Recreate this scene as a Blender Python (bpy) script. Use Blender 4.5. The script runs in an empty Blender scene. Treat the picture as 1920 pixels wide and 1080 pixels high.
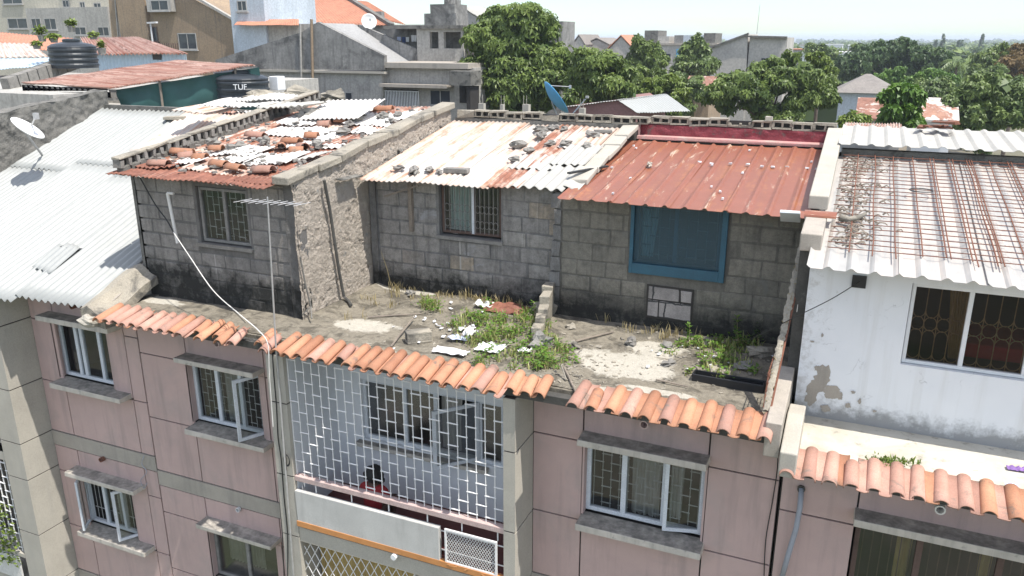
import bpy, math, random
from mathutils import Vector, Matrix, noise
V=Vector
R=random.Random(11)
sc=bpy.context.scene
COL=sc.collection
# ------------------------------------------------------------------ camera geometry (metres)
F=1500.0; PIT=math.atan(468/1500); YAW=math.radians(23.4)
HD=V((-math.sin(YAW),math.cos(YAW),0)); RT=V((math.cos(YAW),math.sin(YAW),0)); UZ=V((0,0,1))
FW=HD*math.cos(PIT)-UZ*math.sin(PIT); UP=HD*math.sin(PIT)+UZ*math.cos(PIT)
CAM=V((0,-10,0))
GZ=-14.0                      # street level
def ray(u,v): return RT*((u-960)/F)-UP*((v-540)/F)+FW
def Yp(u,v,y): d=ray(u,v); return CAM+d*((y-CAM.y)/d.y)
def Xp(u,v,x): d=ray(u,v); return CAM+d*((x-CAM.x)/d.x)
def Zp(u,v,z): d=ray(u,v); return CAM+d*((z-CAM.z)/d.z)
def Pd(u,v,D): return CAM+ray(u,v)*D
def Sl(u,v,y0,z0,s):          # point on the lean-to plane z = z0 + s (y - y0)
    d=ray(u,v); t=(z0+s*(CAM.y-y0)-CAM.z)/(d.z-s*d.y); return CAM+d*t

# ------------------------------------------------------------------ helpers
class MB:
    def __init__(s): s.v=[]; s.f=[]; s.uv=[]; s.c=[]
    def add(s,vs,fs,uvs=None,col=None):
        o=len(s.v); s.v+=[tuple(p) for p in vs]
        for k,f in enumerate(fs):
            s.f.append([i+o for i in f]); s.uv.append(uvs[k] if uvs else None); s.c.append(col)
        return s
    def quad(s,a,b,c,d,col=None): return s.add([a,b,c,d],[[0,1,2,3]],None,col)
    def box(s,x0,x1,y0,y1,z0,z1,j=0,col=None):
        vs=[V((x,y,z)) for z in (z0,z1) for y in (y0,y1) for x in (x0,x1)]
        if j: vs=[p+V((R.uniform(-j,j),R.uniform(-j,j),R.uniform(-j,j))) for p in vs]
        return s.add(vs,[[0,2,3,1],[4,5,7,6],[0,1,5,4],[2,6,7,3],[0,4,6,2],[1,3,7,5]],None,col)
    def obox(s,c,M,sx,sy,sz,j=0,col=None):
        vs=[]
        for z in (-1,1):
            for y in (-1,1):
                for x in (-1,1):
                    p=V((x*sx/2,y*sy/2,z*sz/2))
                    if j: p+=V((R.uniform(-j,j),R.uniform(-j,j),R.uniform(-j,j)))
                    vs.append(V(c)+M@p)
        return s.add(vs,[[0,2,3,1],[4,5,7,6],[0,1,5,4],[2,6,7,3],[0,4,6,2],[1,3,7,5]],None,col)
    def tube(s,pts,r,n=6,caps=True,r2=None):
        pts=[V(p) for p in pts]; rings=[]; vs=[]
        for i,p in enumerate(pts):
            t=(pts[min(i+1,len(pts)-1)]-pts[max(i-1,0)]).normalized()
            a=t.orthogonal() if abs(t.z)>.95 else t.cross(UZ); a.normalize(); b=t.cross(a)
            rr=r if r2 is None else r+(r2-r)*i/(len(pts)-1)
            for k in range(n):
                w=2*math.pi*k/n; vs.append(p+a*rr*math.cos(w)+b*rr*math.sin(w))
        fs=[]
        for i in range(len(pts)-1):
            for k in range(n):
                fs.append([i*n+k,i*n+(k+1)%n,(i+1)*n+(k+1)%n,(i+1)*n+k])
        if caps: fs.append(list(range(n))[::-1]); fs.append([(len(pts)-1)*n+k for k in range(n)])
        return s.add(vs,fs)
    def bar(s,a,b,w,h=None,up=UZ):
        a=V(a);b=V(b);h=h or w;t=(b-a);L=t.length;t.normalize()
        x=t.cross(up)
        if x.length<1e-4: x=t.orthogonal()
        x.normalize(); y=x.cross(t)
        M=Matrix((x,t,y)).transposed()
        return s.obox((a+b)/2,M,w,L,h)
    def prism(s,poly,off):        # extrude a polygon of points by a vector
        n=len(poly); off=V(off); vs=[V(p) for p in poly]+[V(p)+off for p in poly]
        fs=[list(range(n)),[n+k for k in range(n)][::-1]]+[[k,n+k,n+(k+1)%n,(k+1)%n] for k in range(n)]
        return s.add(vs,fs)
    def grid(s,fn,nu,nv,col=None):
        vs=[];uv=[];fs=[];us=[]
        for j in range(nv+1):
            for i in range(nu+1):
                p,t=fn(i/nu,j/nv); vs.append(p); uv.append(t)
        w=nu+1
        for j in range(nv):
            for i in range(nu):
                f=[j*w+i,j*w+i+1,(j+1)*w+i+1,(j+1)*w+i]; fs.append(f); us.append([uv[k] for k in f])
        return s.add(vs,fs,us,col)
    def ball(s,c,r,n=10,m=7,j=0,sz=(1,1,1),seed=0):
        c=V(c); vs=[];fs=[]
        for a in range(m+1):
            th=math.pi*a/m
            for b in range(n):
                ph=2*math.pi*b/n; d=V((math.sin(th)*math.cos(ph),math.sin(th)*math.sin(ph),math.cos(th)))
                k=1+(j*noise.noise(d*1.7+V((seed*3.1,seed,0))) if j else 0)
                vs.append(c+V((d.x*r*sz[0],d.y*r*sz[1],d.z*r*sz[2]))*k)
        for a in range(m):
            for b in range(n): fs.append([a*n+b,(a+1)*n+b,(a+1)*n+(b+1)%n,a*n+(b+1)%n])
        return s.add(vs,fs)
    def lathe(s,c,prof,n=24):
        c=V(c); vs=[];fs=[]
        for (r,z) in prof:
            for k in range(n): w=2*math.pi*k/n; vs.append(c+V((r*math.cos(w),r*math.sin(w),z)))
        for i in range(len(prof)-1):
            for k in range(n): fs.append([i*n+k,i*n+(k+1)%n,(i+1)*n+(k+1)%n,(i+1)*n+k])
        fs.append(list(range(n))[::-1]); fs.append([(len(prof)-1)*n+k for k in range(n)])
        return s.add(vs,fs)
    def build(s,name,mat,parent=None,smooth=False,solid=0,bevel=0,base=None):
        o0=V((0,0,0))
        if parent is not None: o0=wloc(parent)
        if base is not None: o0=V(base)
        me=bpy.data.meshes.new(name)
        me.from_pydata([(p[0]-o0.x,p[1]-o0.y,p[2]-o0.z) for p in s.v],[],s.f)
        if any(u is not None for u in s.uv):
            ul=me.uv_layers.new(name='UVMap'); k=0
            for f,u in zip(s.f,s.uv):
                for q in range(len(f)):
                    ul.data[k].uv=u[q] if u else (0,0); k+=1
        if any(c is not None for c in s.c):
            at=me.color_attributes.new('tint','FLOAT_COLOR','CORNER'); k=0
            for f,c in zip(s.f,s.c):
                c=c if c is not None else .5
                for q in range(len(f)): at.data[k].color=(c,c,c,1); k+=1
        if smooth: me.polygons.foreach_set('use_smooth',[True]*len(me.polygons))
        me.update()
        if isinstance(mat,(list,tuple)):
            for m in mat: me.materials.append(m)
        else: me.materials.append(mat)
        ob=bpy.data.objects.new(name,me); COL.objects.link(ob)
        if parent is not None: ob.parent=parent
        elif base is not None: ob.location=o0
        if solid:
            md=ob.modifiers.new('thick','SOLIDIFY'); md.thickness=solid; md.offset=-1
        if bevel:
            md=ob.modifiers.new('bevel','BEVEL'); md.width=bevel; md.segments=2; md.limit_method='ANGLE'
        return ob
def wloc(o):
    p=V((0,0,0))
    while o is not None: p+=V(o.location); o=o.parent
    return p
def tag(o,label,cat,group=None,kind=None):
    if label: o['label']=label
    if cat: o['category']=cat
    if group: o['group']=group
    if kind: o['kind']=kind
    return o
def thing(name,label,cat,loc=(0,0,0),group=None,kind=None):
    o=bpy.data.objects.new(name,None); COL.objects.link(o); o.location=loc; o.empty_display_size=.2
    return tag(o,label,cat,group,kind)
def centre(mb):
    xs=[p[0] for p in mb.v];ys=[p[1] for p in mb.v];zs=[p[2] for p in mb.v]
    return V(((min(xs)+max(xs))/2,(min(ys)+max(ys))/2,min(zs)))
def single(mb,name,mat,label,cat,group=None,kind=None,**k):
    return tag(mb.build(name,mat,base=centre(mb),**k),label,cat,group,kind)
def structure(mb,name,mat,label,cat,**k): return tag(mb.build(name,mat,**k),label,cat,None,'structure')
def dup(o,loc,rz=0,label=None):
    c=o.copy(); COL.objects.link(c); c.location=loc; c.rotation_euler.z=rz
    if label: c['label']=label
    for ch in o.children:
        q=ch.copy(); COL.objects.link(q); q.parent=c
        for g in ch.children: w=g.copy(); COL.objects.link(w); w.parent=q
    return c
def holes_wall(mb,a0,a1,z0,z1,b0,b1,holes,axis='x'):
    """wall panel spanning a (x or y) and z, front face at b0, back at b1, with rectangular openings and their reveals"""
    As=sorted(set([a0,a1]+[h[0] for h in holes]+[h[1] for h in holes])); Zs=sorted(set([z0,z1]+[h[2] for h in holes]+[h[3] for h in holes]))
    P=(lambda a,b,z:V((a,b,z))) if axis=='x' else (lambda a,b,z:V((b,a,z)))
    inh=lambda a,z: any(h[0]<a<h[1] and h[2]<z<h[3] for h in holes)
    for i in range(len(As)-1):
        for j in range(len(Zs)-1):
            A,B,C,D=As[i],As[i+1],Zs[j],Zs[j+1]
            if inh((A+B)/2,(C+D)/2): continue
            mb.quad(P(A,b0,C),P(B,b0,C),P(B,b0,D),P(A,b0,D)); mb.quad(P(B,b1,C),P(A,b1,C),P(A,b1,D),P(B,b1,D))
    for (A,B,C,D) in holes+[(a0,a1,z0,z1)]:
        mb.quad(P(A,b0,C),P(A,b1,C),P(A,b1,D),P(A,b0,D)); mb.quad(P(B,b1,C),P(B,b0,C),P(B,b0,D),P(B,b1,D))
        mb.quad(P(A,b0,D),P(A,b1,D),P(B,b1,D),P(B,b0,D)); mb.quad(P(A,b1,C),P(A,b0,C),P(B,b0,C),P(B,b1,C))
    return mb

# ------------------------------------------------------------------ materials
def nt(name):
    m=bpy.data.materials.new(name); m.use_nodes=True; t=m.node_tree; b=t.nodes['Principled BSDF']
    b.inputs['Roughness'].default_value=.85
    return m,t,b
def N(t,typ,**k):
    n=t.nodes.new(typ)
    for a,v in k.items():
        if a in n.inputs.keys() if False else False: pass
        setattr(n,a,v)
    return n
def rgb(c): return (c[0],c[1],c[2],1)
def noise_n(t,vec,scale,detail=5,rough=.6,dist=0):
    n=t.nodes.new('ShaderNodeTexNoise'); n.inputs['Scale'].default_value=scale; n.inputs['Detail'].default_value=detail
    n.inputs['Roughness'].default_value=rough; n.inputs['Distortion'].default_value=dist
    if vec is not None: t.links.new(vec,n.inputs['Vector'])
    return n.outputs['Fac']
def ramp(t,fac,a,b,c0=(0,0,0),c1=(1,1,1)):
    n=t.nodes.new('ShaderNodeValToRGB'); t.links.new(fac,n.inputs[0])
    n.color_ramp.elements[0].position=a; n.color_ramp.elements[1].position=b
    n.color_ramp.elements[0].color=rgb(c0); n.color_ramp.elements[1].color=rgb(c1)
    return n.outputs[0]
def mix(t,fac,a,b,blend='MIX'):
    n=t.nodes.new('ShaderNodeMix'); n.data_type='RGBA'; n.blend_type=blend
    for s,v in ((0,fac),(6,a),(7,b)):
        if isinstance(v,(int,float)): n.inputs[s].default_value=v
        elif isinstance(v,tuple): n.inputs[s].default_value=rgb(v)
        else: t.links.new(v,n.inputs[s])
    return n.outputs[2]
def mth(t,op,a,b=None):
    n=t.nodes.new('ShaderNodeMath'); n.operation=op
    for i,v in enumerate((a,b)):
        if v is None: continue
        if isinstance(v,(int,float)): n.inputs[i].default_value=v
        else: t.links.new(v,n.inputs[i])
    return n.outputs[0]
def pos(t,sc=(1,1,1),uv=False,rnd=0):
    if uv: n=t.nodes.new('ShaderNodeUVMap'); o=n.outputs[0]
    else: n=t.nodes.new('ShaderNodeNewGeometry'); o=n.outputs['Position']
    m=t.nodes.new('ShaderNodeMapping'); t.links.new(o,m.inputs[0]); m.inputs['Scale'].default_value=sc
    if rnd:
        oi=t.nodes.new('ShaderNodeObjectInfo'); cx=t.nodes.new('ShaderNodeCombineXYZ')
        k=mth(t,'MULTIPLY',oi.outputs['Random'],rnd)
        for i in range(3): t.links.new(k,cx.inputs[i])
        t.links.new(cx.outputs[0],m.inputs['Location'])
    return m.outputs[0]
def bump(t,b,h,strength,dist=.02):
    n=t.nodes.new('ShaderNodeBump'); n.inputs['Strength'].default_value=strength; n.inputs['Distance'].default_value=dist
    t.links.new(h,n.inputs['Height']); t.links.new(n.outputs[0],b.inputs['Normal'])
def setc(t,b,c): t.links.new(c,b.inputs['Base Color'])

def mat_rough(name,c1,c2,scale=2.,c3=None,c3lo=.55,c3hi=.7,fine=60,bumps=.35,rough=.88,streak=None,samt=.5,dist=.02,rnd=0,tint=False):
    """mottled mineral surface: two tones in patches, third tone as stains, fine grain, run-off streaks"""
    m,t,b=nt(name); p=pos(t,rnd=rnd)
    col=mix(t,ramp(t,noise_n(t,p,scale,8,.65),.35,.68),c1,c2)
    col=mix(t,ramp(t,noise_n(t,p,fine,3),.3,.75),col,mix(t,.35,col,(0.02,0.02,0.02)))
    if tint:
        at=t.nodes.new('ShaderNodeAttribute'); at.attribute_name='tint'; col=mix(t,ramp(t,at.outputs['Fac'],0,1,(.62,.60,.60),(1.12,1.10,1.12)),(0,0,0),col,'MIX') if False else mix(t,1.,col,ramp(t,at.outputs['Fac'],0,1,(.66,.66,.70),(1.,1.04,1.12)),'MULTIPLY')
    if c3 is not None: col=mix(t,ramp(t,noise_n(t,p,scale*.9,9,.7,.6),c3lo,c3hi),col,c3)
    if streak is not None:
        q=pos(t,(5,5,.45),rnd=rnd); col=mix(t,mth(t,'MULTIPLY',ramp(t,noise_n(t,q,1.,6,.6),.5,.75),samt),col,streak)
    setc(t,b,col); b.inputs['Roughness'].default_value=rough
    bump(t,b,noise_n(t,p,fine*.35,6,.7),bumps,dist)
    return m
def mat_plain(name,c,var=.25,scale=8,rough=.6,metal=0,bumps=.1,spec=.5):
    m,t,b=nt(name); p=pos(t)
    setc(t,b,mix(t,ramp(t,noise_n(t,p,scale,6,.6),.3,.75),c,tuple(x*(1-var) for x in c)))
    b.inputs['Roughness'].default_value=rough; b.inputs['Metallic'].default_value=metal; b.inputs['Specular IOR Level'].default_value=spec
    if bumps: bump(t,b,noise_n(t,p,scale*3,4),bumps,.01)
    return m
def mat_blocks(name,axis,bw,bh,c1,c2,mortar,moldz,mold=(.018,.019,.018),moldh=.35,oz=0,ox=0,plaster=None,plo=.55,wash=None,dark=None):
    m,t,b=nt(name); g=t.nodes.new('ShaderNodeNewGeometry'); s=t.nodes.new('ShaderNodeSeparateXYZ'); t.links.new(g.outputs['Position'],s.inputs[0])
    c=t.nodes.new('ShaderNodeCombineXYZ')
    nx=noise_n(t,g.outputs['Position'],2.2,4); nz=noise_n(t,g.outputs['Position'],3.1,5,.7)
    a=mth(t,'ADD',mth(t,'ADD',s.outputs[axis],ox),mth(t,'MULTIPLY',mth(t,'SUBTRACT',nx,.5),.16))
    z=mth(t,'ADD',mth(t,'ADD',s.outputs[2],oz),mth(t,'MULTIPLY',mth(t,'SUBTRACT',nz,.5),.09))
    t.links.new(a,c.inputs[0]); t.links.new(z,c.inputs[1])
    br=t.nodes.new('ShaderNodeTexBrick'); t.links.new(c.outputs[0],br.inputs['Vector'])
    br.inputs['Scale'].default_value=1; br.inputs['Brick Width'].default_value=bw; br.inputs['Row Height'].default_value=bh
    br.inputs['Mortar Size'].default_value=.014; br.inputs['Mortar Smooth'].default_value=.35
    br.inputs['Color1'].default_value=rgb(c1); br.inputs['Color2'].default_value=rgb(c2); br.inputs['Mortar'].default_value=rgb(mortar)
    P=g.outputs['Position']
    col=br.outputs['Color']
    col=mix(t,ramp(t,noise_n(t,P,4.,8,.7),.4,.7),col,mix(t,.45,col,(.05,.05,.048)))
    col=mix(t,ramp(t,noise_n(t,P,90,2),.35,.8),col,mix(t,.35,col,(.02,.02,.02)))
    h=br.outputs['Fac']
    if plaster is not None:
        f=ramp(t,noise_n(t,P,1.3,7,.65,.4),plo,plo+.05); col=mix(t,f,col,plaster); h=mth(t,'MULTIPLY',h,mth(t,'SUBTRACT',1,f))
    q=pos(t,(6,6,.5))
    col=mix(t,mth(t,'MULTIPLY',ramp(t,noise_n(t,q,1.,6,.6),.52,.78),.55),col,(.03,.03,.028))
    if wash is not None:
        q=pos(t,(9,9,.35)); col=mix(t,mth(t,'MULTIPLY',ramp(t,noise_n(t,q,1.3,5,.5),.66,.74),.6),col,wash)
    # black algae tide mark with a ragged outline
    e=mth(t,'SUBTRACT',mth(t,'ADD',s.outputs[2],mth(t,'MULTIPLY',mth(t,'SUBTRACT',noise_n(t,P,1.9,8,.72),.5),-1.0)),moldz)
    mk=mth(t,'SUBTRACT',1,mth(t,'DIVIDE',e,moldh)); mk=ramp(t,mk,.15,.9)
    mk=mth(t,'MULTIPLY',mk,ramp(t,br.outputs['Fac'],.0,1.,(1,1,1),(.55,.55,.55)))
    col=mix(t,mk,col,mold)
    setc(t,b,col); b.inputs['Roughness'].default_value=.92
    hh=mth(t,'ADD',mth(t,'MULTIPLY',h,-1.),mth(t,'MULTIPLY',noise_n(t,P,38,7,.75),.8))
    bump(t,b,hh,.75,.02)
    return m
def mat_sheet(name,base,rust,amt=.5,stain=(.62,.42,.30),samt=.45,rough=.45,metal=0.,chip=None,sscale=(7,.5,1),rscale=2.2,chiplo=.60):
    """metal or cement sheet: coating weathered along the fall of the roof, rust breaking through"""
    m,t,b=nt(name); q=pos(t,sscale,uv=True,rnd=37); p=pos(t,(1,1,1),uv=True,rnd=53)
    n1=noise_n(t,q,1.,7,.65,.3); n2=noise_n(t,p,rscale,9,.72,.5)
    col=mix(t,ramp(t,noise_n(t,p,5,6),.3,.7),base,tuple(x*.88 for x in base))
    col=mix(t,mth(t,'MULTIPLY',ramp(t,n1,.42,.7),samt),col,stain)
    k=mth(t,'ADD',mth(t,'MULTIPLY',n1,.5),mth(t,'MULTIPLY',n2,.5))
    lo=.72-.42*amt
    rf=ramp(t,k,lo,lo+.12)
    rc=mix(t,ramp(t,noise_n(t,p,9,6,.7),.35,.7),rust,tuple(x*.55 for x in rust))
    col=mix(t,rf,col,rc)
    if chip is not None: col=mix(t,ramp(t,noise_n(t,pos(t,(2.6,.42,1),uv=True,rnd=71),2.1,10,.78,.5),chiplo,chiplo+.05),col,chip)
    setc(t,b,col); b.inputs['Roughness'].default_value=rough; b.inputs['Metallic'].default_value=metal
    bump(t,b,noise_n(t,p,25,5),.15,.006)
    return m
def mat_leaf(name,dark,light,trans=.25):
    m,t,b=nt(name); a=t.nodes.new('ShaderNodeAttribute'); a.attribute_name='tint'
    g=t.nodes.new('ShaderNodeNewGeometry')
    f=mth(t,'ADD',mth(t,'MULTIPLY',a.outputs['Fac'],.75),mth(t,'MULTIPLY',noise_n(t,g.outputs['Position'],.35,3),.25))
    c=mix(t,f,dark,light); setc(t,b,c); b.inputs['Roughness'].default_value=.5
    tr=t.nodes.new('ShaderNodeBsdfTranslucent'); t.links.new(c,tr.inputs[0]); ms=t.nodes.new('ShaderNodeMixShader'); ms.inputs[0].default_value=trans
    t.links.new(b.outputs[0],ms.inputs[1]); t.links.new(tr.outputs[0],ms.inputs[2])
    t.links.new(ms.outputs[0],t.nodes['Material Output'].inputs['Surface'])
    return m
def mat_glass(name,tint=(.55,.6,.6),gl=.22,rough=.03):
    m,t,b=nt(name); tr=t.nodes.new('ShaderNodeBsdfTransparent'); tr.inputs[0].default_value=rgb(tint)
    gs=t.nodes.new('ShaderNodeBsdfGlossy'); gs.inputs['Roughness'].default_value=rough; gs.inputs[0].default_value=(.9,.95,1,1)
    ms=t.nodes.new('ShaderNodeMixShader'); ms.inputs[0].default_value=gl
    t.links.new(tr.outputs[0],ms.inputs[1]); t.links.new(gs.outputs[0],ms.inputs[2]); t.links.new(ms.outputs[0],t.nodes['Material Output'].inputs['Surface'])
    return m

def mat_masonry(name,c1,c2,moldz,moldh,warm=None,smear=None,slo=.56,wash=None,tint=True,rend=None):
    """weathered block faces (tone per block) or their mortar, with smears, run-off and a ragged black algae band"""
    m,t,b=nt(name); P=pos(t); g=t.nodes.new('ShaderNodeNewGeometry'); s=t.nodes.new('ShaderNodeSeparateXYZ'); t.links.new(P,s.inputs[0])
    if tint:
        a=t.nodes.new('ShaderNodeAttribute'); a.attribute_name='tint'; f=a.outputs['Fac']
    else: f=noise_n(t,P,3,5)
    c=mix(t,f,c1,c2)
    if warm is not None: c=mix(t,mth(t,'MULTIPLY',ramp(t,f,.78,.9),ramp(t,noise_n(t,P,2,4),.3,.6)),c,warm)
    c=mix(t,ramp(t,noise_n(t,P,7,9,.75),.42,.68),c,mix(t,.5,c,(.06,.058,.052)))
    c=mix(t,ramp(t,noise_n(t,P,80,3,.7),.38,.75),c,mix(t,.4,c,(.03,.03,.03)))
    if smear is not None: c=mix(t,ramp(t,noise_n(t,P,1.7,8,.68,.6),slo,slo+.07),c,smear)
    q=pos(t,(6,6,.45)); c=mix(t,mth(t,'MULTIPLY',ramp(t,noise_n(t,q,1.,6,.62),.52,.76),.6),c,(.045,.043,.04))
    if wash is not None:
        q=pos(t,(10,10,.3)); c=mix(t,mth(t,'MULTIPLY',ramp(t,noise_n(t,q,1.3,5,.5),.66,.73),.65),c,wash)
    e=mth(t,'SUBTRACT',mth(t,'ADD',s.outputs[2],mth(t,'MULTIPLY',mth(t,'SUBTRACT',noise_n(t,P,1.6,9,.75),.5),-1.3)),moldz)
    k=ramp(t,mth(t,'SUBTRACT',1,mth(t,'DIVIDE',e,moldh)),.1,.95); k=mth(t,'MULTIPLY',k,ramp(t,noise_n(t,P,5,7,.7),.28,.5,(.55,.55,.55),(1,1,1)))
    c=mix(t,k,c,(.02,.02,.018)); setc(t,b,c); b.inputs['Roughness'].default_value=.93
    bump(t,b,mth(t,'ADD',noise_n(t,P,34,8,.78),mth(t,'MULTIPLY',noise_n(t,P,6,5,.6),.8)),.9,.022); return m
MT={}
MT['pink']=mat_rough('pink_pebbledash',(.60,.43,.395),(.52,.375,.345),1.1,c3=(.40,.315,.29),c3lo=.50,c3hi=.72,fine=190,bumps=.5,streak=(.27,.215,.20),samt=.6,dist=.006)
MT['groove']=mat_plain('dark_groove',(.03,.026,.024),.2)
MT['cement']=mat_rough('grey_cement',(.46,.41,.35),(.37,.335,.29),1.6,c3=(.16,.155,.145),c3lo=.58,c3hi=.8,fine=90,bumps=.3,streak=(.13,.125,.12),samt=.35,dist=.008)
MT['cementpale']=mat_rough('pale_cement',(.50,.465,.40),(.42,.39,.335),1.3,c3=(.30,.29,.26),c3lo=.6,c3hi=.8,fine=90,bumps=.25,streak=(.28,.27,.25),samt=.3,dist=.006)
def mat_lintel():
    m,t,b=nt('weathered_lintel'); P=pos(t); g=t.nodes.new('ShaderNodeNewGeometry'); sp=t.nodes.new('ShaderNodeSeparateXYZ'); t.links.new(g.outputs['Normal'],sp.inputs[0])
    c=mix(t,ramp(t,noise_n(t,P,3,8,.65),.35,.7),(.56,.51,.45),(.44,.405,.355)); c=mix(t,ramp(t,noise_n(t,P,7,8,.7),.58,.72),c,(.24,.22,.19))
    # dirt settles on the upper face
    k=mth(t,'MULTIPLY',ramp(t,sp.outputs[2],.5,.9),ramp(t,noise_n(t,P,5,7,.7),.3,.62)); c=mix(t,k,c,(.19,.18,.16))
    q=pos(t,(9,9,.8)); c=mix(t,mth(t,'MULTIPLY',ramp(t,noise_n(t,q,1.,6,.6),.5,.75),.5),c,(.2,.185,.16))
    setc(t,b,c); b.inputs['Roughness'].default_value=.92; bump(t,b,noise_n(t,P,30,6,.7),.5,.012); return m
MT['lintel']=mat_lintel()
MT['coping']=mat_rough('broken_coping',(.40,.36,.29),(.29,.265,.22),1.9,c3=(.09,.085,.075),c3lo=.52,c3hi=.66,fine=45,bumps=.7,dist=.03)
def mat_ruin():
    m,t,b=nt('crumbled_render'); P=pos(t)
    n1=noise_n(t,P,3.2,8,.68,.4); n2=noise_n(t,P,13,8,.75,.6); n3=noise_n(t,P,40,5,.7)
    c=mix(t,ramp(t,n1,.36,.66),(.64,.565,.48),(.49,.43,.365)); c=mix(t,ramp(t,n2,.59,.66),c,(.20,.175,.15)); c=mix(t,ramp(t,noise_n(t,P,5,8,.7),.60,.68),c,(.33,.335,.33)); c=mix(t,ramp(t,n3,.64,.76),c,(.2,.175,.15))
    q=pos(t,(5,5,.5)); c=mix(t,mth(t,'MULTIPLY',ramp(t,noise_n(t,q,1.,6,.6),.55,.75),.4),c,(.2,.18,.16))
    setc(t,b,c); b.inputs['Roughness'].default_value=.95
    bump(t,b,mth(t,'ADD',mth(t,'MULTIPLY',ramp(t,n2,.35,.65),1.),mth(t,'MULTIPLY',n3,.6)),1.,.045); return m
MT['ruinwall']=mat_ruin()
MT['whitesheet']=mat_sheet('weathered_white_sheet',(.62,.61,.59),(.36,.19,.12),.30,(.58,.50,.43),.6,.5)
MT['stone']=mat_rough('grey_stone',(.30,.285,.26),(.19,.18,.165),5,c3=(.12,.12,.11),c3lo=.55,c3hi=.75,fine=60,bumps=.6,rnd=9)
MT['darkstone']=mat_rough('dark_mouldy_blockwork',(.22,.21,.19),(.14,.135,.12),2.5,c3=(.05,.05,.046),c3lo=.5,c3hi=.65,fine=40,bumps=.8,dist=.03)
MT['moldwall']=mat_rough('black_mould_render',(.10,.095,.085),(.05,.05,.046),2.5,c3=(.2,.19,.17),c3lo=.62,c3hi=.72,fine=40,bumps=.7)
MT['tile']=mat_rough('terracotta_tile',(.62,.30,.165),(.52,.235,.125),3.4,c3=(.20,.135,.10),c3lo=.565,c3hi=.66,fine=80,bumps=.35,rough=.8,rnd=21,dist=.006,tint=True)
MT['tilepink']=mat_rough('terracotta_tile_pinkish',(.62,.345,.25),(.52,.28,.195),3.4,c3=(.21,.16,.13),c3lo=.56,c3hi=.66,fine=80,bumps=.35,rough=.8,rnd=21,dist=.006,tint=True)
MT['whitewall']=mat_rough('white_painted_wall',(.82,.83,.85),(.76,.78,.81),.9,c3=(.58,.60,.63),c3lo=.62,c3hi=.85,fine=400,bumps=.05,streak=(.5,.53,.57),samt=.3,dist=.005)
def mat_whitewall():
    m,t,b=nt('weathered_white_wall'); P=pos(t); g=t.nodes.new('ShaderNodeNewGeometry'); sp=t.nodes.new('ShaderNodeSeparateXYZ'); t.links.new(g.outputs['Position'],sp.inputs[0])
    c=mix(t,ramp(t,noise_n(t,P,.8,7,.6),.35,.7),(.76,.77,.79),(.68,.70,.73))
    q=pos(t,(7,7,.35)); c=mix(t,mth(t,'MULTIPLY',ramp(t,noise_n(t,q,1.,6,.6),.52,.78),.45),c,(.50,.49,.46))
    n=noise_n(t,P,2.6,9,.74,.3); n2=noise_n(t,P,9,8,.75)
    # rising damp: ragged grey mould along the foot and the left corner, flaked paint
    e=mth(t,'SUBTRACT',mth(t,'ADD',mth(t,'MULTIPLY',n,.55),mth(t,'MULTIPLY',n2,.5)),mth(t,'MULTIPLY',mth(t,'ADD',sp.outputs[2],4.94),1.05))
    c=mix(t,mth(t,'MULTIPLY',ramp(t,e,.22,.44),.75),c,(.16,.16,.15))
    e2=mth(t,'SUBTRACT',n2,mth(t,'MULTIPLY',mth(t,'ADD',sp.outputs[0],.42),.55)); c=mix(t,mth(t,'MULTIPLY',ramp(t,e2,.42,.56),.5),c,(.42,.41,.39))
    vo=t.nodes.new('ShaderNodeTexVoronoi'); vo.feature='DISTANCE_TO_EDGE'; vo.inputs['Scale'].default_value=.9
    d=t.nodes.new('ShaderNodeVectorMath'); d.operation='ADD'; t.links.new(P,d.inputs[0]); nn=t.nodes.new('ShaderNodeTexNoise'); nn.inputs['Scale'].default_value=3; nn.inputs['Detail'].default_value=6; t.links.new(P,nn.inputs['Vector']); t.links.new(nn.outputs['Color'],d.inputs[1]); t.links.new(d.outputs[0],vo.inputs['Vector'])
    cr=mth(t,'MULTIPLY',ramp(t,vo.outputs['Distance'],0,.006,(1,1,1),(0,0,0)),ramp(t,n,.5,.6)); c=mix(t,mth(t,'MULTIPLY',cr,.6),c,(.25,.25,.25))
    setc(t,b,c); b.inputs['Roughness'].default_value=.8; bump(t,b,n2,.08,.01); return m
MT['whitewallC']=mat_whitewall()
MT['glassdark']=mat_glass('brown_shaded_glass',(.5,.46,.44),.035)
MT['white']=mat_plain('white_paint',(.74,.75,.76),.12,10,.5)
MT['framepaint']=mat_rough('flaking_window_paint',(.72,.75,.79),(.62,.65,.69),5,c3=(.34,.32,.30),c3lo=.66,c3hi=.74,fine=80,bumps=.2,dist=.004)
MT['oldframe']=mat_rough('weathered_grey_wood',(.30,.29,.275),(.2,.19,.18),6,c3=(.1,.09,.085),c3lo=.55,c3hi=.75,fine=60,bumps=.4)
MT['brownframe']=mat_rough('brown_wood',(.16,.10,.08),(.10,.065,.052),5,fine=50,bumps=.3)
MT['grille']=mat_plain('grille_paint',(.55,.54,.52),.35,20,.55)
MT['whitegrille']=mat_plain('white_grille_paint',(.80,.79,.78),.2,15,.5)
MT['ochre']=mat_plain('ochre_grille',(.36,.26,.13),.35,20,.55)
MT['glass']=mat_glass('window_glass',(.62,.66,.66),.10)
MT['glassdull']=mat_glass('dusty_glass',(.5,.52,.5),.2,.2)
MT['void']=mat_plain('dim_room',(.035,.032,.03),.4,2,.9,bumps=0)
MT['curtain']=mat_plain('pale_curtain',(.50,.48,.44),.3,3,.9)
MT['curtaingreen']=mat_plain('pale_green_curtain',(.62,.76,.73),.3,3,.9)
MT['curtainochre']=mat_plain('ochre_curtain',(.42,.31,.12),.3,3,.9)
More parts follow.
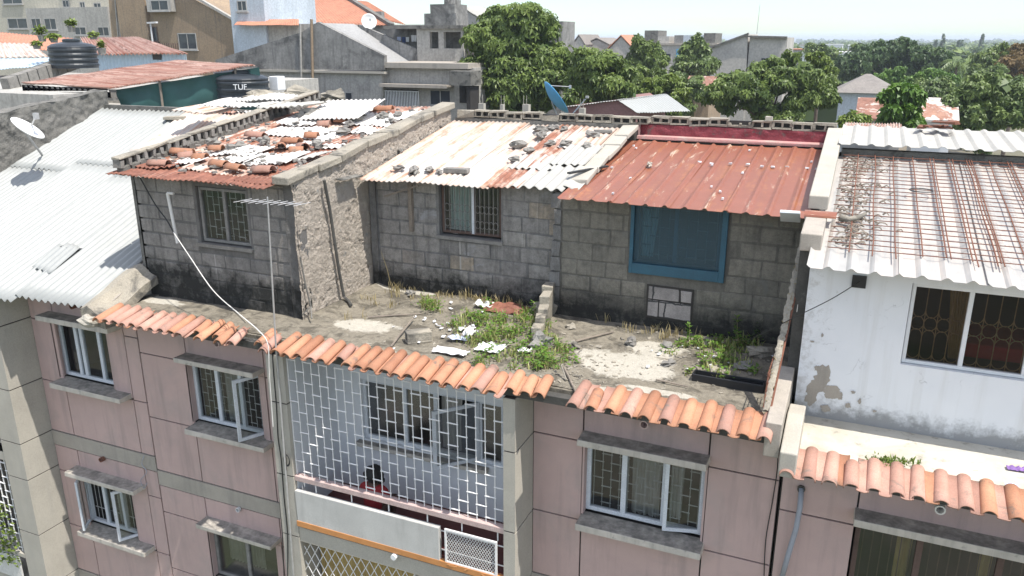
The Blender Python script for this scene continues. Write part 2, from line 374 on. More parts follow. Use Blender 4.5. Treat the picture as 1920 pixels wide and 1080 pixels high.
MT['bluepaint']=mat_rough('blue_painted_wood',(.028,.12,.18),(.022,.09,.14),4,c3=(.06,.2,.28),c3lo=.6,c3hi=.8,fine=60,bumps=.25,rough=.55)
MT['bluemesh']=mat_glass('blue_insect_mesh',(.22,.40,.48),.06,.5)
_t=MT['bluemesh'].node_tree; _d=_t.nodes.new('ShaderNodeBsdfDiffuse'); _d.inputs[0].default_value=(.05,.17,.24,1)
_m=_t.nodes.new('ShaderNodeMixShader'); _m.inputs[0].default_value=.22; _o=_t.nodes['Material Output']
_t.links.new(_o.inputs['Surface'].links[0].from_socket,_m.inputs[1]); _t.links.new(_d.outputs[0],_m.inputs[2]); _t.links.new(_m.outputs[0],_o.inputs['Surface'])
MT['rust']=mat_rough('rusted_steel',(.24,.095,.055),(.15,.06,.038),6,c3=(.08,.04,.03),c3lo=.55,c3hi=.75,fine=60,bumps=.4)
MT['steel']=mat_plain('galvanised_steel',(.52,.52,.52),.3,10,.45,.5)
MT['black']=mat_plain('black_plastic',(.015,.016,.019),.3,6,.45)
MT['cable']=mat_plain('black_cable',(.02,.02,.02),.2,10,.6)
MT['pvc']=mat_plain('white_pvc',(.75,.73,.69),.25,6,.4)
MT['maroonfloor']=mat_plain('maroon_floor_paint',(.12,.022,.016),.3,3,.5)
MT['orange']=mat_plain('orange_paint',(.58,.26,.09),.25,4,.6)
MT['pinkpaint']=mat_rough('flaked_pink_paint',(.62,.48,.45),(.55,.40,.37),4,c3=(.35,.29,.26),c3lo=.62,c3hi=.75,fine=60,bumps=.2)
MT['maroon']=mat_rough('maroon_render',(.30,.06,.075),(.20,.035,.05),5,c3=(.12,.10,.09),c3lo=.56,c3hi=.66,fine=40,bumps=.8,dist=.03)
MT['pinkledge']=mat_rough('faded_pink_ledge',(.58,.28,.27),(.48,.30,.26),3,c3=(.40,.36,.31),c3lo=.5,c3hi=.7,fine=50,bumps=.4)
MT['zinc']=mat_sheet('new_zinc',(.335,.345,.335),(.30,.2,.13),.03,(.27,.285,.275),.5,.5,.0)
MT['zincwarm']=mat_sheet('stained_zinc',(.52,.49,.455),(.38,.19,.11),.475,(.55,.35,.24),1.,.5)
MT['zincrusty']=mat_sheet('rusty_zinc',(.58,.52,.46),(.30,.12,.07),.72,(.58,.36,.24),.8,.6)
MT['rustsheet']=mat_sheet('rusted_sheet',(.34,.14,.09),(.22,.085,.055),.8,(.40,.2,.13),.6,.7)
MT['asbestos']=mat_sheet('fibre_cement_sheet',(.38,.375,.35),(.40,.38,.35),.42,(.50,.47,.42),.6,.85)
MT['redsheet']=mat_sheet('flaking_red_sheet',(.26,.092,.055),(.38,.15,.065),.48,(.20,.075,.048),.6,.42,chip=(.46,.35,.26),rscale=1.6,chiplo=.575)
MT['cribsheet']=mat_sheet('white_rib_sheet',(.38,.375,.36),(.42,.28,.2),.2,(.70,.58,.48),.5,.45)
MT['backred']=mat_sheet('brown_red_sheet',(.30,.13,.09),(.19,.07,.045),.5,(.66,.50,.42),1.,.6,sscale=(6,.25,1))
MT['rustroof']=mat_rough('rusty_roof',(.34,.17,.12),(.22,.10,.07),1.2,c3=(.50,.42,.37),c3lo=.56,c3hi=.62,fine=6,bumps=.3)
MT['rustwhite']=mat_rough('rust_and_white_roof',(.30,.14,.095),(.42,.24,.17),1.,c3=(.62,.58,.54),c3lo=.47,c3hi=.53,fine=6,bumps=.3)
MT['greytile']=mat_rough('grey_brown_roof',(.27,.245,.22),(.20,.18,.165),1.2,c3=(.34,.31,.28),c3lo=.6,c3hi=.75,fine=6,bumps=.3)
MT['parapet']=mat_rough('stained_white_parapet',(.60,.59,.56),(.50,.49,.465),1.6,c3=(.30,.29,.27),c3lo=.62,c3hi=.76,fine=120,bumps=.25,streak=(.30,.29,.27),samt=.55,dist=.006)
MT['bluesheet']=mat_sheet('pale_blue_sheet',(.42,.53,.62),(.25,.14,.1),.2,(.34,.42,.48),.5,.5)
MT['tarp']=mat_plain('green_tarpaulin',(.03,.10,.095),.4,1.2,.6)
MT['tankblack']=mat_plain('tank_plastic',(.025,.032,.04),.25,2,.4)
MT['brownwall']=mat_rough('brown_render',(.37,.275,.18),(.29,.215,.145),.5,c3=(.17,.14,.115),c3lo=.56,c3hi=.75,fine=8,bumps=.3,streak=(.12,.105,.09),samt=.6)
MT['greygable']=mat_rough('blackened_grey_render',(.34,.33,.31),(.20,.195,.185),.7,c3=(.085,.083,.08),c3lo=.5,c3hi=.64,fine=7,bumps=.4,streak=(.07,.068,.065),samt=.75)
MT['greywall']=mat_rough('grey_render',(.48,.46,.42),(.40,.385,.355),.5,c3=(.22,.21,.195),c3lo=.57,c3hi=.75,fine=8,bumps=.3,streak=(.16,.155,.145),samt=.6)
MT['creamwall']=mat_rough('cream_render',(.58,.54,.44),(.5,.47,.39),.4,c3=(.3,.28,.24),c3lo=.62,c3hi=.8,fine=8,bumps=.2,streak=(.24,.225,.2),samt=.5)
MT['bluewhite']=mat_rough('pale_blue_render',(.56,.62,.68),(.48,.54,.6),.6,fine=8,bumps=.2,streak=(.3,.32,.34),samt=.4)
MT['orangetile']=mat_rough('orange_tiled_roof',(.54,.25,.155),(.44,.19,.12),1.2,c3=(.25,.15,.11),c3lo=.6,c3hi=.8,fine=5,bumps=.5)
MT['roofgrey']=mat_rough('grey_roof_screed',(.36,.36,.355),(.31,.31,.305),.4,fine=8,bumps=.2)
MT['farwall']=mat_rough('far_house_wall',(.55,.52,.47),(.42,.40,.37),.3,c3=(.22,.21,.2),c3lo=.58,c3hi=.75,fine=4,bumps=.2,rnd=40)
MT['farwhite']=mat_plain('far_white_roof',(.78,.78,.77),.15,.5,.6)
MT['ground']=mat_rough('dusty_ground',(.20,.165,.12),(.11,.12,.06),.05,c3=(.06,.085,.03),c3lo=.5,c3hi=.6,fine=1.5,bumps=.3)
MT['bark']=mat_rough('bark',(.16,.12,.09),(.09,.07,.055),4,fine=20,bumps=.7)
MT['leafdark']=mat_leaf('mango_leaf',(.035,.075,.016),(.22,.29,.065))
MT['leafmid']=mat_leaf('mid_leaf',(.04,.08,.02),(.21,.28,.08))
MT['leafyellow']=mat_leaf('yellowish_leaf',(.07,.12,.02),(.25,.32,.06))
MT['leafbright']=mat_leaf('bright_leaf',(.045,.11,.015),(.16,.28,.035))
MT['leafbrown']=mat_leaf('brownish_leaf',(.09,.07,.02),(.24,.15,.05))
MT['leafdeep']=mat_leaf('deep_green_leaf',(.022,.052,.016),(.10,.165,.045))
MT['grass']=mat_leaf('weed_blade',(.17,.19,.06),(.46,.47,.18),.35)
MT['drygrass']=mat_leaf('dry_blade',(.30,.24,.12),(.50,.42,.22),.3)
MT['skin']=mat_plain('skin',(.09,.045,.028),.15,6,.5)
MT['hair']=mat_plain('black_hair',(.008,.007,.007),.3,30,.7,bumps=.6)
MT['redcloth']=mat_plain('red_cloth',(.34,.02,.025),.2,8,.85)
MT['darkcloth']=mat_plain('dark_cloth',(.03,.03,.04),.2,8,.85)
MT['whitecloth']=mat_plain('white_cloth',(.78,.78,.79),.15,5,.85)
MT['bluecloth']=mat_plain('pale_blue_cloth',(.55,.6,.78),.15,5,.85)
MT['navy']=mat_plain('navy_cloth',(.05,.08,.2),.2,5,.85)
MT['wood']=mat_rough('grey_wood',(.30,.25,.2),(.2,.17,.14),6,fine=40,bumps=.4)
MT['dishwhite']=mat_plain('dish_white',(.74,.74,.72),.1,4,.5)
MT['dishblue']=mat_plain('dish_blue',(.10,.38,.66),.15,3,.5)
MT['flash']=mat_plain('flashing',(.66,.70,.73),.15,5,.45)
MT['purple']=mat_plain('purple_cloth',(.28,.16,.42),.2,5,.8)
MT['tin']=mat_plain('tin_scrap',(.72,.71,.68),.2,5,.4)
MT['conduit']=mat_plain('grey_conduit',(.33,.35,.4),.2,6,.5)
MT['maroonwall']=mat_rough('dusky_red_wall',(.28,.15,.14),(.24,.13,.12),.8,fine=8,bumps=.2)
MT['ventmesh']=mat_plain('mesh_paint',(.66,.65,.63),.25,15,.5)
MT['lampgrey']=mat_plain('lamp_grey',(.6,.6,.6),.2,5,.5)

# ------------------------------------------------------------------ roof planes
zl=lambda y:-2.28+.14*(y-.15)
zm=lambda y:-2.44+.187*(y-2.25)
zr=lambda y:-2.45+.12*(y-1.9)
za=lambda y:-4.55+.404*(y+.7)
zc=lambda y:-2.72+.15*(y-.2)
ZF=-4.6

def sheet(x0,x1,y0,y1,zf,wl,amp,prof='sin',lift=0,skew=0,jag=0,rag=0,tilt=0,seed=0,nv=8,uneven=.012,back=0,rib=.25):
    """corrugated sheet lying on a lean-to plane; corrugations run up the slope; jag = ragged upper/lower ends"""
    mb=MB(); W=x1-x0; L=y1-y0
    per=8 if prof=='sin' else 10
    nu=max(4,int(round(W/wl*per)))
    rr=random.Random(seed)
    ph=rr.uniform(0,6)
    def fn(s,t):
        a=s*W
        if prof=='sin': h=amp*math.sin(2*math.pi*a/wl)
        else:
            f=(a/wl+.15)%1.0; w=rib
            h=amp if f<w*.6 else (amp*(w-f)/(w*.4) if f<w else (amp*(f-1+w*.4)/(w*.4) if f>1-w*.4 else 0))
        e0=jag*noise.noise(V((a*3.1,seed*7.3,0)))+rag*noise.noise(V((a*.9,seed*3.3,4))); e1=jag*noise.noise(V((a*3.1,seed*7.3,9)))+rag*noise.noise(V((a*.9,seed*5.3,14)))
        y=y0+e0+(L+e1-e0)*t
        x=x0+a+skew*(y-y0)
        z=zf(y)+h+lift+tilt*(a/W-.5)*.1+uneven*noise.noise(V((x*1.3,y*.9,seed*2.)))+back*t
        return V((x,y,z)),(a,y)
    mb.grid(fn,nu,nv); return mb

def brick_grille(x0,x1,z0,z1,y,dx=.15,dz=.33,r=.008,axis='x',n=5):
    mb=MB(); k=int(round((x1-x0)/dx)); dx=(x1-x0)/k
    P=(lambda a,z:V((a,y,z))) if axis=='x' else (lambda a,z:V((y,a,z)))
    for i in range(k+1): mb.tube([P(x0+i*dx,z0),P(x0+i*dx,z1)],r,n)
    for i in range(k):
        z=z0+dz*(.25 if i%2 else .75)
        while z<z1:
            mb.tube([P(x0+i*dx-.015,z),P(x0+(i+1)*dx+.015,z)],r*1.3,n); z+=dz
    return mb

def window(parent,x0,x1,z0,z1,y,mulls,frame='framepaint',grille='brick',curtains=(),openl=None,dull=(),depth=.7,glass='glass',gmat='grille',fw=.065,label=None,sash_a=35):
    w=MB(); d=.07
    w.box(x0,x0+fw,y,y+d,z0,z1); w.box(x1-fw,x1,y,y+d,z0,z1); w.box(x0+fw,x1-fw,y,y+d,z0,z0+fw); w.box(x0+fw,x1-fw,y,y+d,z1-fw,z1)
    for m in mulls: w.box(m-fw*.6,m+fw*.6,y+.003,y+d-.003,z0+fw,z1-fw)
    wo=w.build('window',MT[frame],parent,bevel=.006)
    if label: wo['label']=label
    xs=[x0]+list(mulls)+[x1]
    for i in range(len(xs)-1):
        a,b=xs[i],xs[i+1]
        if openl and i in openl:
            # opened casement, hinged on its outer stile, swinging out
            sw=b-a-.02; an=math.radians(sash_a)*openl[i]; hx=b-.01 if openl[i]>0 else a+.01
            M=Matrix.Rotation(an if openl[i]>0 else an,3,'Z'); s=MB()
            sg=-1 if openl[i]>0 else 1
            def pt(u,v,z): return V((hx,y-.01,0))+M@V((sg*u,v,z))
            for (u0,u1,za_,zb_) in ((0,.055,z0+.05,z1-.05),(sw-.055,sw,z0+.05,z1-.05),(.055,sw-.055,z0+.05,z0+.105),(.055,sw-.055,z1-.105,z1-.05)):
                s.add([pt(u,v,z) for z in (za_,zb_) for v in (-.02,.02) for u in (u0,u1)],[[0,2,3,1],[4,5,7,6],[0,1,5,4],[2,6,7,3],[0,4,6,2],[1,3,7,5]])
            s.build('open_sash',MT[frame],wo)
            g=MB(); g.quad(pt(.05,0,z0+.1),pt(sw-.05,0,z0+.1),pt(sw-.05,0,z1-.1),pt(.05,0,z1-.1)); g.build('pane',MT[glass],wo)
        else:
            g=MB(); g.quad(V((a+.03,y+.035,z0+.03)),V((b-.03,y+.035,z0+.03)),V((b-.03,y+.035,z1-.03)),V((a+.03,y+.035,z1-.03)))
            g.build('pane',MT['glassdull' if i in dull else glass],wo)
    if grille=='brick': brick_grille(x0+.09,x1-.09,z0+.05,z1-.05,y+.10,.125,.27,.007).build('grille',MT[gmat],wo)
    elif grille=='bars':
        g=MB(); k=int((x1-x0)/.11)
        for i in range(1,k): xx=x0+(x1-x0)*i/k; g.tube([V((xx,y+.1,z0+.04)),V((xx,y+.1,z1-.04))],.007,5)
        g.tube([V((x0+.05,y+.1,z0+.3)),V((x1-.05,y+.1,z0+.3))],.008,5); g.tube([V((x0+.05,y+.1,z1-.3)),V((x1-.05,y+.1,z1-.3))],.008,5)
        g.build('grille',MT[gmat],wo)
    for (a,b,mt,drop) in curtains:
        c=MB(); n=int((b-a)/.012)
        def fn(s,t,a=a,b=b,drop=drop):
            return V((a+(b-a)*s*(1-.12*math.sin(t*2.2)),y+.2+.022*math.sin(s*(b-a)*70+noise.noise(V((s*4,t,a)))*2.5),z1-.03-(z1-z0-drop)*t)),(s,t)
        c.grid(fn,n,10); c.build('curtain',MT[mt],wo,smooth=True)
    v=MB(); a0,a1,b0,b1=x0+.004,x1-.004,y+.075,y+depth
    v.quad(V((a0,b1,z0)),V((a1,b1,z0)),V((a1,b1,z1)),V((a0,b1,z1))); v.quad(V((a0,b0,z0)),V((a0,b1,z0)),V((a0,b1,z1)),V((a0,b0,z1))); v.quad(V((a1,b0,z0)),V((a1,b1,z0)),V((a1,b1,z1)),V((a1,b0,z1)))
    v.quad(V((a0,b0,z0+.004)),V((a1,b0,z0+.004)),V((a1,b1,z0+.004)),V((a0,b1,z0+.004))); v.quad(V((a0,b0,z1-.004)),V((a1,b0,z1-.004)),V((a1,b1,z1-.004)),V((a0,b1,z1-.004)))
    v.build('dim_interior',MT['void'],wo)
    return wo
def lintel(parent,x0,x1,z,h=.10,out=.30,y=0.03,name='lintel'):
    m=MB(); n=8
    m.box(x0,x1,y-out-.03,y+(.085 if name=='window_sill' and y<.1 else 0),z,z+h,.006); return m.build(name,MT['lintel'],parent,bevel=.012)
def spout(parent,u,v,y=-.02,r=.065,L=.16,mt='cement'):
    p=Yp(u,v,y-L); m=MB(); n=14
    prof=[(r,0),(r,L),(r*.72,L),(r*.72,.0)]
    vs=[];fs=[]
    for (rr,dy) in [(r,L),(r,0),(r*.72,0),(r*.72,L)]:
        for k in range(n): a=2*math.pi*k/n; vs.append(V((p.x+rr*math.cos(a),p.y+dy,p.z+rr*math.sin(a))))
    for i in range(3):
        for k in range(n): fs.append([i*n+k,i*n+(k+1)%n,(i+1)*n+(k+1)%n,(i+1)*n+k])
    fs.append([3*n+k for k in range(n)])
    m.add(vs,fs); return m.build('drain_spout',MT[mt],parent)
def panels(parent,xs,zs,skip,y=0,t=.03,gap=.012,mt='pink'):
    m=MB()
    for i in range(len(xs)-1):
        for j in range(len(zs)-1):
            if (i,j) in skip: continue
            m.box(xs[i]+gap,xs[i+1]-gap,y,y+t,zs[j]+gap,zs[j+1]-gap)
    return m.build('facade_panels',MT[mt],parent)
def fin(parent,x0,x1,y0,y1,zs):
    c=MB(); c.box(x0+.015,x1-.015,y0+.015,y1,zs[0],zs[-1]); core=c.build('fin_core',MT['groove'],parent)
    m=MB()
    for a,b in zip(zs[:-1],zs[1:]): m.box(x0,x1,y0,y1-.004,a+.012,b-.012)
    return m.build('side_fin',MT['cementpale'],parent)
def tile_run(x0,x1,yb,zb,yf,zf_,pitch,mats,parent,missing=(),broken=(),short=(),r=.085,kind='cover'):
    """a run of barrel tiles along an eave: convex covers over concave pans, every tile slightly out of line"""
    k=int(round((x1-x0)/pitch)); p=(x1-x0)/k; mb=MB(); mi=[]
    for i in range(k):
        if i in missing: continue
        for typ in (0,1):
            mk=0 if R.random()<.72 else len(mats)-1
            xc=x0+p*(i+.5)+(p*.5 if typ else 0); 
            if typ and i==k-1: continue
            dx=R.uniform(-.012,.012); dyb=R.uniform(-.02,.03); dyf=R.uniform(-.03,.025); dz=R.uniform(-.008,.008); sk=R.uniform(-.014,.014)
            if i in short: dyf+=R.uniform(.12,.26)
            if i in broken and typ==0: dyb-=R.uniform(.05,.2)
            rr=(p*.36 if kind=='cover' else p*.30) if typ==0 else (p*.30 if kind=='cover' else p*.33)
            def fn(s,t):
                if typ==0:
                    a=math.pi*s; q=rr*(1.06-.16*(1-t)); x=-q*math.cos(a); z=q*math.sin(a)*.92
                else:
                    a=math.pi*s; q=rr*(.9+.12*(1-t)); x=-q*math.cos(a); z=-q*math.sin(a)*(.55 if kind=='cover' else .22)+.02
                y=yb+dyb+(yf+dyf-yb-dyb)*t-(0.02*noise.noise(V((xc*5,s*3,1))) if t==1 else 0)
                return V((xc+dx+sk*(t-.5)+x,y,zb+(zf_-zb)*t+dz+z)),(s,t)
            mb.grid(fn,9,3,col=min(1,max(0,R.gauss(.6,.3))))
            mi+=[mk]*27
    o=mb.build('eave_tiles',[MT[m] for m in mats],parent,smooth=True,solid=.014)
    o.data.polygons.foreach_set('material_index',mi)
    return o

# ------------------------------------------------------------------ MIDDLE APARTMENT BUILDING
AP=thing('apartment_building','pink panelled apartment building with caged balcony under the weedy roof terrace','building',(-6,0,GZ))
ST=3.4
mb=MB()
WINB=[(-10.62,-9.02),(-3.2,-1.42)]
hl=[(-10.80,-9.10,-6.86-ST*k,-5.5-ST*k) for k in range(2)]; hr=[(-3.2,-1.4,-6.84,-5.52)]
holes_wall(mb,-11.9,-8.29,GZ,-4.72,.03,.28,hl); holes_wall(mb,-4.0,-.46,GZ,-4.72,.03,.28,hr)
mb.box(-11.9,-.46,1.6,9,GZ,-4.76)
mb.build('wall',MT['groove'],AP)
xl=[-11.9,-10.75,-8.98,-8.3]; xr=[-3.985,-3.2,-1.4,-.46]
zt=[-8.06,-6.92,-5.6,-4.86]
for k in range(3):
    o=-ST*k
    panels(AP,xl,[zt[0]+o,zt[1]+o,zt[2]+o,-4.74+o if k==0 else -8.40+ST+o],{(1,1)}); panels(AP,xr,[zt[0]+o,zt[1]+o,zt[2]+o,-4.74+o if k==0 else -8.40+ST+o],{(1,1)} if k==0 else set())
    # surround of the window field kept in the pink render
    for (a_,b_) in ((-11.89,-8.3),(-3.985,-.47)):
        b=MB(); b.box(a_,b_,-.012,.03,-8.388+o,-8.072+o); b.build('floor_band',MT['cement'],AP)
mj=MB()
for (a0,a1,a2,a3) in ((-10.738,-10.80,-9.10,-8.992),(-3.188,-3.2,-1.4,-1.412)):
    pass
# reveals painted pink
for (x0,x1,k) in ((-10.80,-9.10,0),(-10.80,-9.10,1),(-3.2,-1.4,0)):
    o=-ST*k
    mj=MB(); mj.box(x0-.0,x0+.03,-.0,.13,-6.80+o,-5.52+o); mj.build('window_reveal',MT['pink'],AP)
    mj=MB(); mj.box(x1-.03,x1,0.,.13,-6.80+o,-5.52+o)
    mj.box(x1-.002,x1+.10,0.002,.03,-6.93+o,-5.6+o) if x0<-5 else None
    mj.build('window_reveal',MT['pink'],AP)
window(AP,-10.77,-9.13,-6.80,-5.54,.12,(-10.22,-9.68),curtains=((-10.2,-9.75,'curtain',.02),),openl={2:1},sash_a=62)
window(AP,-10.77,-9.13,-6.80-ST,-5.54-ST,.12,(-9.95,),grille=None,dull=(0,1),curtains=((-10.6,-9.6,'curtain',.3),),frame='oldframe')
window(AP,-3.17,-1.43,-6.78,-5.54,.12,(-2.60,-2.0),curtains=((-2.52,-2.05,'curtain',.02),(-1.95,-1.75,'curtain',.1)),openl={2:1},sash_a=16)
for k in range(2):
    lintel(AP,-10.75,-8.98,-5.50-ST*k,.09); lintel(AP,-10.75,-8.93,-6.92-ST*k,.10,.27,name='window_sill')
lintel(AP,-3.2,-1.38,-5.52); lintel(AP,-3.2,-1.37,-6.92,.11,.28,name='window_sill')
FZ=[GZ,-12.4,-11.6,-10.35,-9.02,-8.1,-6.94,-5.62,-4.78]
fin(AP,-8.32,-7.98,-.68,.6,FZ); fin(AP,-4.17,-3.985,-.68,.02,FZ)
# balcony recess
mb=MB(); holes_wall(mb,-7.98,-4.0,-7.75,-4.86,.62,.8,[(-7.45,-4.75,-6.74,-5.6)])
mb.build('balcony_back_wall',MT['whitewall'],AP)
mb=MB(); mb.box(-7.979,-7.965,-.6,.62,-7.75,-4.87); mb.build('balcony_side_wall',MT['whitewall'],AP)
mb=MB(); mb.box(-4.19,-4.172,-.6,.62,-7.75,-4.87); mb.build('balcony_side_wall',MT['whitewall'],AP)
mb=MB(); mb.box(-7.98,-4.17,-.62,.62,-7.9,-7.75); mb.build('balcony_floor',MT['maroonfloor'],AP)
mb=MB(); mb.box(-7.98,-4.17,-.70,-.621,-7.86,-7.76); mb.build('floor_edge',MT['orange'],AP)
mb=MB(); mb.box(-7.98,-4.17,-.66,1.6,-8.18,-7.905); mb.build('balcony_slab',MT['cementpale'],AP)
window(AP,-7.45,-4.75,-6.74,-5.6,.68,(-6.62,-6.02,-5.2),frame='framepaint',grille=None,curtains=((-6.0,-5.6,'curtain',.02),),openl={2:1},sash_a=48,dull=(0,),glass='glassdull')
lintel(AP,-7.55,-5.0,-6.85,.08,.10,.62,'window_sill')
g=brick_grille(-7.96,-4.19,-6.93,-4.84,-.60,.148,.36,.0085); g.build('balcony_grille',MT['whitegrille'],AP)
mb=MB(); mb.box(-7.98,-4.17,-.66,-.55,-7.02,-6.92,.004); rl=mb.build('balcony_rail',MT['pinkpaint'],AP,bevel=.01)
for x in (-7.6,-6.9,-6.2,-5.5,-4.9,-4.3): mb=MB(); mb.tube([V((x,-.6,-7.2)),V((x,-.6,-7.02))],.011,6); mb.build('rail_post',MT['whitegrille'],AP)
for z in (-7.28,-7.62): mb=MB(); mb.tube([V((-5.3,-.6,z)),V((-4.18,-.6,z))],.011,6); mb.build('cross_bar',MT['whitegrille'],AP)
mb=MB(); mb.box(-7.97,-5.26,-.69,-.61,-7.79,-7.18,.004); mb.build('balcony_parapet',MT['parapet'],AP,bevel=.008)
# expanded mesh panel
fm=MB(); X0,X1,Z0,Z1=-5.16,-4.28,-7.77,-7.17
for a in ((X0,X0+.03,Z0,Z1),(X1-.03,X1,Z0,Z1),(X0+.03,X1-.03,Z0,Z0+.03),(X0+.03,X1-.03,Z1-.03,Z1)): fm.box(a[0],a[1],-.69,-.66,a[2],a[3])
mp=fm.build('mesh_panel',MT['whitegrille'],AP)
def lattice(x0,x1,z0,z1,y,step,sl,r,n=4):
    m=MB()
    for sg in (1,-1):
        c=-(z1-z0)/sl
        c=x0-(z1-z0)/sl
        while c<x1:
            pts=[]
            for (za_) in (z0,z1):
                xx=c+(za_-z0)/sl if sg>0 else c+(z1-za_)/sl
                pts.append((xx,za_))
            (xa,z_a),(xb,z_b)=pts
            # clip to x range
            def cl(xv):
                t=(xv-xa)/(xb-xa); return (xv,z_a+(z_b-z_a)*t)
            lo,hi=min(xa,xb),max(xa,xb)
            if hi>x0 and lo<x1:
                P0=(xa,z_a) if x0<=xa<=x1 else (cl(x0) if xa<x0 else cl(x1)); P1=(xb,z_b) if x0<=xb<=x1 else (cl(x0) if xb<x0 else cl(x1))
                yy=y if sg>0 else y+r*1.5
                m.tube([V((P0[0],yy,P0[1])),V((P1[0],yy,P1[1]))],r,n)
            c+=step
    return m
lattice(X0+.03,X1-.03,Z0+.03,Z1-.03,-.675,.048,1.5,.0052).build('mesh_infill',MT['ventmesh'],mp)
mb=MB()
for i in range(26):
    a=V((R.uniform(-5.2,-4.35),R.uniform(-.72,-.62),-7.79)); mb.tube([a,a+V((R.uniform(.05,.2),R.uniform(-.04,.04),R.uniform(-.02,.05)))],.006,4)
mb.build('leaf_litter',MT['orange'],AP)
# lower balcony
lattice(-7.96,-4.19,-10.4,-8.19,-.6,.17,1.75,.0075).build('lower_grille',MT['whitegrille'],AP)
mb=MB()
mb.grid(lambda s,t:(V((-7.9+1.9*s,-.25+.03*math.sin(s*70),-8.2-2.2*t)),(s,t)),120,6); mb.build('balcony_curtain',MT['curtainochre'],AP,smooth=True)
mb=MB(); mb.box(-7.98,-4.17,.62,.8,-11.2,-8.19); mb.build('balcony_back_wall',MT['whitewall'],AP)
mb=MB(); mb.box(-7.98,-4.17,-.62,.62,-11.4,-11.2); mb.build('balcony_floor',MT['maroonfloor'],AP)
# shelf of a lamp under the slab
p=Yp(737,1046,-.74); mb=MB(); mb.tube([p+V((0,.08,0)),p],.05,10); mb.build('lamp_holder',MT['white'],AP)
# roof slab + terrace
mb=MB(); mb.box(-11.9,-.46,-.60,6.2,-4.79,-4.675,.004); mb.build('roof_slab',MT['moldwall'],AP)
SCREED=[]
for (u,v,rx,ry) in ((690,612,.75,.42),(1165,680,.85,.62),(1230,655,.5,.4),(280,560,.9,.22),(760,548,.7,.15),(1240,735,.6,.12),(1150,735,.5,.15)):
    _p=Zp(u,v,ZF); SCREED.append((_p.x,_p.y,rx,ry))
def mat_terrace():
    m,t,b=nt('terrace_floor'); P=pos(t)
    n=noise_n(t,P,.75,8,.62,.5); n2=noise_n(t,P,3.,8,.7,.4); n3=noise_n(t,P,14,6,.7)
    c=mix(t,ramp(t,n3,.3,.7),(.29,.26,.205),(.17,.15,.115))
    c=mix(t,ramp(t,n2,.50,.60),c,(.105,.093,.072)); c=mix(t,mth(t,'MULTIPLY',ramp(t,noise_n(t,P,1.1,8,.7,.8),.54,.62),.75),c,(.07,.064,.05))
    # pale swept screed shows through in a few patches of its own outline
    sp=t.nodes.new('ShaderNodeSeparateXYZ'); t.links.new(P,sp.inputs[0]); best=None
    for (cx,cy,rx,ry) in SCREED:
        dx=mth(t,'DIVIDE',mth(t,'SUBTRACT',sp.outputs[0],cx),rx); dy=mth(t,'DIVIDE',mth(t,'SUBTRACT',sp.outputs[1],cy),ry)
        d=mth(t,'SUBTRACT',1.,mth(t,'SQRT',mth(t,'ADD',mth(t,'MULTIPLY',dx,dx),mth(t,'MULTIPLY',dy,dy))))
        best=d if best is None else mth(t,'MAXIMUM',best,d)
    pf=mth(t,'ADD',mth(t,'ADD',best,mth(t,'MULTIPLY',mth(t,'SUBTRACT',n2,.5),1.3)),mth(t,'MULTIPLY',mth(t,'SUBTRACT',n,.5),.9))
    c=mix(t,ramp(t,pf,.12,.26),c,mix(t,ramp(t,n3,.3,.75),(.52,.49,.42),(.40,.37,.31)))
    c=mix(t,ramp(t,noise_n(t,P,45,4,.7),.55,.8),c,(.07,.06,.045))
    setc(t,b,c); b.inputs['Roughness'].default_value=.95
    bump(t,b,mth(t,'ADD',n3,mth(t,'MULTIPLY',noise_n(t,P,60,5),.6)),.9,.03); return m
MT['terrace']=mat_terrace()
def zterr(x,y):
    z=ZF+.035*noise.noise(V((x*.8,y*.8,3)))+.018*noise.noise(V((x*3,y*3,5)))
    z+=.05*math.exp(-((y-2.5)/.35)**2)*(1 if x>-8.3 else 0)*(.7+.6*noise.noise(V((x*1.3,0,0))))
    z+=.07*math.exp(-((x+8.3)/.22)**2)*(1 if .6<y<2.6 else .0)
    z+=.10*math.exp(-((x+5.3)/.8)**2-((y-1.4)/.7)**2)
    return z
mb=MB(); mb.grid(lambda s,t:(V((-11.75+11.2*s,-.40+3.08*t,zterr(-11.75+11.2*s,-.40+3.08*t))),(s,t)),280,80)
mb.box(-11.75,-.55,-.45,-.399,-4.73,-4.62)
mb.build('terrace_floor',MT['terrace'],AP,smooth=False)
# eave tiles
tile_run(-11.85,-9.35,-.38,-4.55,-.92,-4.665,.215,['tilepink','tile'],AP,broken=(4,10),short=(10,))
tile_run(-9.35,-8.70,-.38,-4.55,-.92,-4.665,.215,['tile','tilepink'],AP,short=(0,),broken=(1,2))
tile_run(-8.49,-8.05,-.38,-4.55,-.92,-4.665,.215,['tile','tilepink'],AP,short=(0,),broken=(1,))
tile_run(-8.02,-3.50,-.36,-4.55,-.92,-4.665,.215,['tile','tilepink'],AP,short=(5,18,19,20),broken=(5,11,17,19))
tile_run(-3.2,-.52,-.34,-4.53,-.90,-4.635,.25,['tile','tilepink'],AP,short=(),broken=(1,),kind='cap')
spout(AP,1207,797,mt='pinkpaint'); spout(AP,405,645,mt='pinkpaint')
p=Yp(445,955,-.1); 
spout(AP,445,957,L=.06,r=.045,mt='lampgrey')

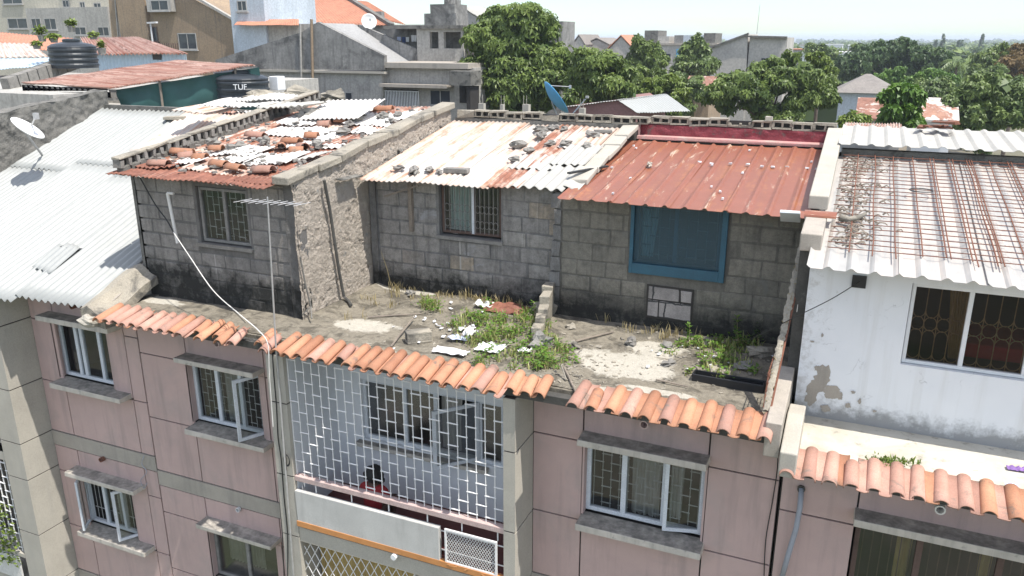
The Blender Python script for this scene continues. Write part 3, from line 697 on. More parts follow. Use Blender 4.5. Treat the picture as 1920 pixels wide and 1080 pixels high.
# ------------------------------------------------------------------ LEFT APARTMENT BUILDING
AL=thing('apartment_building','pink apartment building beneath the long white corrugated roof with a torn flap','building',(-15.5,0,GZ))
o=.28
mb=MB(); hl=[(-14.24,-12.7,-6.55-ST*k,-5.2-ST*k) for k in range(2)]
holes_wall(mb,-14.8,-11.92,GZ,-4.5,.03,.28,hl); mb.box(-24,-11.92,1.6,9,GZ,-4.45); mb.box(-20.5,-15.4,.6,1.6,GZ,-4.6); mb.build('wall',MT['groove'],AL)
xa=[-14.79,-14.12,-12.26,-11.91]
for k in range(3):
    q=o-ST*k
    panels(AL,xa,[zt[0]+q,zt[1]+q,zt[2]+q,-4.48 if k==0 else -8.40+ST+q],{(1,1)} if k<2 else set())
    b=MB(); b.box(-14.785,-11.91,-.012,.03,-8.388+q,-8.072+q); b.build('floor_band',MT['cement'],AL)
mj=MB()
for k in range(2):
    q=-ST*k
    mj=MB(); mj.box(-14.24,-14.21,0,.13,-6.5+q,-5.22+q); mj.build('window_reveal',MT['pink'],AL)
    mj=MB(); mj.box(-12.73,-12.7,0,.13,-6.5+q,-5.22+q); mj.box(-12.702,-12.27,.002,.03,-6.6+q,-5.3+q); mj.build('window_reveal',MT['pink'],AL)
window(AL,-14.21,-12.73,-6.48,-5.24,.12,(-13.75,-13.6,-13.12),grille=None,curtains=((-13.05,-12.8,'curtaingreen',.02),),depth=.8)
window(AL,-14.21,-12.73,-6.48-ST,-5.24-ST,.12,(-13.72,-13.2),grille='bars',curtains=((-13.6,-13.3,'curtain',.02),(-13.1,-12.85,'curtainochre',.02)),openl={0:-1,2:1},sash_a=58)
for k in range(2):
    lintel(AL,-14.22,-12.3,-5.19-ST*k,.10); lintel(AL,-14.2,-12.3,-6.62-ST*k,.11,.28,name='window_sill')
FA=[GZ,-13.3,-12.1,-11.2,-9.92,-8.62,-7.8,-6.62,-5.30,-4.46]
fin(AL,-15.38,-14.795,-.70,.02,FA)
# caged balcony at the far left, seen edge on
for k,(za_,zb_) in enumerate(((-7.15,-4.9),(-10.55,-8.32))):
    brick_grille(-18.5,-15.4,za_,zb_,-.62,.15,.34,.012).build('balcony_grille',MT['whitegrille'],AL)
    mb=MB(); mb.box(-18.5,-15.39,-.70,-.56,za_-.09,za_); mb.box(-18.5,-15.39,-.68,.5,za_-.95,za_-.72); mb.build('balcony_rail',MT['cementpale'],AL)
    mb=MB(); mb.box(-16.5,-15.6,-.72,-.68,za_-.7,za_-.12); q=mb.build('mesh_panel',MT['ventmesh'],AL)
    mb=MB(); mb.box(-18.5,-15.39,.45,.6,za_-.9,zb_+.3); mb.build('balcony_back_wall',MT['groove'],AL)
mb=MB(); mb.box(-18.5,-15.39,-.68,.5,-8.3,-7.9); mb.box(-18.5,-15.39,-.68,.5,-4.86,-4.62); mb.build('balcony_slab',MT['cementpale'],AL)
mb=MB()
for i in range(26): mb.box(-18.4+i*.118,-18.34+i*.118,-.66,-.62,-14,-11.6)
mb.build('lower_railing',MT['bluesheet'],AL)
mb=MB()
for i in range(240):
    a=R.uniform(0,1); c=V((-15.62-.5*a+R.gauss(0,.1),-.72+R.gauss(0,.06),-10.9+1.5*R.random()**1.3)); d=V((R.uniform(-1,1),R.uniform(-1,.2),R.uniform(-.4,1))).normalized()*.09; e=d.cross(V((.3,.4,.8))).normalized()*.04
    mb.add([c,c+d*.5+e,c+d,c+d*.5-e],[[0,1,2,3]],None,R.random())
single(mb,'climbing_plant',MT['leafyellow'],'pale green creeper growing through the cage of the lower left balcony','plant')
spout(AL,133,575,mt='rust',r=.055); spout(AL,188,863,mt='rust',r=.05,L=.08)
# A roof
rs=[]
for i,(x0,x1,l) in enumerate(((-19.1,-17.2,0),(-17.25,-15.6,.012),(-15.65,-14.0,.0),(-14.05,-12.24,.012))):
    e=(.22,.2,.13,0)[i]; sp_=3.1+.35*(i%2)
    sheet(x0,x1,-.72-e,sp_+.15,za,.17,.03,lift=l,seed=i+1,nv=10,uneven=.025).build('roof_sheet',MT['zinc'],AL,smooth=True,solid=.004)
    sheet(x0,x1,sp_,6.0,za,.17,.03,lift=l+.014,seed=i+11,nv=8,uneven=.025).build('roof_sheet',MT['zinc'],AL,smooth=True,solid=.004)
sheet(-12.26,-11.95,.95,6.0,za,.15,.016,lift=.0,seed=8,nv=10,uneven=.02).build('roof_sheet',MT['zinc'],AL,smooth=True,solid=.004)
p=Sl(130,470,-.7,-4.55,.404)
f=sheet(p.x-.34,p.x+.30,p.y-.62,p.y+.06,za,.15,.016,lift=.022,seed=9,nv=6,back=.045,jag=.12); f.build('torn_flap',MT['zinc'],AL,smooth=True,solid=.004)
mb=MB(); mb.box(p.x-.33,p.x+.31,p.y+.02,p.y+.12,za(p.y)+.01,za(p.y)+.05,.02); mb.build('tear_hole',MT['black'],AL)

# timber verge wall under the sheet ends + ridge upstand
mb=MB(); mb.box(-19,-11.95,6.02,6.25,-2.6,-1.72,.01); mb.build('ridge_upstand',MT['darkstone'],AL)
mb=MB(); mb.prism([V((-12.3,-.55,-4.76)),V((-12.3,6,-4.76)),V((-12.3,6,za(6)-.06)),V((-12.3,-.55,za(-.55)-.06))],(.36,0,0)); mb.build('verge_wall',MT['cement'],AL); mb=MB(); mb.prism([V((-20,-.45,-4.9)),V((-20,6,-4.9)),V((-20,6,za(6)-.06)),V((-20,-.45,za(-.45)-.06))],(.3,0,0)); mb.build('verge_wall',MT['cement'],AL)
mb=MB(); mb.box(-14.79,-11.93,-.04,.1,-4.75,-4.5); mb.build('eave_board',MT['cement'],AL)
# patched sheets at the top right of that roof
for i,(u,v,w,d,mt) in enumerate(((330,240,2.2,1.5,'zincwarm'),(430,225,2.6,1.3,'zincwarm'),(380,250,1.5,1.1,'zinc'))):
    pass

# ------------------------------------------------------------------ RIGHT APARTMENT BUILDING
AC=thing('apartment_building','pink apartment building at the right with a white rooftop room','building',(2,0,GZ))
oc=-.38
mb=MB(); holes_wall(mb,-.44,5.2,GZ,-5.1,.03,.28,[(.5,3.6,-7.6,-5.86)]); mb.box(-.44,6.5,1.6,9,GZ,-5.06); mb.build('wall',MT['groove'],AC)
xc=[-.435,.51,3.62,5.2]
for k in range(3):
    q=oc-ST*k
    panels(AC,xc,[zt[0]+q+.1,zt[1]+q-.1,-6.02+(q-oc),-5.08 if k==0 else -8.40+ST+q],{(1,1)} if k==0 else set())
mb=MB(); mb.box(.51,3.61,.002,.031,-6.02,-5.78); mb.build('window_reveal',MT['pink'],AC)
w=window(AC,.53,3.58,-7.55,-5.88,.14,(1.3,2.2,3.0),frame='brownframe',grille='bars',gmat='brownframe',curtains=((1.05,1.25,'curtainochre',.02),(2.0,2.15,'curtainochre',.02)),depth=1)
lintel(AC,.48,3.7,-5.87,.11,.3)
mb=MB(); mb.box(-.44,6.5,-.60,6.2,-5.15,-5.03,.004); mb.build('roof_slab',MT['moldwall'],AC)
def mat_cfloor():
    m,t,b=nt('painted_floor'); P=pos(t)
    n=noise_n(t,P,.9,8,.65,.5); n2=noise_n(t,P,6,7,.7)
    c=mix(t,ramp(t,n,.40,.62),(.56,.53,.45),(.42,.39,.32)); c=mix(t,ramp(t,n2,.56,.7),c,(.25,.23,.19)); setc(t,b,c); b.inputs['Roughness'].default_value=.9
    bump(t,b,n2,.4,.01); return m
MT['cfloor']=mat_cfloor()
mb=MB(); mb.box(-.30,6.5,-.37,.86,-5.05,-4.94,.004); mb.build('terrace_floor',MT['cfloor'],AC)
tile_run(-.46,5.0,-.36,-4.90,-.90,-5.02,.235,['tilepink','tile'],AC,short=(),broken=(3,),kind='cap')
spout(AC,1763,957,mt='pvc',L=.5,r=.06); spout(AC,1502,918,L=.03,mt='moldwall',r=.05)
# white rooftop room of that building
ZC=-4.94
mb=MB(); holes_wall(mb,-.42,5.2,ZC-.1,-2.78,.76,.95,[(.80,3.2,-4.01,-2.92)]); mb.build('rooftop_wall',MT['whitewallC'],AC)
WC=window(AC,.81,3.2,-4.0,-2.93,.82,(1.475,2.17),frame='white',grille=None,depth=1.6,glass='glassdark',fw=.045)
# arched ochre grille behind the glass
g=MB()
for (x0,x1) in ((.86,1.45),(1.5,2.14),(2.2,3.16)):
    n=max(3,int(round((x1-x0)/.155))); dx=(x1-x0)/n
    for i in range(n+1): g.tube([V((x0+i*dx,.93,-3.97)),V((x0+i*dx,.93,-2.95))],.006,5)
    for i in range(n):
        cx=x0+(i+.5)*dx
        g.tube([V((cx+dx*.5*math.cos(a*math.pi/8),.93,-3.48+.09*math.sin(a*math.pi/8))) for a in range(17)],.006,5,False)
        g.tube([V((cx+dx*.5*math.cos(a*math.pi/8),.93,-3.30-.10*math.sin(a*math.pi/8))) for a in range(9)],.006,5,False)
        g.tube([V((cx+dx*.5*math.cos(a*math.pi/8),.93,-3.66+.10*math.sin(a*math.pi/8))) for a in range(9)],.006,5,False)
        g.tube([V((cx+dx*.5*math.cos(a*math.pi/8),.93,-3.87-.09*math.sin(a*math.pi/8))) for a in range(9)],.006,5,False)
g.build('grille',MT['ochre'],WC)
mb=MB(); mb.grid(lambda s,t:(V((1.25+.22*s+.1*t*(1-s),1.05+.02*math.sin(s*40),-2.96-.98*t)),(s,t)),60,6); mb.build('curtain',MT['curtainochre'],WC,smooth=True)
mb=MB(); mb.box(1.5,3.1,1.3,2.2,-4.0,-3.8,.02); mb.build('bed_cover',MT['redcloth'],WC,bevel=.04)
mb=MB(); mb.box(.1,.27,.735,.765,-3.05,-2.89); mb.build('vent_hole',MT['black'],AC)
# patches of bare render at the left foot of the white wall
for (u,v,w_,h_,s) in ((1535,715,.10,.17,1),(1560,735,.10,.07,2),(1520,745,.055,.08,3),(1575,742,.03,.05,4),(1552,703,.02,.03,5),(1523,640,.02,.012,6),(1542,628,.012,.02,7),(1590,760,.03,.03,8),(1612,752,.015,.03,9),(1548,765,.05,.04,10),(1600,735,.02,.02,11),(1530,690,.015,.03,12),(1640,770,.02,.015,13)):
    c=Yp(u,v,.758); mb=MB(); n=64; c=c-V((0,.0012*s,0)); vs=[c]
    for k in range(n):
        a=2*math.pi*k/n; q=1+.55*noise.noise(V((math.cos(a)*1.4,math.sin(a)*1.4,s*5)))+.28*noise.noise(V((math.cos(a)*4.5,math.sin(a)*4.5,s*3)))+.14*noise.noise(V((math.cos(a)*11,math.sin(a)*11,s*2)))
        vs.append(c+V((1.25*w_*q*math.cos(a)+(.07*math.sin(a) if s==1 else 0),0,1.25*h_*q*math.sin(a))))
    mb.add(vs,[[0,1+k,1+(k+1)%n] for k in range(n)]); mb.build('bare_patch',MT['cement'],AC)
# ribbed roof sheets of that room
for i,(x0,x1,l,mt) in enumerate(((-.44,.62,0,'cribsheet'),(.60,1.55,.008,'cribsheet'),(1.53,2.6,0,'cribsheet'),(2.58,5.2,.008,'cribsheet'))):
    sheet(x0,x1,.22,5.2,zc,.265,.038,'box',lift=l,seed=20+i,nv=12,uneven=.01,rib=.3).build('roof_sheet',MT[mt],AC,solid=.004)
mb=MB(); mb.box(-.30,6,5.2,5.4,-2.6,-1.84,.006); mb.build('back_wall',MT['darkstone'],AC)
sheet(-.36,6,5.0,7.2,lambda y:-1.74+.05*(y-5),.27,.032,'box',seed=31,nv=4,uneven=.014,rib=.32).build('upper_roof_sheet',MT['asbestos'],AC,solid=.006)
mb=MB(); mb.prism([V((-.42,.95,ZC)),V((-.42,5.2,ZC)),V((-.42,5.2,zc(5.2)-.03)),V((-.42,.95,zc(.95)-.03))],(.12,0,0)); mb.build('side_wall',MT['moldwall'],AC)

# ------------------------------------------------------------------ ROOFTOP ROOMS
MT['blkL']=mat_blocks('block_wall_left',0,.54,.255,(.34,.318,.295),(.275,.26,.245),(.30,.285,.27),ZF+.42,oz=4.6,plaster=(.285,.268,.25),plo=.52,wash=(.40,.38,.36),moldh=.3)
MT['blkM']=mat_blocks('block_wall_mid',0,.53,.27,(.43,.395,.36),(.30,.285,.27),(.27,.26,.245),ZF+.22,oz=4.56,ox=.2,plaster=(.30,.305,.31),plo=.60,moldh=.4)
MT['blkR']=mat_blocks('block_wall_right',0,.54,.275,(.29,.265,.22),(.235,.217,.182),(.20,.186,.158),ZF+.2,oz=4.52,ox=.1,moldh=.6)
MT['patchblk']=mat_blocks('patch_blocks',0,.45,.27,(.42,.38,.36),(.38,.35,.33),(.07,.07,.07),-9,oz=4.37,ox=.13)

def rough_face(mb,y0,y1,zbot,ztop,x,amp,nu=70,nv=60,sgn=1,axis='x'):
    def fn(s,t):
        y=y0+(y1-y0)*s; zt=ztop(y); z=zbot+(zt-zbot)*t
        p=V((y*3.6,z*3.6,x)); d=amp*(noise.noise(p)+.8*noise.noise(p*2.7)+.7*noise.noise(p*6)+.5*noise.noise(p*13))
        k=noise.noise(V((y*4.3,z*4.3,x+9)))+.5*noise.noise(V((y*11,z*11,x+9)))
        if k>.26: d-=amp*1.3
        return V((x+sgn*d,y,z)),(s,t)
    mb.grid(fn,nu,nv)

MT['faceL']=mat_masonry('left_block_faces',(.35,.325,.30),(.24,.228,.215),ZF+.42,.34,smear=(.29,.275,.26),slo=.60,wash=(.46,.44,.41))
MT['faceM']=mat_masonry('middle_block_faces',(.42,.395,.365),(.25,.24,.235),ZF+.2,.42,warm=(.46,.385,.30),smear=(.31,.31,.315),slo=.60,wash=(.5,.48,.45))
MT['faceR']=mat_masonry('right_block_faces',(.31,.285,.235),(.20,.188,.16),ZF+.2,.6,smear=(.17,.165,.15),slo=.60)
MT['mortL']=mat_masonry('left_mortar',(.21,.20,.19),(.15,.145,.14),ZF+.42,.34,tint=False)
MT['mortM']=mat_masonry('middle_mortar',(.30,.29,.28),(.20,.195,.19),ZF+.2,.42,tint=False)
MT['mortR']=mat_masonry('right_mortar',(.22,.205,.175),(.15,.14,.12),ZF+.2,.6,tint=False)
def blockwork(parent,x0,x1,z0,z1,y,bw,bh,holes,mat,seed,proud=.016,gap=.014,thin=0):
    rr=random.Random(seed); mb=MB(); row=0; z=z0
    while z<z1-.04:
        zt=min(z+bh*rr.uniform(.96,1.04),z1); x=x0-(bw*.5 if row%2 else rr.uniform(0,.1))
        while x<x1:
            w=bw*rr.uniform(.9,1.1); segs=[(max(x,x0),min(x+w,x1),z,zt)]
            for (a,b,c,d) in holes:
                out=[]
                for (p,q,e,f) in segs:
                    if q<=a or p>=b or f<=c+.02 or e>=d-.02: out.append((p,q,e,f)); continue
                    if f-c<bh*.45 and e<c: out.append((p,q,e,c)); continue
                    if p<a: out.append((p,a-.01,e,f))
                    if q>b: out.append((b+.01,q,e,f))
                segs=out
            for (p,q,e,f) in segs:
                if q-p<.05 or f-e<.05: continue
                yo=y-proud*rr.uniform(.15,1.); g=gap*rr.uniform(.6,1.6); j=lambda:rr.uniform(-.009,.009)
                F_=[V((p+g+j(),yo+j()*.5,e+g+j())),V((q-g+j(),yo+j()*.5,e+g+j())),V((q-g+j(),yo+j()*.5,f-g+j())),V((p+g+j(),yo+j()*.5,f-g+j()))]
                B_=[v+V((0,y+.02-v.y,0)) for v in F_]
                mb.add(F_+B_,[[0,1,2,3],[0,4,5,1],[1,5,6,2],[2,6,7,3],[3,7,4,0]],None,max(0,min(1,rr.gauss(.45,.3))))
            x+=w
        z=zt; row+=1
    return mb.build('blockwork',MT[mat],parent,bevel=.012)
# left room
RL=thing('rooftop_room','grey block rooftop room with barred double window and roof strewn with broken tiles','rooftop room',(-10,3,ZF))
mb=MB(); holes_wall(mb,-12.0,-8.40,ZF-.12,-2.285,.5,.7,[(-10.56,-9.44,-3.46,-2.45)]); mb.build('front_wall',MT['mortL'],RL); blockwork(RL,-11.98,-8.63,ZF-.05,-2.30,.5,.54,.255,[(-10.60,-9.42,-3.54,-2.43)],'faceL',3,.014,.012)
window(RL,-10.54,-9.46,-3.44,-2.47,.54,(-9.99,),frame='oldframe',grille='brick',curtains=(),fw=.05)
mb=MB(); mb.box(-10.62,-9.40,.44,.499,-3.53,-3.465,.008); mb.build('window_sill',MT['stone'],RL)
mb=MB(); rough_face(mb,.40,6.0,ZF-.1,lambda y:zl(y)+.0,-8.39,.013,260,110); mb.box(-8.62,-8.44,.503,6,ZF-.1,-2.3); mb.prism([V((-8.62,.6,-2.32)),V((-8.62,6,-2.32)),V((-8.62,6,zl(6)-.02))],(.18,0,0))
rough_face(mb,-8.62,-8.38,ZF-.1,lambda y:-2.30,.45,.02,10,40) if False else None
mb.build('side_wall',MT['ruinwall'],RL)
mb=MB()
def fnE(s,t):
    x=-8.62+.235*s; z=ZF-.1+(2.42)*t; d=.018*noise.noise(V((x*6,z*5,2)))
    return V((x,.452+d,z)),(s,t)
mb.grid(fnE,8,50); mb.build('corner_render',MT['mortL'],RL)
# coping of the party wall
def coping(x0,x1,ys,zf,h,seed,parent,mt='coping',over=.0,name='coping'):
    mb=MB(); rr=random.Random(seed)
    for a,b in zip(ys[:-1],ys[1:]):
        z0,z1=zf(a),zf(b); j=lambda:rr.uniform(-.022,.022)
        A=[V((x+j(),y+ (.008 if y==a else -.008),z+j()*.7)) for (y,z) in ((a,z0),(b,z1)) for x in (x0,x1)]
        B=[p+V((j()*.5,j()*.3,h+j()*.7)) for p in A]
        mb.add(A+B,[[0,1,3,2],[4,6,7,5],[0,4,5,1],[2,3,7,6],[0,2,6,4],[1,5,7,3]])
    return mb.build(name,MT[mt],parent,bevel=.018)
coping(-8.66,-8.34,[.25,1.1,1.75,2.6,3.3,3.7,4.6,5.2,6.1],lambda y:zl(y)-.01+.02*math.sin(y*3),.125,3,RL)
# left party upstand, hollow blocks with their cores showing
mb=MB(); yy=.16
while yy<6:
    w_=R.uniform(.05,.09); zz=zl(yy)+.10; mb.box(-12.06,-11.885,yy,yy+w_,zz,zz+.13,.012); yy+=w_+R.uniform(.09,.13)
    if R.random()<.16: mb.box(-12.05,-11.89,yy-.1,yy+.04,zz,zz+R.uniform(.06,.12),.015)
mb.build('hollow_block_course',MT['stone'],RL)
mb=MB(); mb.prism([V((-11.98,.2,zl(.2)+.1)),V((-11.98,6,zl(6)+.1)),V((-11.98,6,zl(6)+.22)),V((-11.98,.2,zl(.2)+.22))],(.02,0,0)); mb.build('block_cores',MT['groove'],RL)
coping(-12.09,-11.88,[.14,.8,1.3,1.9,2.6,3.1,3.9,4.6,5.2,6.0],lambda y:zl(y)+.232,.04,5,RL,'coping','upstand_top')
coping(-12.06,-11.9,[.2+.20*i for i in range(30)],lambda y:zl(y)-.05,.16,6,RL,'darkstone','upstand')
mb=MB(); mb.prism([V((-12.07,.5,ZF-.1)),V((-12.07,6,ZF-.1)),V((-12.07,6,zl(6)-.05)),V((-12.07,.5,zl(.5)-.05))],(.16,0,0)); mb.build('side_wall',MT['darkstone'],RL)
sheet(-12.15,-8.62,.12,6.0,zl,.10,.012,lift=.0,seed=41,nv=12,uneven=.02,jag=.05).build('roof_sheet',MT['zincrusty'],RL,smooth=True,solid=.004)
sheet(-12.14,-8.63,.10,.62,zl,.10,.012,lift=.012,seed=42,nv=4,uneven=.02,jag=.06,rag=.2).build('roof_sheet',MT['rustsheet'],RL,smooth=True,solid=.004)
sheet(-9.5,-8.64,.3,3.6,zl,.10,.012,lift=.010,seed=43,nv=8,uneven=.02,jag=.06,rag=.3).build('roof_sheet',MT['rustsheet'],RL,smooth=True,solid=.004)
k=0
for (u,v,w,d,rz,mt,lf) in ((520,300,.95,.55,0,'whitesheet',.05),(600,255,1.0,.8,0,'whitesheet',.05),(650,215,1.2,.9,0,'whitesheet',.10),(540,250,.8,.5,0,'whitesheet',.05),(705,230,1.0,1.0,0,'whitesheet',.04),(420,290,.7,.4,0,'whitesheet',.045),(575,230,.9,.9,0,'whitesheet',.06),(600,300,.55,.3,0,'asbestos',.08),(480,312,.6,.35,0,'whitesheet',.05),(370,318,.5,.25,0,'zincrusty',.05),(650,262,.6,.4,0,'zincrusty',.05),(455,300,.7,.45,0,'whitesheet',.05),(760,222,.8,.9,0,'whitesheet',.04),(470,285,.8,.6,0,'whitesheet',.05),(440,303,.7,.35,0,'whitesheet',.055),(350,310,.6,.3,0,'whitesheet',.05),(560,275,.5,.5,0,'whitesheet',.055),(690,250,.6,.5,0,'whitesheet',.05),(640,280,.9,.35,0,'whitesheet',.045),(300,312,.9,.5,0,'rustsheet',.03)):
    p=Sl(u,v,.15,-2.28,.14); k+=1
    q=sheet(p.x-w/2,min(p.x+w/2,-8.68),p.y-d/2,p.y+d/2,zl,.11,.014,lift=lf,seed=60+k,nv=10,jag=.12,rag=.28,uneven=.05,tilt=R.uniform(-.6,.6),skew=R.uniform(-.15,.15))
    q.build('broken_sheet',MT[mt],RL,smooth=True,solid=.006)
# mid room
RM=thing('rooftop_room','middle block rooftop room, pale curtained barred window, white and rust streaked roof','rooftop room',(-6.5,4,ZF))
mb=MB(); holes_wall(mb,-8.37,-4.55,ZF-.12,-2.42,2.6,2.8,[(-6.90,-5.66,-3.44,-2.46)]); mb.box(-8.36,-8.22,2.56,2.599,ZF,-2.43,.008); mb.build('front_wall',MT['mortM'],RM); blockwork(RM,-8.2,-4.58,ZF-.02,-2.43,2.6,.53,.27,[(-6.92,-5.64,-3.47,-2.44)],'faceM',5,.02,.013)
w=window(RM,-6.88,-5.68,-3.40,-2.47,2.68,(-6.24,),frame='brownframe',grille=None,curtains=((-6.80,-6.30,'curtaingreen',.02),),fw=.05,depth=.9)
g=MB()
for (a,b) in ((-6.81,-6.30),(-6.19,-5.75)):
    n=5
    for i in range(n+1):
        x=a+(b-a)*i/n; g.tube([V((x,2.66,-3.36)),V((x,2.66,-2.52))],.007,5)
    for i in range(n): 
        x=a+(b-a)*(i+.5)/n; dx=(b-a)/n
        for zc_ in (-3.2,-2.92):
            g.tube([V((x+dx*.5*math.cos(t*math.pi/6),2.655,zc_+.07*math.sin(t*math.pi/6))) for t in range(13)],.005,4,False)
g.build('grille',MT['oldframe'],w)
mb=MB(); mb.box(-6.275,-6.225,2.672,2.70,-3.38,-2.5); mb.build('mullion',MT['framepaint'],w)
mb=MB(); mb.box(-6.95,-5.62,2.55,2.6,-3.50,-3.445,.012); mb.build('window_sill',MT['stone'],RM)
mb=MB(); mb.box(-7.5,-7.42,2.52,2.59,-3.42,-2.5,.006); mb.build('timber_batten',MT['wood'],RM)
mb=MB(); mb.bar(V((-7.95,2.45,-2.78)),V((-7.2,2.4,-2.52)),.03); mb.build('timber_strut',MT['wood'],RM)
for i,(x0,x1,l,mt,y0,y1,wl,am) in enumerate(((-8.33,-7.45,0,'zincwarm',2.2,6,.105,.012),(-7.5,-6.5,.008,'zincwarm',2.22,6,.105,.012),(-6.55,-5.75,.0,'zincwarm',2.25,6,.105,.012),(-5.8,-5.2,.004,'zincrusty',2.3,6,.105,.012),(-5.25,-4.4,.0,'zincwarm',3.2,6,.105,.012),(-5.36,-4.42,.03,'asbestos',2.28,3.5,.2,.028),(-5.8,-4.9,.045,'asbestos',3.2,4.0,.13,.018),(-5.1,-4.42,.06,'asbestos',3.45,4.6,.13,.016),(-5.35,-4.55,.03,'zincwarm',4.5,5.9,.11,.012))):
    sheet(x0,x1,y0,y1,zm,wl,am,lift=l+.015*(i%2),seed=80+i,nv=14,jag=.03,uneven=.02,tilt=.2 if i in (5,6,7) else 0,skew=0).build('roof_sheet',MT[mt],RM,smooth=True,solid=.005)
sheet(-4.55,-4.18,2.45,3.4,zm,.4,.03,lift=.03,seed=95,nv=6,jag=.02,uneven=.03).build('ridge_flap',MT['asbestos'],RM,smooth=True,solid=.006)
# cement flashing between middle and red roof
coping(-4.46,-4.16,[2.75,3.4,4.1,4.7,5.3,6.0],lambda y:zm(y)-.02,.10,11,RM,'cementpale',name='cement_flashing')
# right room
RR=thing('rooftop_room','right block rooftop room with blue framed window under the flaking red sheet roof','rooftop room',(-2.5,4,ZF))
mb=MB(); holes_wall(mb,-4.56,-.60,ZF-.12,-2.43,2.35,2.55,[(-3.19,-1.81,-3.49,-2.55)]); mb.build('front_wall',MT['mortR'],RR); blockwork(RR,-4.44,-.62,ZF-.04,-2.44,2.35,.54,.275,[(-3.26,-1.71,-3.67,-2.49),(-2.95,-2.15,-4.42,-3.81)],'faceR',7,.013,.011)
rough=MB()
for i in range(8):
    z=ZF+.27*i; rough.box(-4.60+R.uniform(-.03,.05),-4.45,2.33+R.uniform(-.02,.0),2.6,z+.01,z+.26,.012)
rough.build('broken_block_ends',MT['mortM'],RR)
fr=MB(); fr.box(-3.25,-3.19,2.30,2.40,-3.66,-2.5); fr.box(-1.81,-1.72,2.30,2.40,-3.66,-2.5); fr.box(-3.19,-1.81,2.302,2.398,-3.66,-3.49)
bw=fr.build('window',MT['bluepaint'],RR,bevel=.006)
mb=MB(); mb.box(-2.56,-2.50,2.40,2.44,-3.44,-2.5); mb.box(-3.19,-3.13,2.40,2.44,-3.44,-2.5); mb.box(-1.87,-1.81,2.40,2.44,-3.49,-2.5); mb.build('frame',MT['bluepaint'],bw)
mb=MB(); mb.quad(V((-3.19,2.36,-3.49)),V((-1.81,2.36,-3.49)),V((-1.81,2.36,-2.5)),V((-3.19,2.36,-2.5))); mb.build('insect_mesh',MT['bluemesh'],bw)
mb=MB(); mb.grid(lambda s,t:(V((-3.1+.28*s*(1-.3*t),2.5+.02*math.sin(s*30),-2.55-.85*t)),(s,t)),40,4); mb.build('curtain',MT['curtain'],bw,smooth=True)
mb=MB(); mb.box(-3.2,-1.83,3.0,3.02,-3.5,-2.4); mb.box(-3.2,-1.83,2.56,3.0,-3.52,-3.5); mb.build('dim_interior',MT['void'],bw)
brick_grille(-3.1,-1.9,-3.42,-2.56,2.46,.15,.3,.006).build('grille',MT['darkstone'],bw)
mb=MB(); mb.box(-2.93,-2.17,2.335,2.349,-4.40,-3.83,.006); mb.build('infill_outline',MT['groove'],RR)
mb=MB()
for (a,b,c,d) in ((-2.90,-2.40,-4.06,-3.86),(-2.375,-2.2,-4.06,-3.87),(-2.90,-2.73,-4.37,-4.085),(-2.71,-2.2,-4.37,-4.085)): mb.box(a,b,2.318,2.334,c,d,.006)
mb.build('infill_blocks',MT['patchblk'],RR,bevel=.006)
for i,(x0,x1,l) in enumerate(((-4.36,-3.45,0),(-3.5,-2.55,.006),(-2.6,-1.65,.0),(-1.7,-.56,.006))):
    sheet(x0,x1,1.90,5.9,zr,.3,.03,'box',lift=l,seed=100+i,nv=14,uneven=.02,rib=.22,jag=.015).build('roof_sheet',MT['redsheet'],RR,solid=.004)
mb=MB()
for i in range(9):
    p=Sl(1312+R.uniform(-6,6)+28*i,309+1.5*i+R.uniform(-1,1),1.9,-2.45,.12); mb.box(p.x-.03,p.x+.03,p.y-.025,p.y+.025,p.z+.03,p.z+.055,.006)
for i in range(12):
    x=R.uniform(-4.1,-.7); y=R.uniform(2.2,5.6); mb.box(x-.015,x+.02,y-.015,y+.02,zr(y)+.02,zr(y)+.045,.006)
mb.build('fixing_washers',MT['white'],RR)
# rear ridge walls
RW=thing('ridge_wall','hollow block ridge wall behind the streaked and red roofs with flaking maroon render','wall',(-4,6,ZF))
mb=MB(); mb.box(-8.3,-4.2,6.02,6.2,ZF,-1.66,.01); mb.build('wall_base',MT['darkstone'],RW)
mb=MB(); mb.box(-4.19,-.2,6.02,6.2,ZF,-2.02,.006); mb.box(-4.18,-.62,6.0,6.12,-2.02,-1.93,.01); mb.build('dark_base',MT['moldwall'],RW)
mb=MB(); mb.box(-4.16,-.4,5.93,6.24,-1.93,-1.865,.008); mb.build('pink_ledge',MT['pinkledge'],RW,bevel=.01)
mb=MB()
def fnM(s,t):
    x=-4.16+3.7*s; z=-1.87+.2*t; return V((x,6.2+.02*noise.noise(V((x*5,z*8,1))),z)),(s,t)
mb.grid(fnM,80,6); mb.box(-4.16,-.46,6.22,6.36,-2.0,-1.66); mb.build('maroon_render',MT['maroon'],RW)
mb=MB()
x=-8.25
while x<-.5:
    yb=6.02 if x<-4.3 else 6.2; zb=-1.66
    z0=zb; L=.4
    # hollow blocks on their sides: cores face the viewer
    L=R.uniform(.36,.43); z0=zb+R.uniform(-.012,.018); q=R.random()
    if q<.14: mb.box(x,x+L-.012,yb-.01,yb+.2,z0,z0+R.uniform(.11,.16),.02)
    else:
        for dz0,dz1 in ((0,.035),(.115,.15)):
            if dz0==0 or q>.24: mb.box(x,x+L-.012,yb,yb+.2,z0+dz0,z0+dz1,.012)
        for dx in (0,.45*L,.88*L): mb.box(x+dx,x+dx+.04,yb+.005,yb+.195,z0+.03,z0+(.12 if q>.24 else R.uniform(.06,.12)),.012)
    x+=L
mb.build('hollow_block_course',MT['coping'],RW)
mb=MB(); mb.box(-8.2,-4.3,6.1,6.19,-1.635,-1.53); mb.box(-4.25,-.5,6.28,6.37,-1.635,-1.53); mb.build('block_cores',MT['groove'],RW)
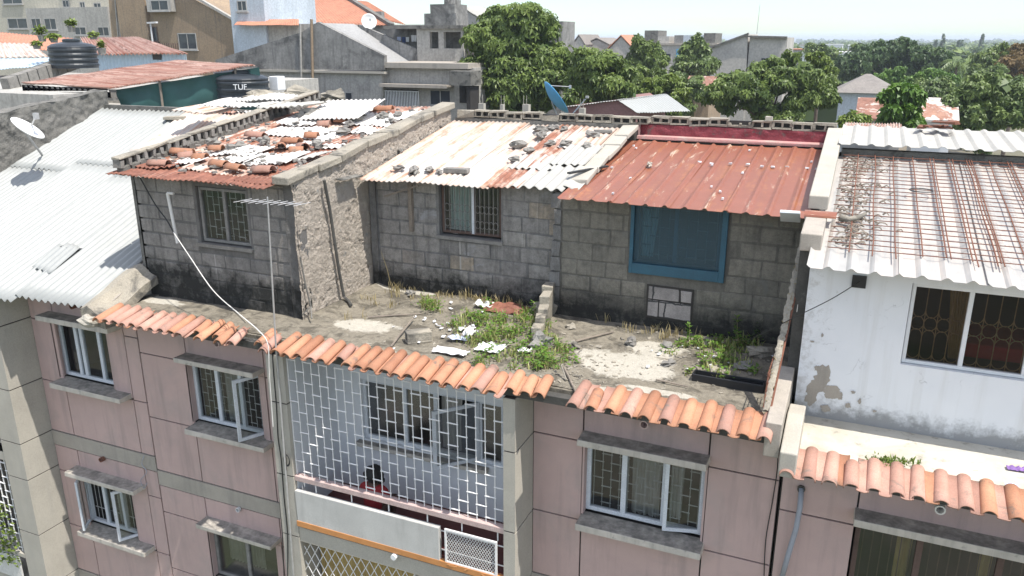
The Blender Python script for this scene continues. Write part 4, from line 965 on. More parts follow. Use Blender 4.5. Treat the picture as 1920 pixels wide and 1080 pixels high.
mb=MB(); p=Yp(1443,213,6.3); mb.box(p.x-.06,p.x+.06,6.24,6.36,-1.51,-1.43,.005); mb.build('cap_block',MT['cementpale'],RW)
# beam between red roof and the white room
BM=thing('party_wall','pale cement topped party wall between the red roof and the rebar covered roof','wall',(-.3,3,ZF))
zb=lambda y:-2.44+.17*(y-.8)
mb=MB(); mb.prism([V((-.60,2.2,zb(2.2)-.16)),V((-.60,6.2,zb(6.2)-.2)),V((-.60,6.2,zb(6.2)-.06)),V((-.60,2.2,zb(2.2)+.04))],(.27,0,0)); mb.build('upper_beam',MT['cementpale'],BM,bevel=.015)
mb=MB(); mb.prism([V((-.585,.82,-2.66)),V((-.585,2.0,-2.5)),V((-.585,2.0,zb(2.0)-.1)),V((-.585,.82,-2.42))],(.27,0,0)); mb.build('lower_beam',MT['cement'],BM,bevel=.015)
mb=MB(); mb.prism([V((-.57,.86,ZF-.1)),V((-.57,6.1,ZF-.1)),V((-.57,6.1,-1.95)),V((-.57,2.2,-2.40)),V((-.57,.86,-2.67))],(.14,0,0)); mb.build('side_wall',MT['moldwall'],BM)
# low kerb walls between the terraces
mb=MB(); mb.prism([V((-.66,-.72,-4.9)),V((-.66,.84,-4.9)),V((-.66,.84,-4.30)),V((-.66,-.72,-4.44))],(.19,0,0)); single(mb,'kerb_wall',MT['cement'],'low straight cement kerb wall dividing the weedy terrace from the white room','wall',bevel=.012)
mb=MB(); mb.prism([V((-.455,-.88,-5.05)),V((-.455,.1,-5.05)),V((-.455,.35,-4.62)),V((-.455,-.1,-4.55)),V((-.455,-.88,-4.72))],(.20,.0,0)); single(mb,'kerb_wall',MT['cementpale'],'pale sloping kerb stub beside the right hand eave tiles and white terrace','wall',bevel=.015)
# broken coping at the left end of the tiled eave
mb=MB(); 
def fnC(s,t):
    y=-.78+1.25*s; zz=-4.62+.38*(y+.7)
    prof=[(-12.27,-.12),(-12.27,.12),(-12.1,.16),(-11.93,.03),(-11.72,-.02),(-11.72,-.2)]
    k=t*5; i=min(4,int(k)); f=k-i; a,b=prof[i],prof[i+1]
    x=a[0]+(b[0]-a[0])*f; z=zz+a[1]+(b[1]-a[1])*f; d=noise.noise(V((x*4,y*4,z*4)))*.03
    return V((x+d,y,z+d+.05*noise.noise(V((y*2,t*2,3))))),(s,t)
mb.grid(fnC,40,25); mb.box(-12.25,-11.76,-.72,.48,-4.85,-4.6,.01)
c0=[fnC(0,k/12)[0] for k in range(13)]; mb.add(c0,[list(range(13))])
single(mb,'broken_coping',MT['coping'],'broken sloping concrete coping where the white roof meets the tiled eave','coping')
mb=MB(); mb.ball(V((-12.03,-.86,-4.72)),.16,10,7,.5,(1,.8,.75),3); single(mb,'plaster_lump',MT['cementpale'],'pale lump of broken plaster at the foot of the sloping coping','plaster lump')
# stone party wall far left
SW=MB()
def fnS(s,t):
    y=1.6+4.6*s; zt=-1.35-.52*(1-s)*(1) +.05*noise.noise(V((y*2,0,1))); zb_=za(y)-.4; z=zb_+(zt-zb_)*t
    d=.05*noise.noise(V((y*3,z*3,1)))+.03*noise.noise(V((y*8,z*8,1)))
    return V((-19.05+d,y,z)),(s,t)
SW.grid(fnS,90,30)
SW.grid(lambda s,t:(V((-19.05-.5*t,1.6+4.6*s,-1.35-.52*(1-s)+.05*noise.noise(V(((1.6+4.6*s)*2,t,1))))),(s,t)),60,6)
single(SW,'stone_wall',MT['darkstone'],'mouldy rubble party wall climbing the far left roof behind the white dish','wall')

# ------------------------------------------------------------------ LOOSE THINGS ON THE ROOFS
def rock(p,r,seed,sz=(1,.8,.5),mt='stone',name='stone',label='',cat='stone',group=None):
    mb=MB(); mb.ball(V((0,0,0)),r,9,6,.9,sz,seed); o=mb.build(name,MT[mt],base=V((0,0,0))); o.location=p+V((0,0,r*sz[2]*.55)); o.rotation_euler.z=R.uniform(0,3)
    return tag(o,label,cat,group)
def blockpiece(p,L,W,H,rz,mt,name,label,cat,group=None,tx=0):
    mb=MB(); mb.obox(V((0,0,H/2)),Matrix.Identity(3),L,W,H,.014); o=mb.build(name,MT[mt],base=V((0,0,0)),bevel=.012); o.location=p; o.rotation_euler=(tx,0,rz)
    return tag(o,label,cat,group)
GR='stones and block pieces weighting down the streaked roof'
mids=[(747,321,.11,'small round stone at the eave, first from the tall party wall'),(777,327,.15,'flat broken stone beside the first stone at the streaked roof eave'),(805,325,.11,'stubby block piece in the row of stones above the pale curtained window'),(824,328,.10,'little stone just left of the long slab at the streaked eave'),
(1014,249,.13,'flat stone at the top of the rusty stack on the streaked roof'),(1013,261,.17,'largest grey stone of the cluster high on the streaked roof'),(1036,245,.12,'flat grey stone right of the top stone on the streaked roof'),(1058,247,.10,'small stone ending the top row on the streaked roof'),(1033,275,.12,'dark cube of stone on the rust stain of the streaked roof'),(1061,275,.14,'grey stone in line between rust stain and white sheet'),(972,278,.16,'leaning grey stone above the ragged fibre cement sheet'),(993,288,.13,'low stone just below the leaning one on ragged sheet'),(1112,259,.15,'grey boulder nearest the cement flashing of the red roof'),(1101,281,.14,'flat stone at the lip of the wide wavy sheet'),(965,305,.11,'small dark stone below the ragged sheet on the streaked roof'),(752,287,.08,'tiny stone alone by the party wall on the streaked roof')]
for i,(u,v,r,l) in enumerate(mids):
    p=Sl(u,v,2.25,-2.44,.187); rock(p+V((0,0,.04)),r*.85,i*7+1,(1.3,.75,.5),'stone','stone',l,'stone',GR)
p=Sl(857,326,2.25,-2.44,.187); blockpiece(p+V((0,0,.02)),.46,.16,.09,.05,'stone','stone_slab','long thin slab lying along the streaked eave above the window','stone slab')
p=Sl(1131,252,2.25,-2.44,.187); blockpiece(p+V((0,0,.03)),.36,.12,.06,.1,'stone','stone_slab','short flat slab beside the grey boulder on the streaked roof','stone slab')
p=Sl(1108,330,2.25,-2.44,.187); mb=MB(); mb.bar(p+V((-.25,-.45,.10)),p+V((.12,.55,.10)),.07,.03); single(mb,'roof_batten',MT['cable'],'dark metal strip lying down the wavy white sheets by the red roof','metal strip')
# whole barrel tiles on the left roof
def loose_tile(p,rz,label,half=False,mt='tile'):
    mb=MB(); L=.42 if not half else .26
    mb.grid(lambda s,t:(V(((t-.5)*L,-.095*(1-.12*t)*math.cos(math.pi*s),.09*math.sin(math.pi*s)+.008*math.sin(t*9)*(1 if half else 0))),(s,t)),10,3)
    o=mb.build('roof_tile',MT[mt],base=V((0,0,0)),smooth=True,solid=.015); o.location=p; o.rotation_euler=(R.uniform(-.15,.15),R.uniform(-.12,.05),rz); return tag(o,label,'roof tile','loose barrel tiles on the littered roof')
tl=[(480,261,.0,'whole orange barrel tile, highest on the littered roof'),(527,282,-.9,'orange tile lying askew in the middle of the littered roof'),(548,273,-.1,'upper orange tile resting against the askew middle tile'),(568,283,-.7,'orange tile slanting right of the askew middle tile'),(343,293,.3,'orange tile slanting near the hollow block upstand'),(377,303,.2,'orange tile between the upstand and the rusty half tile'),(300,315,.05,'orange tile at the lower left corner of the littered roof'),(413,316,-.25,'orange tile along the eave above the barred window, left of two'),(442,323,-.3,'orange tile along the eave above the barred window, middle one'),(495,327,-.05,'orange tile at the eave nearest the rough side wall'),(407,287,.25,'dark red half tile below the grey stone'),(556,290,.6,'broken orange tile shard under the slanting tile'),(608,240,.4,'red tile piece among the upper rubble'),(640,233,.2,'red tile piece by the leaning white sheet'),(720,212,.2,'small red tile heap at the top of the littered roof'),(350,300,.7,'broken tile half beside the slanting left tile'),(585,262,.3,'red shard in the rubble beside the torn white sheet')]
for i,(u,v,rz,l) in enumerate(tl):
    p=Sl(u,v,.15,-2.28,.14); loose_tile(p+V((0,0,.05)),rz,l,'half' in l or 'shard' in l or 'piece' in l,'tile' if i%3 else 'tilepink')
for i,(u,v,r,l) in enumerate(((402,276,.14,'round grey stone on the rusty sheet near the highest whole tile'),(433,286,.12,'pale stone in the middle of the littered roof'),(452,280,.10,'small square dark stone beside the pale stone'),(497,272,.12,'pale stone between the whole tiles of the littered roof'),(597,281,.14,'grey stone wedged beside the slanting orange tile'),(567,226,.16,'dark grey block lump at the upper left of the littered roof'),(585,224,.2,'blackest lump of block in the upper rubble'),(556,239,.09,'flat dark stone below the upper block lumps'),(668,232,.14,'brown stone under the leaning white sheet'),(643,255,.13,'grey stone with black shadow at the torn gap of the rubble'),(655,240,.1,'pebble grey stone behind the torn gap'),(720,225,.12,'grey rubble stone on the white sheet near the party wall'),(745,222,.1,'small rubble stone nearest the party wall top'),(735,232,.08,'lowest rubble stone by the party wall'))):
    p=Sl(u,v,.15,-2.28,.14); rock(p+V((0,0,.05)),r,i*5+2,(1.1,.8,.6),'stone','stone',l,'stone','stones on the littered roof')
mb=MB()
for i in range(420):
    u=R.uniform(280,800); v=R.uniform(205,330); p=Sl(u,v,.15,-2.28,.14)
    if not(-11.8<p.x<-8.7 and .3<p.y<5.8): continue
    s=R.uniform(.02,.07); M=Matrix.Rotation(R.uniform(0,3),3,'Z'); mb.obox(p+V((0,0,.06)),M,s*1.6,s,s*.6,s*.2)
single(mb,'rubble',MT['stone'],'fine grey rubble scattered over the littered roof','rubble',kind='stuff')
p=Sl(640,225,.15,-2.28,.14)
q=sheet(p.x-.75,p.x+.75,p.y-.5,p.y+.6,zl,.12,.016,lift=.14,seed=140,nv=6,back=.16,tilt=.8); single(q,'loose_sheet',MT['whitesheet'],'white corrugated sheet propped askew at the top of the littered roof','roof sheet',smooth=True,solid=.005)
# patches on the big white roof
A=(-.7,-4.55,.404)
for (u,v,w,d,mt,l) in ((400,243,2.9,2.6,'zincwarm','orange stained sheet on the white roof beside the hollow block upstand'),(470,205,2.4,.7,'whitesheet','buckled white sheet draped over the wall top behind the white roof'),(415,205,1.6,.8,'zincrusty','rust blotched sheet at the ridge of the white roof')):
    p=Sl(u,v,*A); 
    q=sheet(p.x-w/2,min(p.x+w/2,-12.08),p.y-d/2,min(p.y+d/2,5.95),za,.13,.016,lift=.08 if u==400 else .12,seed=int(u),nv=6,jag=.06,uneven=.04,skew=0); single(q,'loose_sheet',MT[mt],l,'roof sheet',smooth=True,solid=.005)
p=Sl(330,226,*A); blockpiece(p+V((0,0,.03)),.55,.3,.08,.4,'coping','slab_piece','pale square slab lying on the upper white roof','slab')
p=Sl(320,232,*A)
# sheets over the gap between white roof and littered roof
for i,(u,v,w,d,z_,mt,l) in enumerate(((455,192,1.9,.8,-1.42,'whitesheet','white warped sheet lying across the ridge beside the water tank'),(500,182,1.5,.5,-1.3,'whitesheet','upper white sheet stacked on the ridge below the tank'),(540,196,1.3,.7,-1.38,'asbestos','grey sheet behind the hollow block upstand'),(390,203,1.6,.7,-1.6,'zincwarm','tan sheet on the ridge, nearest the green tarpaulin'))):
    p=Zp(u,v,z_); q=sheet(p.x-w/2,p.x+w/2,p.y-d/2,p.y+d/2,lambda y,p=p,z_=z_:z_+.15*(y-p.y),.14,.02,seed=170+i,nv=6,jag=.1,uneven=.08,skew=.3,tilt=.5)
    single(q,'loose_sheet',MT[mt],l,'roof sheet',smooth=True,solid=.006)
for i,(u,v,r,l) in enumerate(((555,178,.3,'big grey boulder on the ridge in front of the grey house wall'),(575,172,.18,'smaller round stone behind the ridge boulder'),(485,178,.2,'dark boulder on the ridge beside the lettered tank'),(620,182,.25,'long stone heap behind the littered roof'))):
    rock(Zp(u,v+6,-1.45),r,90+i,(1.6,.8,.6),'coping','boulder',l,'boulder')
p=Sl(660,205,.15,-2.28,.14); blockpiece(p,.4,.2,.2,.1,'stone','block','single grey block standing at the top of the littered roof','block')
# junk on the red roof end
p=Yp(1482,405,1.80); mb=MB(); mb.obox(p+V((0,0,0)),Matrix.Rotation(-.55,3,'X'),.27,.36,.05,.006); single(mb,'metal_plate',MT['flash'],'pale grey square plate hanging over the red roof corner','metal plate',bevel=.01)
p=Yp(1537,402,1.75); mb=MB()
mb.grid(lambda s,t:(V((p.x-.2+.42*t,p.y-.13*math.cos(math.pi*s),p.z+.06*math.sin(math.pi*s)-.02)),(s,t)),8,4); single(mb,'ridge_piece',MT['redsheet'],'red folded ridge piece bridging the gap beside the pale plate','ridge piece',solid=.006)
p=Sl(1217,315,1.9,-2.45,.12); rock(p+V((0,0,.04)),.065,7,(1,.8,.7),'cementpale','stone','single white pebble lying on the red sheet roof','stone')

# ------------------------------------------------------------------ REBAR MAT AND JUNK ON THE RIGHT ROOF
mb=MB(); h=.075
def rp(x,y,k=0): return V((x,y,zc(y)+h+k+.006*noise.noise(V((x*2,y*2,3)))))
pr=[.02,.29,.56,.86,1.12,1.17,1.40,1.45,1.66,1.70,1.73,1.98,2.24,2.29,2.55,2.85,3.2,3.6,4.0]
for x in pr:
    e=R.uniform(.55,.75); w=R.uniform(-.012,.012)
    mb.tube([rp(x+w*math.sin(t*1.3)-.03*t/6,e+(5.1-e)*t/8,.012) for t in range(9)],.0085,5)
for i in range(24):
    y=.78+i*.185+R.uniform(-.02,.02); mb.tube([rp(-.22+R.uniform(-.05,.03)+.45*t,y+.012*noise.noise(V((t,y,2)))) for t in range(11)],.0065,5)
single(mb,'rebar_mat',MT['rust'],'rusty tied reinforcing bar mat lying on the white ribbed roof','rebar mat')
mb=MB()
for i in range(170):
    y=R.uniform(.9,4.9); x=-.22+abs(R.gauss(0,.22))+(0.12 if i%3 else .35)*R.random(); a=R.uniform(-.5,.5); L=R.uniform(.06,.16)
    pts=[V((x+L*(t/4-.5)*math.cos(a),y+L*(t/4-.5)*math.sin(a),zc(y)+.05+.05*math.sin(math.pi*t/4)*R.uniform(.4,1))) for t in range(5)]
    mb.tube(pts,.013,4,r2=.007)
single(mb,'litter',MT['wood'],'dry curled leaf litter and chips under the rebar along the party wall','litter',kind='stuff')
p=Sl(1590,425,.2,-2.72,.15); mb=MB(); mb.tube([p+V((-.12,.0,.12)),p+V((0,.0,.10)),p+V((.12,.06,.13)),p+V((.2,.16,.17))],.05,8,r2=.025); single(mb,'driftwood',MT['coping'],'pale bent piece of wood lying among the litter beside the rebar','wood piece',smooth=True)
mb=MB(); mb.tube([V((.9+.16*math.cos(a*.35),3.2+.16*math.sin(a*.35),zc(3.2)+.12)) for a in range(19)],.008,4); single(mb,'wire_ring',MT['cable'],'thin wire ring lying on the rebar mat','wire ring')
p=Sl(1755,247,5.,-1.70,.05); mb=MB()
for i in range(7): mb.obox(p+V((R.uniform(-.3,.3),R.uniform(-.2,.2),.07+.03*i*R.random())),Matrix.Rotation(R.uniform(0,3),3,'Z'),R.uniform(.2,.45),R.uniform(.08,.2),.03,.012)
single(mb,'scrap_heap',MT['rust'],'rusty scrap metal heap on the far fibre cement roof','scrap')
# leaning rusted lattice post
a=V((-.70,-.38,-4.47)); b=V((-.56,1.86,-2.36))
T=thing('fence_post','ragged rusty strip leaning from the eave tiles up to the red roof','post',a)
mb=MB()
def fnP(s,t):
    q=a.lerp(b,t); rr=.028+.012*noise.noise(V((t*60,s*3,1))); an=2*math.pi*s
    return q+V((rr*1.5*math.cos(an)+.015*noise.noise(V((t*14,0,0))),.3*rr*math.sin(an),rr*math.sin(an))),(s,t)
mb.grid(fnP,8,160); mb.build('post',MT['coping'],T)
mb=MB(); mb.tube([a+V((.05,.0,-.0)),b+V((.05,0,-.05))],.014,6); mb.build('rod',MT['rust'],T)
mb=MB()
for i in range(90):
    q=a.lerp(b,R.random()); d=V((R.uniform(-1,1),R.uniform(-1,1),R.uniform(-1,1)))*.05; mb.tube([q,q+d],.004,4)
mb.build('frayed_wire',MT['drygrass'],T)
p=Yp(1515,458,1.45); mb=MB(); mb.tube([p+V((-.10,0,0)),p+V((.12,0,-.01))],.022,8); single(mb,'pipe_stub',MT['rust'],'short rusty pipe stub between the leaning strip and the party wall','pipe')
mb=MB()
L=MB()
for i in range(5): L.tube([V((-.74,-.34+.15*i,-4.55)),V((-.72,-.34+.15*i,-3.95))],.007,4)
for i in range(6): f=i/5; L.tube([V((-.74+.02*f,-.36,-4.53+.56*f)),V((-.74+.02*f,.28,-4.53+.56*f))],.007,4)
single(L,'wire_lattice',MT['rust'],'small rusty lattice panel standing beside the foot of the ragged strip','lattice')
# ------------------------------------------------------------------ TERRACE RUBBISH
def onf(u,v,dz=0):
    p=Zp(u,v,ZF); return V((p.x,p.y,zterr(p.x,p.y)+dz)) if False else Zp(u,v,zterr(p.x,p.y)+dz)
p=onf(785,640); 
HB=MB(); M=Matrix.Rotation(.75,3,'Z')
for (dx,dy,dz,sx,sy,sz) in ((0,0,.02,.40,.2,.035),(0,0,.165,.40,.2,.035),(0,-.085,.09,.40,.03,.12),(0,.085,.09,.40,.03,.12),(.0,0,.09,.03,.15,.12),(.185,0,.09,.03,.15,.12)): HB.obox(M@V((dx,dy,dz))+p,M,sx,sy,sz,.006)
single(HB,'hollow_block',MT['coping'],'hollow concrete block lying on its side near the eave tiles on the terrace','block',bevel=.008)
# divider: two low broken walls
mb=MB(); 
q0=V((-4.36,1.05,ZF-.05)); q1=V((-4.62,2.3,ZF-.05))
for i in range(5):
    f0,f1=i/5,(i+1)/5-.01; c=q0.lerp(q1,(f0+f1)/2); Hh=[.28,.36,.45,.58,.66][i]
    M=Matrix.Rotation(math.atan2(q1.y-q0.y,q1.x-q0.x),3,'Z'); mb.obox(c+V((0,0,Hh/2)),M,.255,.16,Hh,.02)
single(mb,'divider_wall',MT['coping'],'low broken block divider stepping down across the weedy terrace','wall',bevel=.012)
p=onf(1020,590); blockpiece(p+V((-.05,.1,.0)),.4,.2,.2,.9,'coping','block','brown tilted block propped against the low divider wall','block',tx=.4)
p=onf(1015,650); rock(p,.17,33,(1,.8,.8),'stone','stone','rounded grey boulder at the front end of the divider wall','stone')
p=onf(948,583); mb=MB(); 
mb.grid(lambda s,t:(p+V(((s-.5)*.72,(t-.5)*.5,.05+.08*math.sin(math.pi*s)*math.sin(math.pi*t)+.06*noise.noise(V((s*4,t*4,2))))),(s,t)),30,20); single(mb,'rusty_sheet',MT['rustsheet'],'crumpled red brown sheet half buried in the weeds by the dark wall','scrap sheet',solid=.006)
def cloth(u,v,w,d,mt,label,seed,h=.05):
    p=onf(u,v); mb=MB()
    def fn(s,t):
        x=(s-.5)*w*(1+.25*noise.noise(V((t*2,seed,1)))); y=(t-.5)*d*(1+.3*noise.noise(V((s*2,seed,5))))
        return p+V((x,y,.03+h*(.5+.8*noise.noise(V((s*4,t*4,seed)))))),(s,t)
    mb.grid(fn,26,20); return single(mb,'rag',MT[mt],label,'rag','rags and sheets of paper on the terrace',solid=.006)
cloth(920,657,.42,.34,'whitecloth','crumpled square white sheet lying in the weeds',1)
cloth(845,664,.55,.22,'whitecloth','long white rag beside the eave tiles of the terrace',2)
cloth(860,640,.32,.16,'bluecloth','pale blue rag by the hollow block',3,.07)
cloth(882,632,.16,.24,'whitecloth','white scrap of paper standing up beside the blue rag',4,.12)
cloth(908,578,.34,.2,'tin','dull white sack half hidden behind weeds by the dark wall',5,.1)
cloth(870,622,.2,.12,'tin','little grey paper scrap behind the blue rag',6)
cloth(985,662,.2,.14,'tin','pale scrap at the right side of the weeds',7)
def stick(u0,v0,u1,v1,r,mt,label,name='stick',h0=.03,h1=.03):
    a=onf(u0,v0,h0); b=onf(u1,v1,h1); mb=MB(); mb.tube([a,a.lerp(b,.35)+V((0,0,.006)),a.lerp(b,.7),b],r,6,r2=r*.7); return single(mb,name,MT[mt],label,'stick')
stick(733,650,778,592,.017,'wood','grey pole lying toward the eave tiles on the terrace',h1=.12)
stick(690,595,790,588,.016,'wood','dark thin stick lying across the middle of the terrace')
stick(1058,690,1080,735,.02,'wood','dark splinter of wood at the gap in the tiled eave')
stick(1052,685,1062,712,.014,'coping','pale upright splinter behind the gap in the eave',h0=.15)
stick(1230,712,1290,725,.014,'wood','thin twig on the pale screed near the right eave tiles')
stick(1080,640,1150,622,.018,'wood','weathered lath right of the divider wall')
p=onf(1365,722); mb=MB()
M=Matrix.Rotation(-.02,3,'Z')
for (dx,dy,dz,sx,sy,sz) in ((0,0,.015,.98,.2,.03),(0,-.09,.07,.98,.02,.10),(0,.09,.07,.98,.02,.10),(-.48,0,.07,.02,.16,.1),(.48,0,.07,.02,.16,.1)): mb.obox(M@V((dx,dy,dz))+p,M,sx,sy,sz,.004)
single(mb,'planter_trough',MT['black'],'long black plastic trough lying among weeds at the right of the terrace','trough',bevel=.006)
for i,(u,v,r,l) in enumerate(((1183,643,.12,'flat pale stone on the screed beneath the blue window'),(1325,645,.14,'pale rock at the edge of the right weeds below the infilled patch'),(1250,650,.1,'grey stone left of the right weed clump'),(1425,665,.17,'brown lump of earth by the leaning strip'),(1395,690,.13,'grey rock behind the black trough'),(1340,700,.12,'dark stone left of the black trough'),(1255,683,.09,'small stone in front of the infilled block patch'),(1070,615,.09,'pebble at the dark wall right of the divider'),(770,552,.1,'white stone at the foot of the middle block wall'),(1075,650,.1,'dark chunk in weeds right of the boulder'))):
    rock(onf(u,v),r,200+i,(1.2,.8,.5),'coping' if i%2 else 'stone','stone',l,'stone','stones lying on the terrace')
mb=MB()
for i in range(650):
    u,v=R.choice([(R.gauss(900,90),R.gauss(620,35)),(R.gauss(1330,80),R.gauss(670,28)),(R.uniform(600,1450),R.uniform(560,740)),(R.gauss(1080,40),R.gauss(690,30))]); p=onf(u,v)
    if not(-11.2<p.x<-.75 and -.45<p.y<2.5) or (p.x<-8.3 and p.y>.45): continue
    s=R.uniform(.008,.03)*(1.8 if R.random()<.06 else 1); M=Matrix.Rotation(R.uniform(0,3),3,'Z')@Matrix.Rotation(R.uniform(-.4,.4),3,'X'); mb.obox(p+V((0,0,s*.3)),M,s*R.uniform(1,3),s,s*.5,s*.2)
single(mb,'debris',MT['coping'],'small chips and crumbs of masonry scattered over the terrace','debris',kind='stuff')
mb=MB()
for i in range(48):
    u,v=(R.gauss(860,70),R.gauss(615,30)) if i%3 else (R.gauss(1330,70),R.gauss(665,25)); p=onf(u,v)
    if not(-11.2<p.x<-.75 and -.45<p.y<2.4) or (p.x<-8.3 and p.y>.45): continue
    s=R.uniform(.02,.055); M=Matrix.Rotation(R.uniform(0,3),3,'Z')@Matrix.Rotation(R.uniform(-.4,.4),3,'X'); mb.obox(p+V((0,0,.03)),M,s*1.6,s,.008,.004)
single(mb,'litter',MT['whitecloth'],'small white paper litter among the terrace weeds','litter',kind='stuff')
# weeds
def tuft(mb,p,n,h,spread,wid=.012):
    for i in range(n):
        b=p+V((R.gauss(0,spread),R.gauss(0,spread),0)); hh=h*R.uniform(.4,1.1); a=R.uniform(0,6.28); l=V((math.cos(a),math.sin(a),0)); bend=R.uniform(.1,.7)*hh; w=l.cross(UZ)*wid*R.uniform(.6,1.5)
        m=b+l*bend*.35+UZ*hh*.6; t=b+l*bend+UZ*hh*.95; c=R.random()
        mb.add([b-w,b+w,m+w*.8,m-w*.8,t],[[0,1,2,3],[3,2,4]],None,c)
def leafy(mb,p,n,h,spread,ls=.05):
    for i in range(n):
        c=p+V((R.gauss(0,spread),R.gauss(0,spread),h*R.random()**.8)); a=R.uniform(0,6.28); d=V((math.cos(a),math.sin(a),R.uniform(-.3,.5))).normalized()*ls*R.uniform(.6,1.3); e=d.cross(UZ).normalized()*ls*.33
        mb.add([c,c+d*.5+e,c+d,c+d*.5-e],[[0,1,2,3]],None,R.random())
gm=MB(); ll=MB(); dg=MB()
for (u,v,s,n) in ((890,600,.22,420),(885,640,.2,300),(935,625,.22,320),(985,598,.2,330),(1000,620,.18,260),(960,655,.2,260),(1020,672,.2,360),(925,682,.2,220),(985,685,.18,200),(1030,640,.16,200),(1025,690,.14,160),(820,578,.15,180),(800,570,.1,110),(1330,648,.2,330),(1350,668,.2,260),(1322,690,.2,240),(1390,648,.16,180),(1300,650,.14,150),(1415,655,.15,150),(1380,692,.2,160),(545,592,.08,90),(530,590,.09,60),(1045,660,.14,160),(1270,665,.1,60),(940,600,.15,160),(1010,575,.1,100),(1450,690,.1,60)):
    c=onf(u,v)
    for q in range(max(1,n//34)):
        b=V((c.x+R.gauss(0,s),c.y+R.gauss(0,s*.9),0)); 
        if b.y>2.48 or (b.x<-8.3 and b.y>.42) or b.y<-.45 or b.x>-.74: continue
        b.z=zterr(b.x,b.y)
        tuft(gm,b,14,R.uniform(.07,.22),.06,.009); (tuft(dg,b,5,R.uniform(.08,.2),.07,.006) if R.random()<.5 else None); leafy(ll,b,20,R.uniform(.08,.2),.07,R.uniform(.04,.075))
for (u,v,n) in ((740,548,40),(760,540,40),(870,560,50),(900,565,40),(930,560,40),(1020,560,40),(700,560,30),(720,575,30),(1225,628,40),(1245,632,40),(660,600,12),(1280,630,30),(780,560,30),(830,555,30),(1150,610,20)):
    c=onf(u,v); 
    for q in range(3):
        b=V((c.x+R.gauss(0,.2),min(c.y+R.gauss(0,.1),2.5),0)); 
        if b.x<-8.3: continue
        b.z=zterr(b.x,b.y); tuft(dg,b,n//3,R.uniform(.12,.26),.05,.006)
single(gm,'grass',MT['grass'],'yellow green grass tufts growing in the terrace dirt','grass',kind='stuff')
single(ll,'ground_weeds',MT['leafbright'],'small leafy weeds spreading over the terrace dirt','weeds',kind='stuff')
single(dg,'dry_grass',MT['drygrass'],'thin dry grass along the foot of the block walls','grass',kind='stuff')
def weed(u,v,h,label,lean=0):
    p=onf(u,v); T=thing('weed_plant',label,'weed',p,'tall weeds on the terrace')
    mb=MB(); top=p+V((lean,0,h)); mb.tube([p,p.lerp(top,.5)+V((.02,0,0)),top],.006,5,r2=.003); mb.build('stem',MT['drygrass'],T)
    mb=MB()
    for i in range(26):
        c=p.lerp(top,R.uniform(.25,1)); a=R.uniform(0,6.28); d=V((math.cos(a),math.sin(a),R.uniform(0,.6))).normalized()*R.uniform(.05,.10); e=d.cross(UZ).normalized()*.02
        mb.add([c,c+d*.5+e,c+d,c+d*.5-e],[[0,1,2,3]],None,R.random())
    mb.build('leaves',MT['leafbright'],T)
weed(1378,640,.42,'tallest leafy weed below the block wall right of the infilled patch')
weed(1420,640,.32,'leafy weed beside the leaning rusty strip')
weed(1290,640,.3,'slender weed left of the right hand weed clump')
weed(1000,600,.34,'upright leafy weed in front of the tilted block')
weed(1380,655,.3,'bushy weed in the middle of the right hand clump')
a=onf(735,545); mb=MB(); mb.tube([a,a+V((-.08,0,.4)),a+V((-.2,0,.75))],.008,5,r2=.003); single(mb,'dry_stalk',MT['drygrass'],'tall bare dry stalk in front of the middle block wall','stalk')
# cast shadow line on the rough wall built as a dark tube; forked rod
mb=MB(); q=[Xp(608,338,-8.3),Xp(618,390,-8.31),Xp(627,450,-8.31),Xp(636,510,-8.31),Xp(645,556,-8.3)]; mb.tube(q+[q[-1]+V((.16,-.1,-.03)),q[-1]+V((.3,-.22,-.06))],.028,7); single(mb,'drain_or_shadow_tube',MT['moldwall'],'thin cast shadow line built as a dark tube down the rough side wall to the terrace','pipe')
mb=MB(); a=V((-8.42,2.2,-2.36)); mb.obox(V((-8.28,1.85,-2.36)),Matrix.Rotation(.03,3,'Y'),.16,.6,.02,.01); single(mb,'slate_shelf',MT['darkstone'],'thin dark slab sticking out at the top of the rough side wall','slab')
mb=MB(); q=[Xp(563,482,-8.33),Xp(572,530,-8.33),Xp(583,575,-8.3)]; mb.tube(q,.014,6); e=q[-1]
mb.tube([e,e+V((-.1,-.12,-.12))],.012,5); mb.tube([e,e+V((.14,-.18,-.14))],.012,5); single(mb,'rebar_rod',MT['darkstone'],'dark forked rod standing at the corner of the rough wall','rod')

# ------------------------------------------------------------------ AERIAL, CABLES, PIPES
base=V((-8.02,-.86,-8.9)); top=V((-7.83,-.86,-2.2))
AT=thing('tv_aerial','thin pale mast carrying a twin comb aerial in front of the barred window','aerial',base)
mb=MB(); mb.tube([base,V((-7.93,-.86,-4.5)),top],.018,8,r2=.011); mb.build('mast',MT['steel'],AT)
mb=MB(); b0=Yp(455,376,-.86); b1=Yp(566,383,-.86); mid=Yp(500,383,-.86)
mb.tube([b0,b1],.008,5); mb.build('boom',MT['steel'],AT)
mb=MB()
for i in range(9):
    c=b0.lerp(b1,i/8); mb.tube([c+V((-.03,-.16,-.0)),c+V((.03,.16,.0))],.005,4)
mb.tube([mid+V((-.1,.0,.03)),mid+V((.5,.03,.03))],.006,4); mb.build('elements',MT['steel'],AT)
def cable(pts,r,mt,label,name='cable'):
    mb=MB(); P=[]
    for i in range(len(pts)-1):
        p0=pts[max(i-1,0)];p1=pts[i];p2=pts[i+1];p3=pts[min(i+2,len(pts)-1)]
        for k in range(6):
            t=k/6; P.append(.5*((2*p1)+(p2-p0)*t+(2*p0-5*p1+4*p2-p3)*t*t+(3*p1-p0-3*p2+p3)*t**3))
    P.append(pts[-1]); mb.tube(P,r,5); return single(mb,name,MT[mt],label,'cable')
P1=[Yp(262,332,.42),Yp(290,382,.38),Yp(312,412,.30),Yp(325,435,.2)]
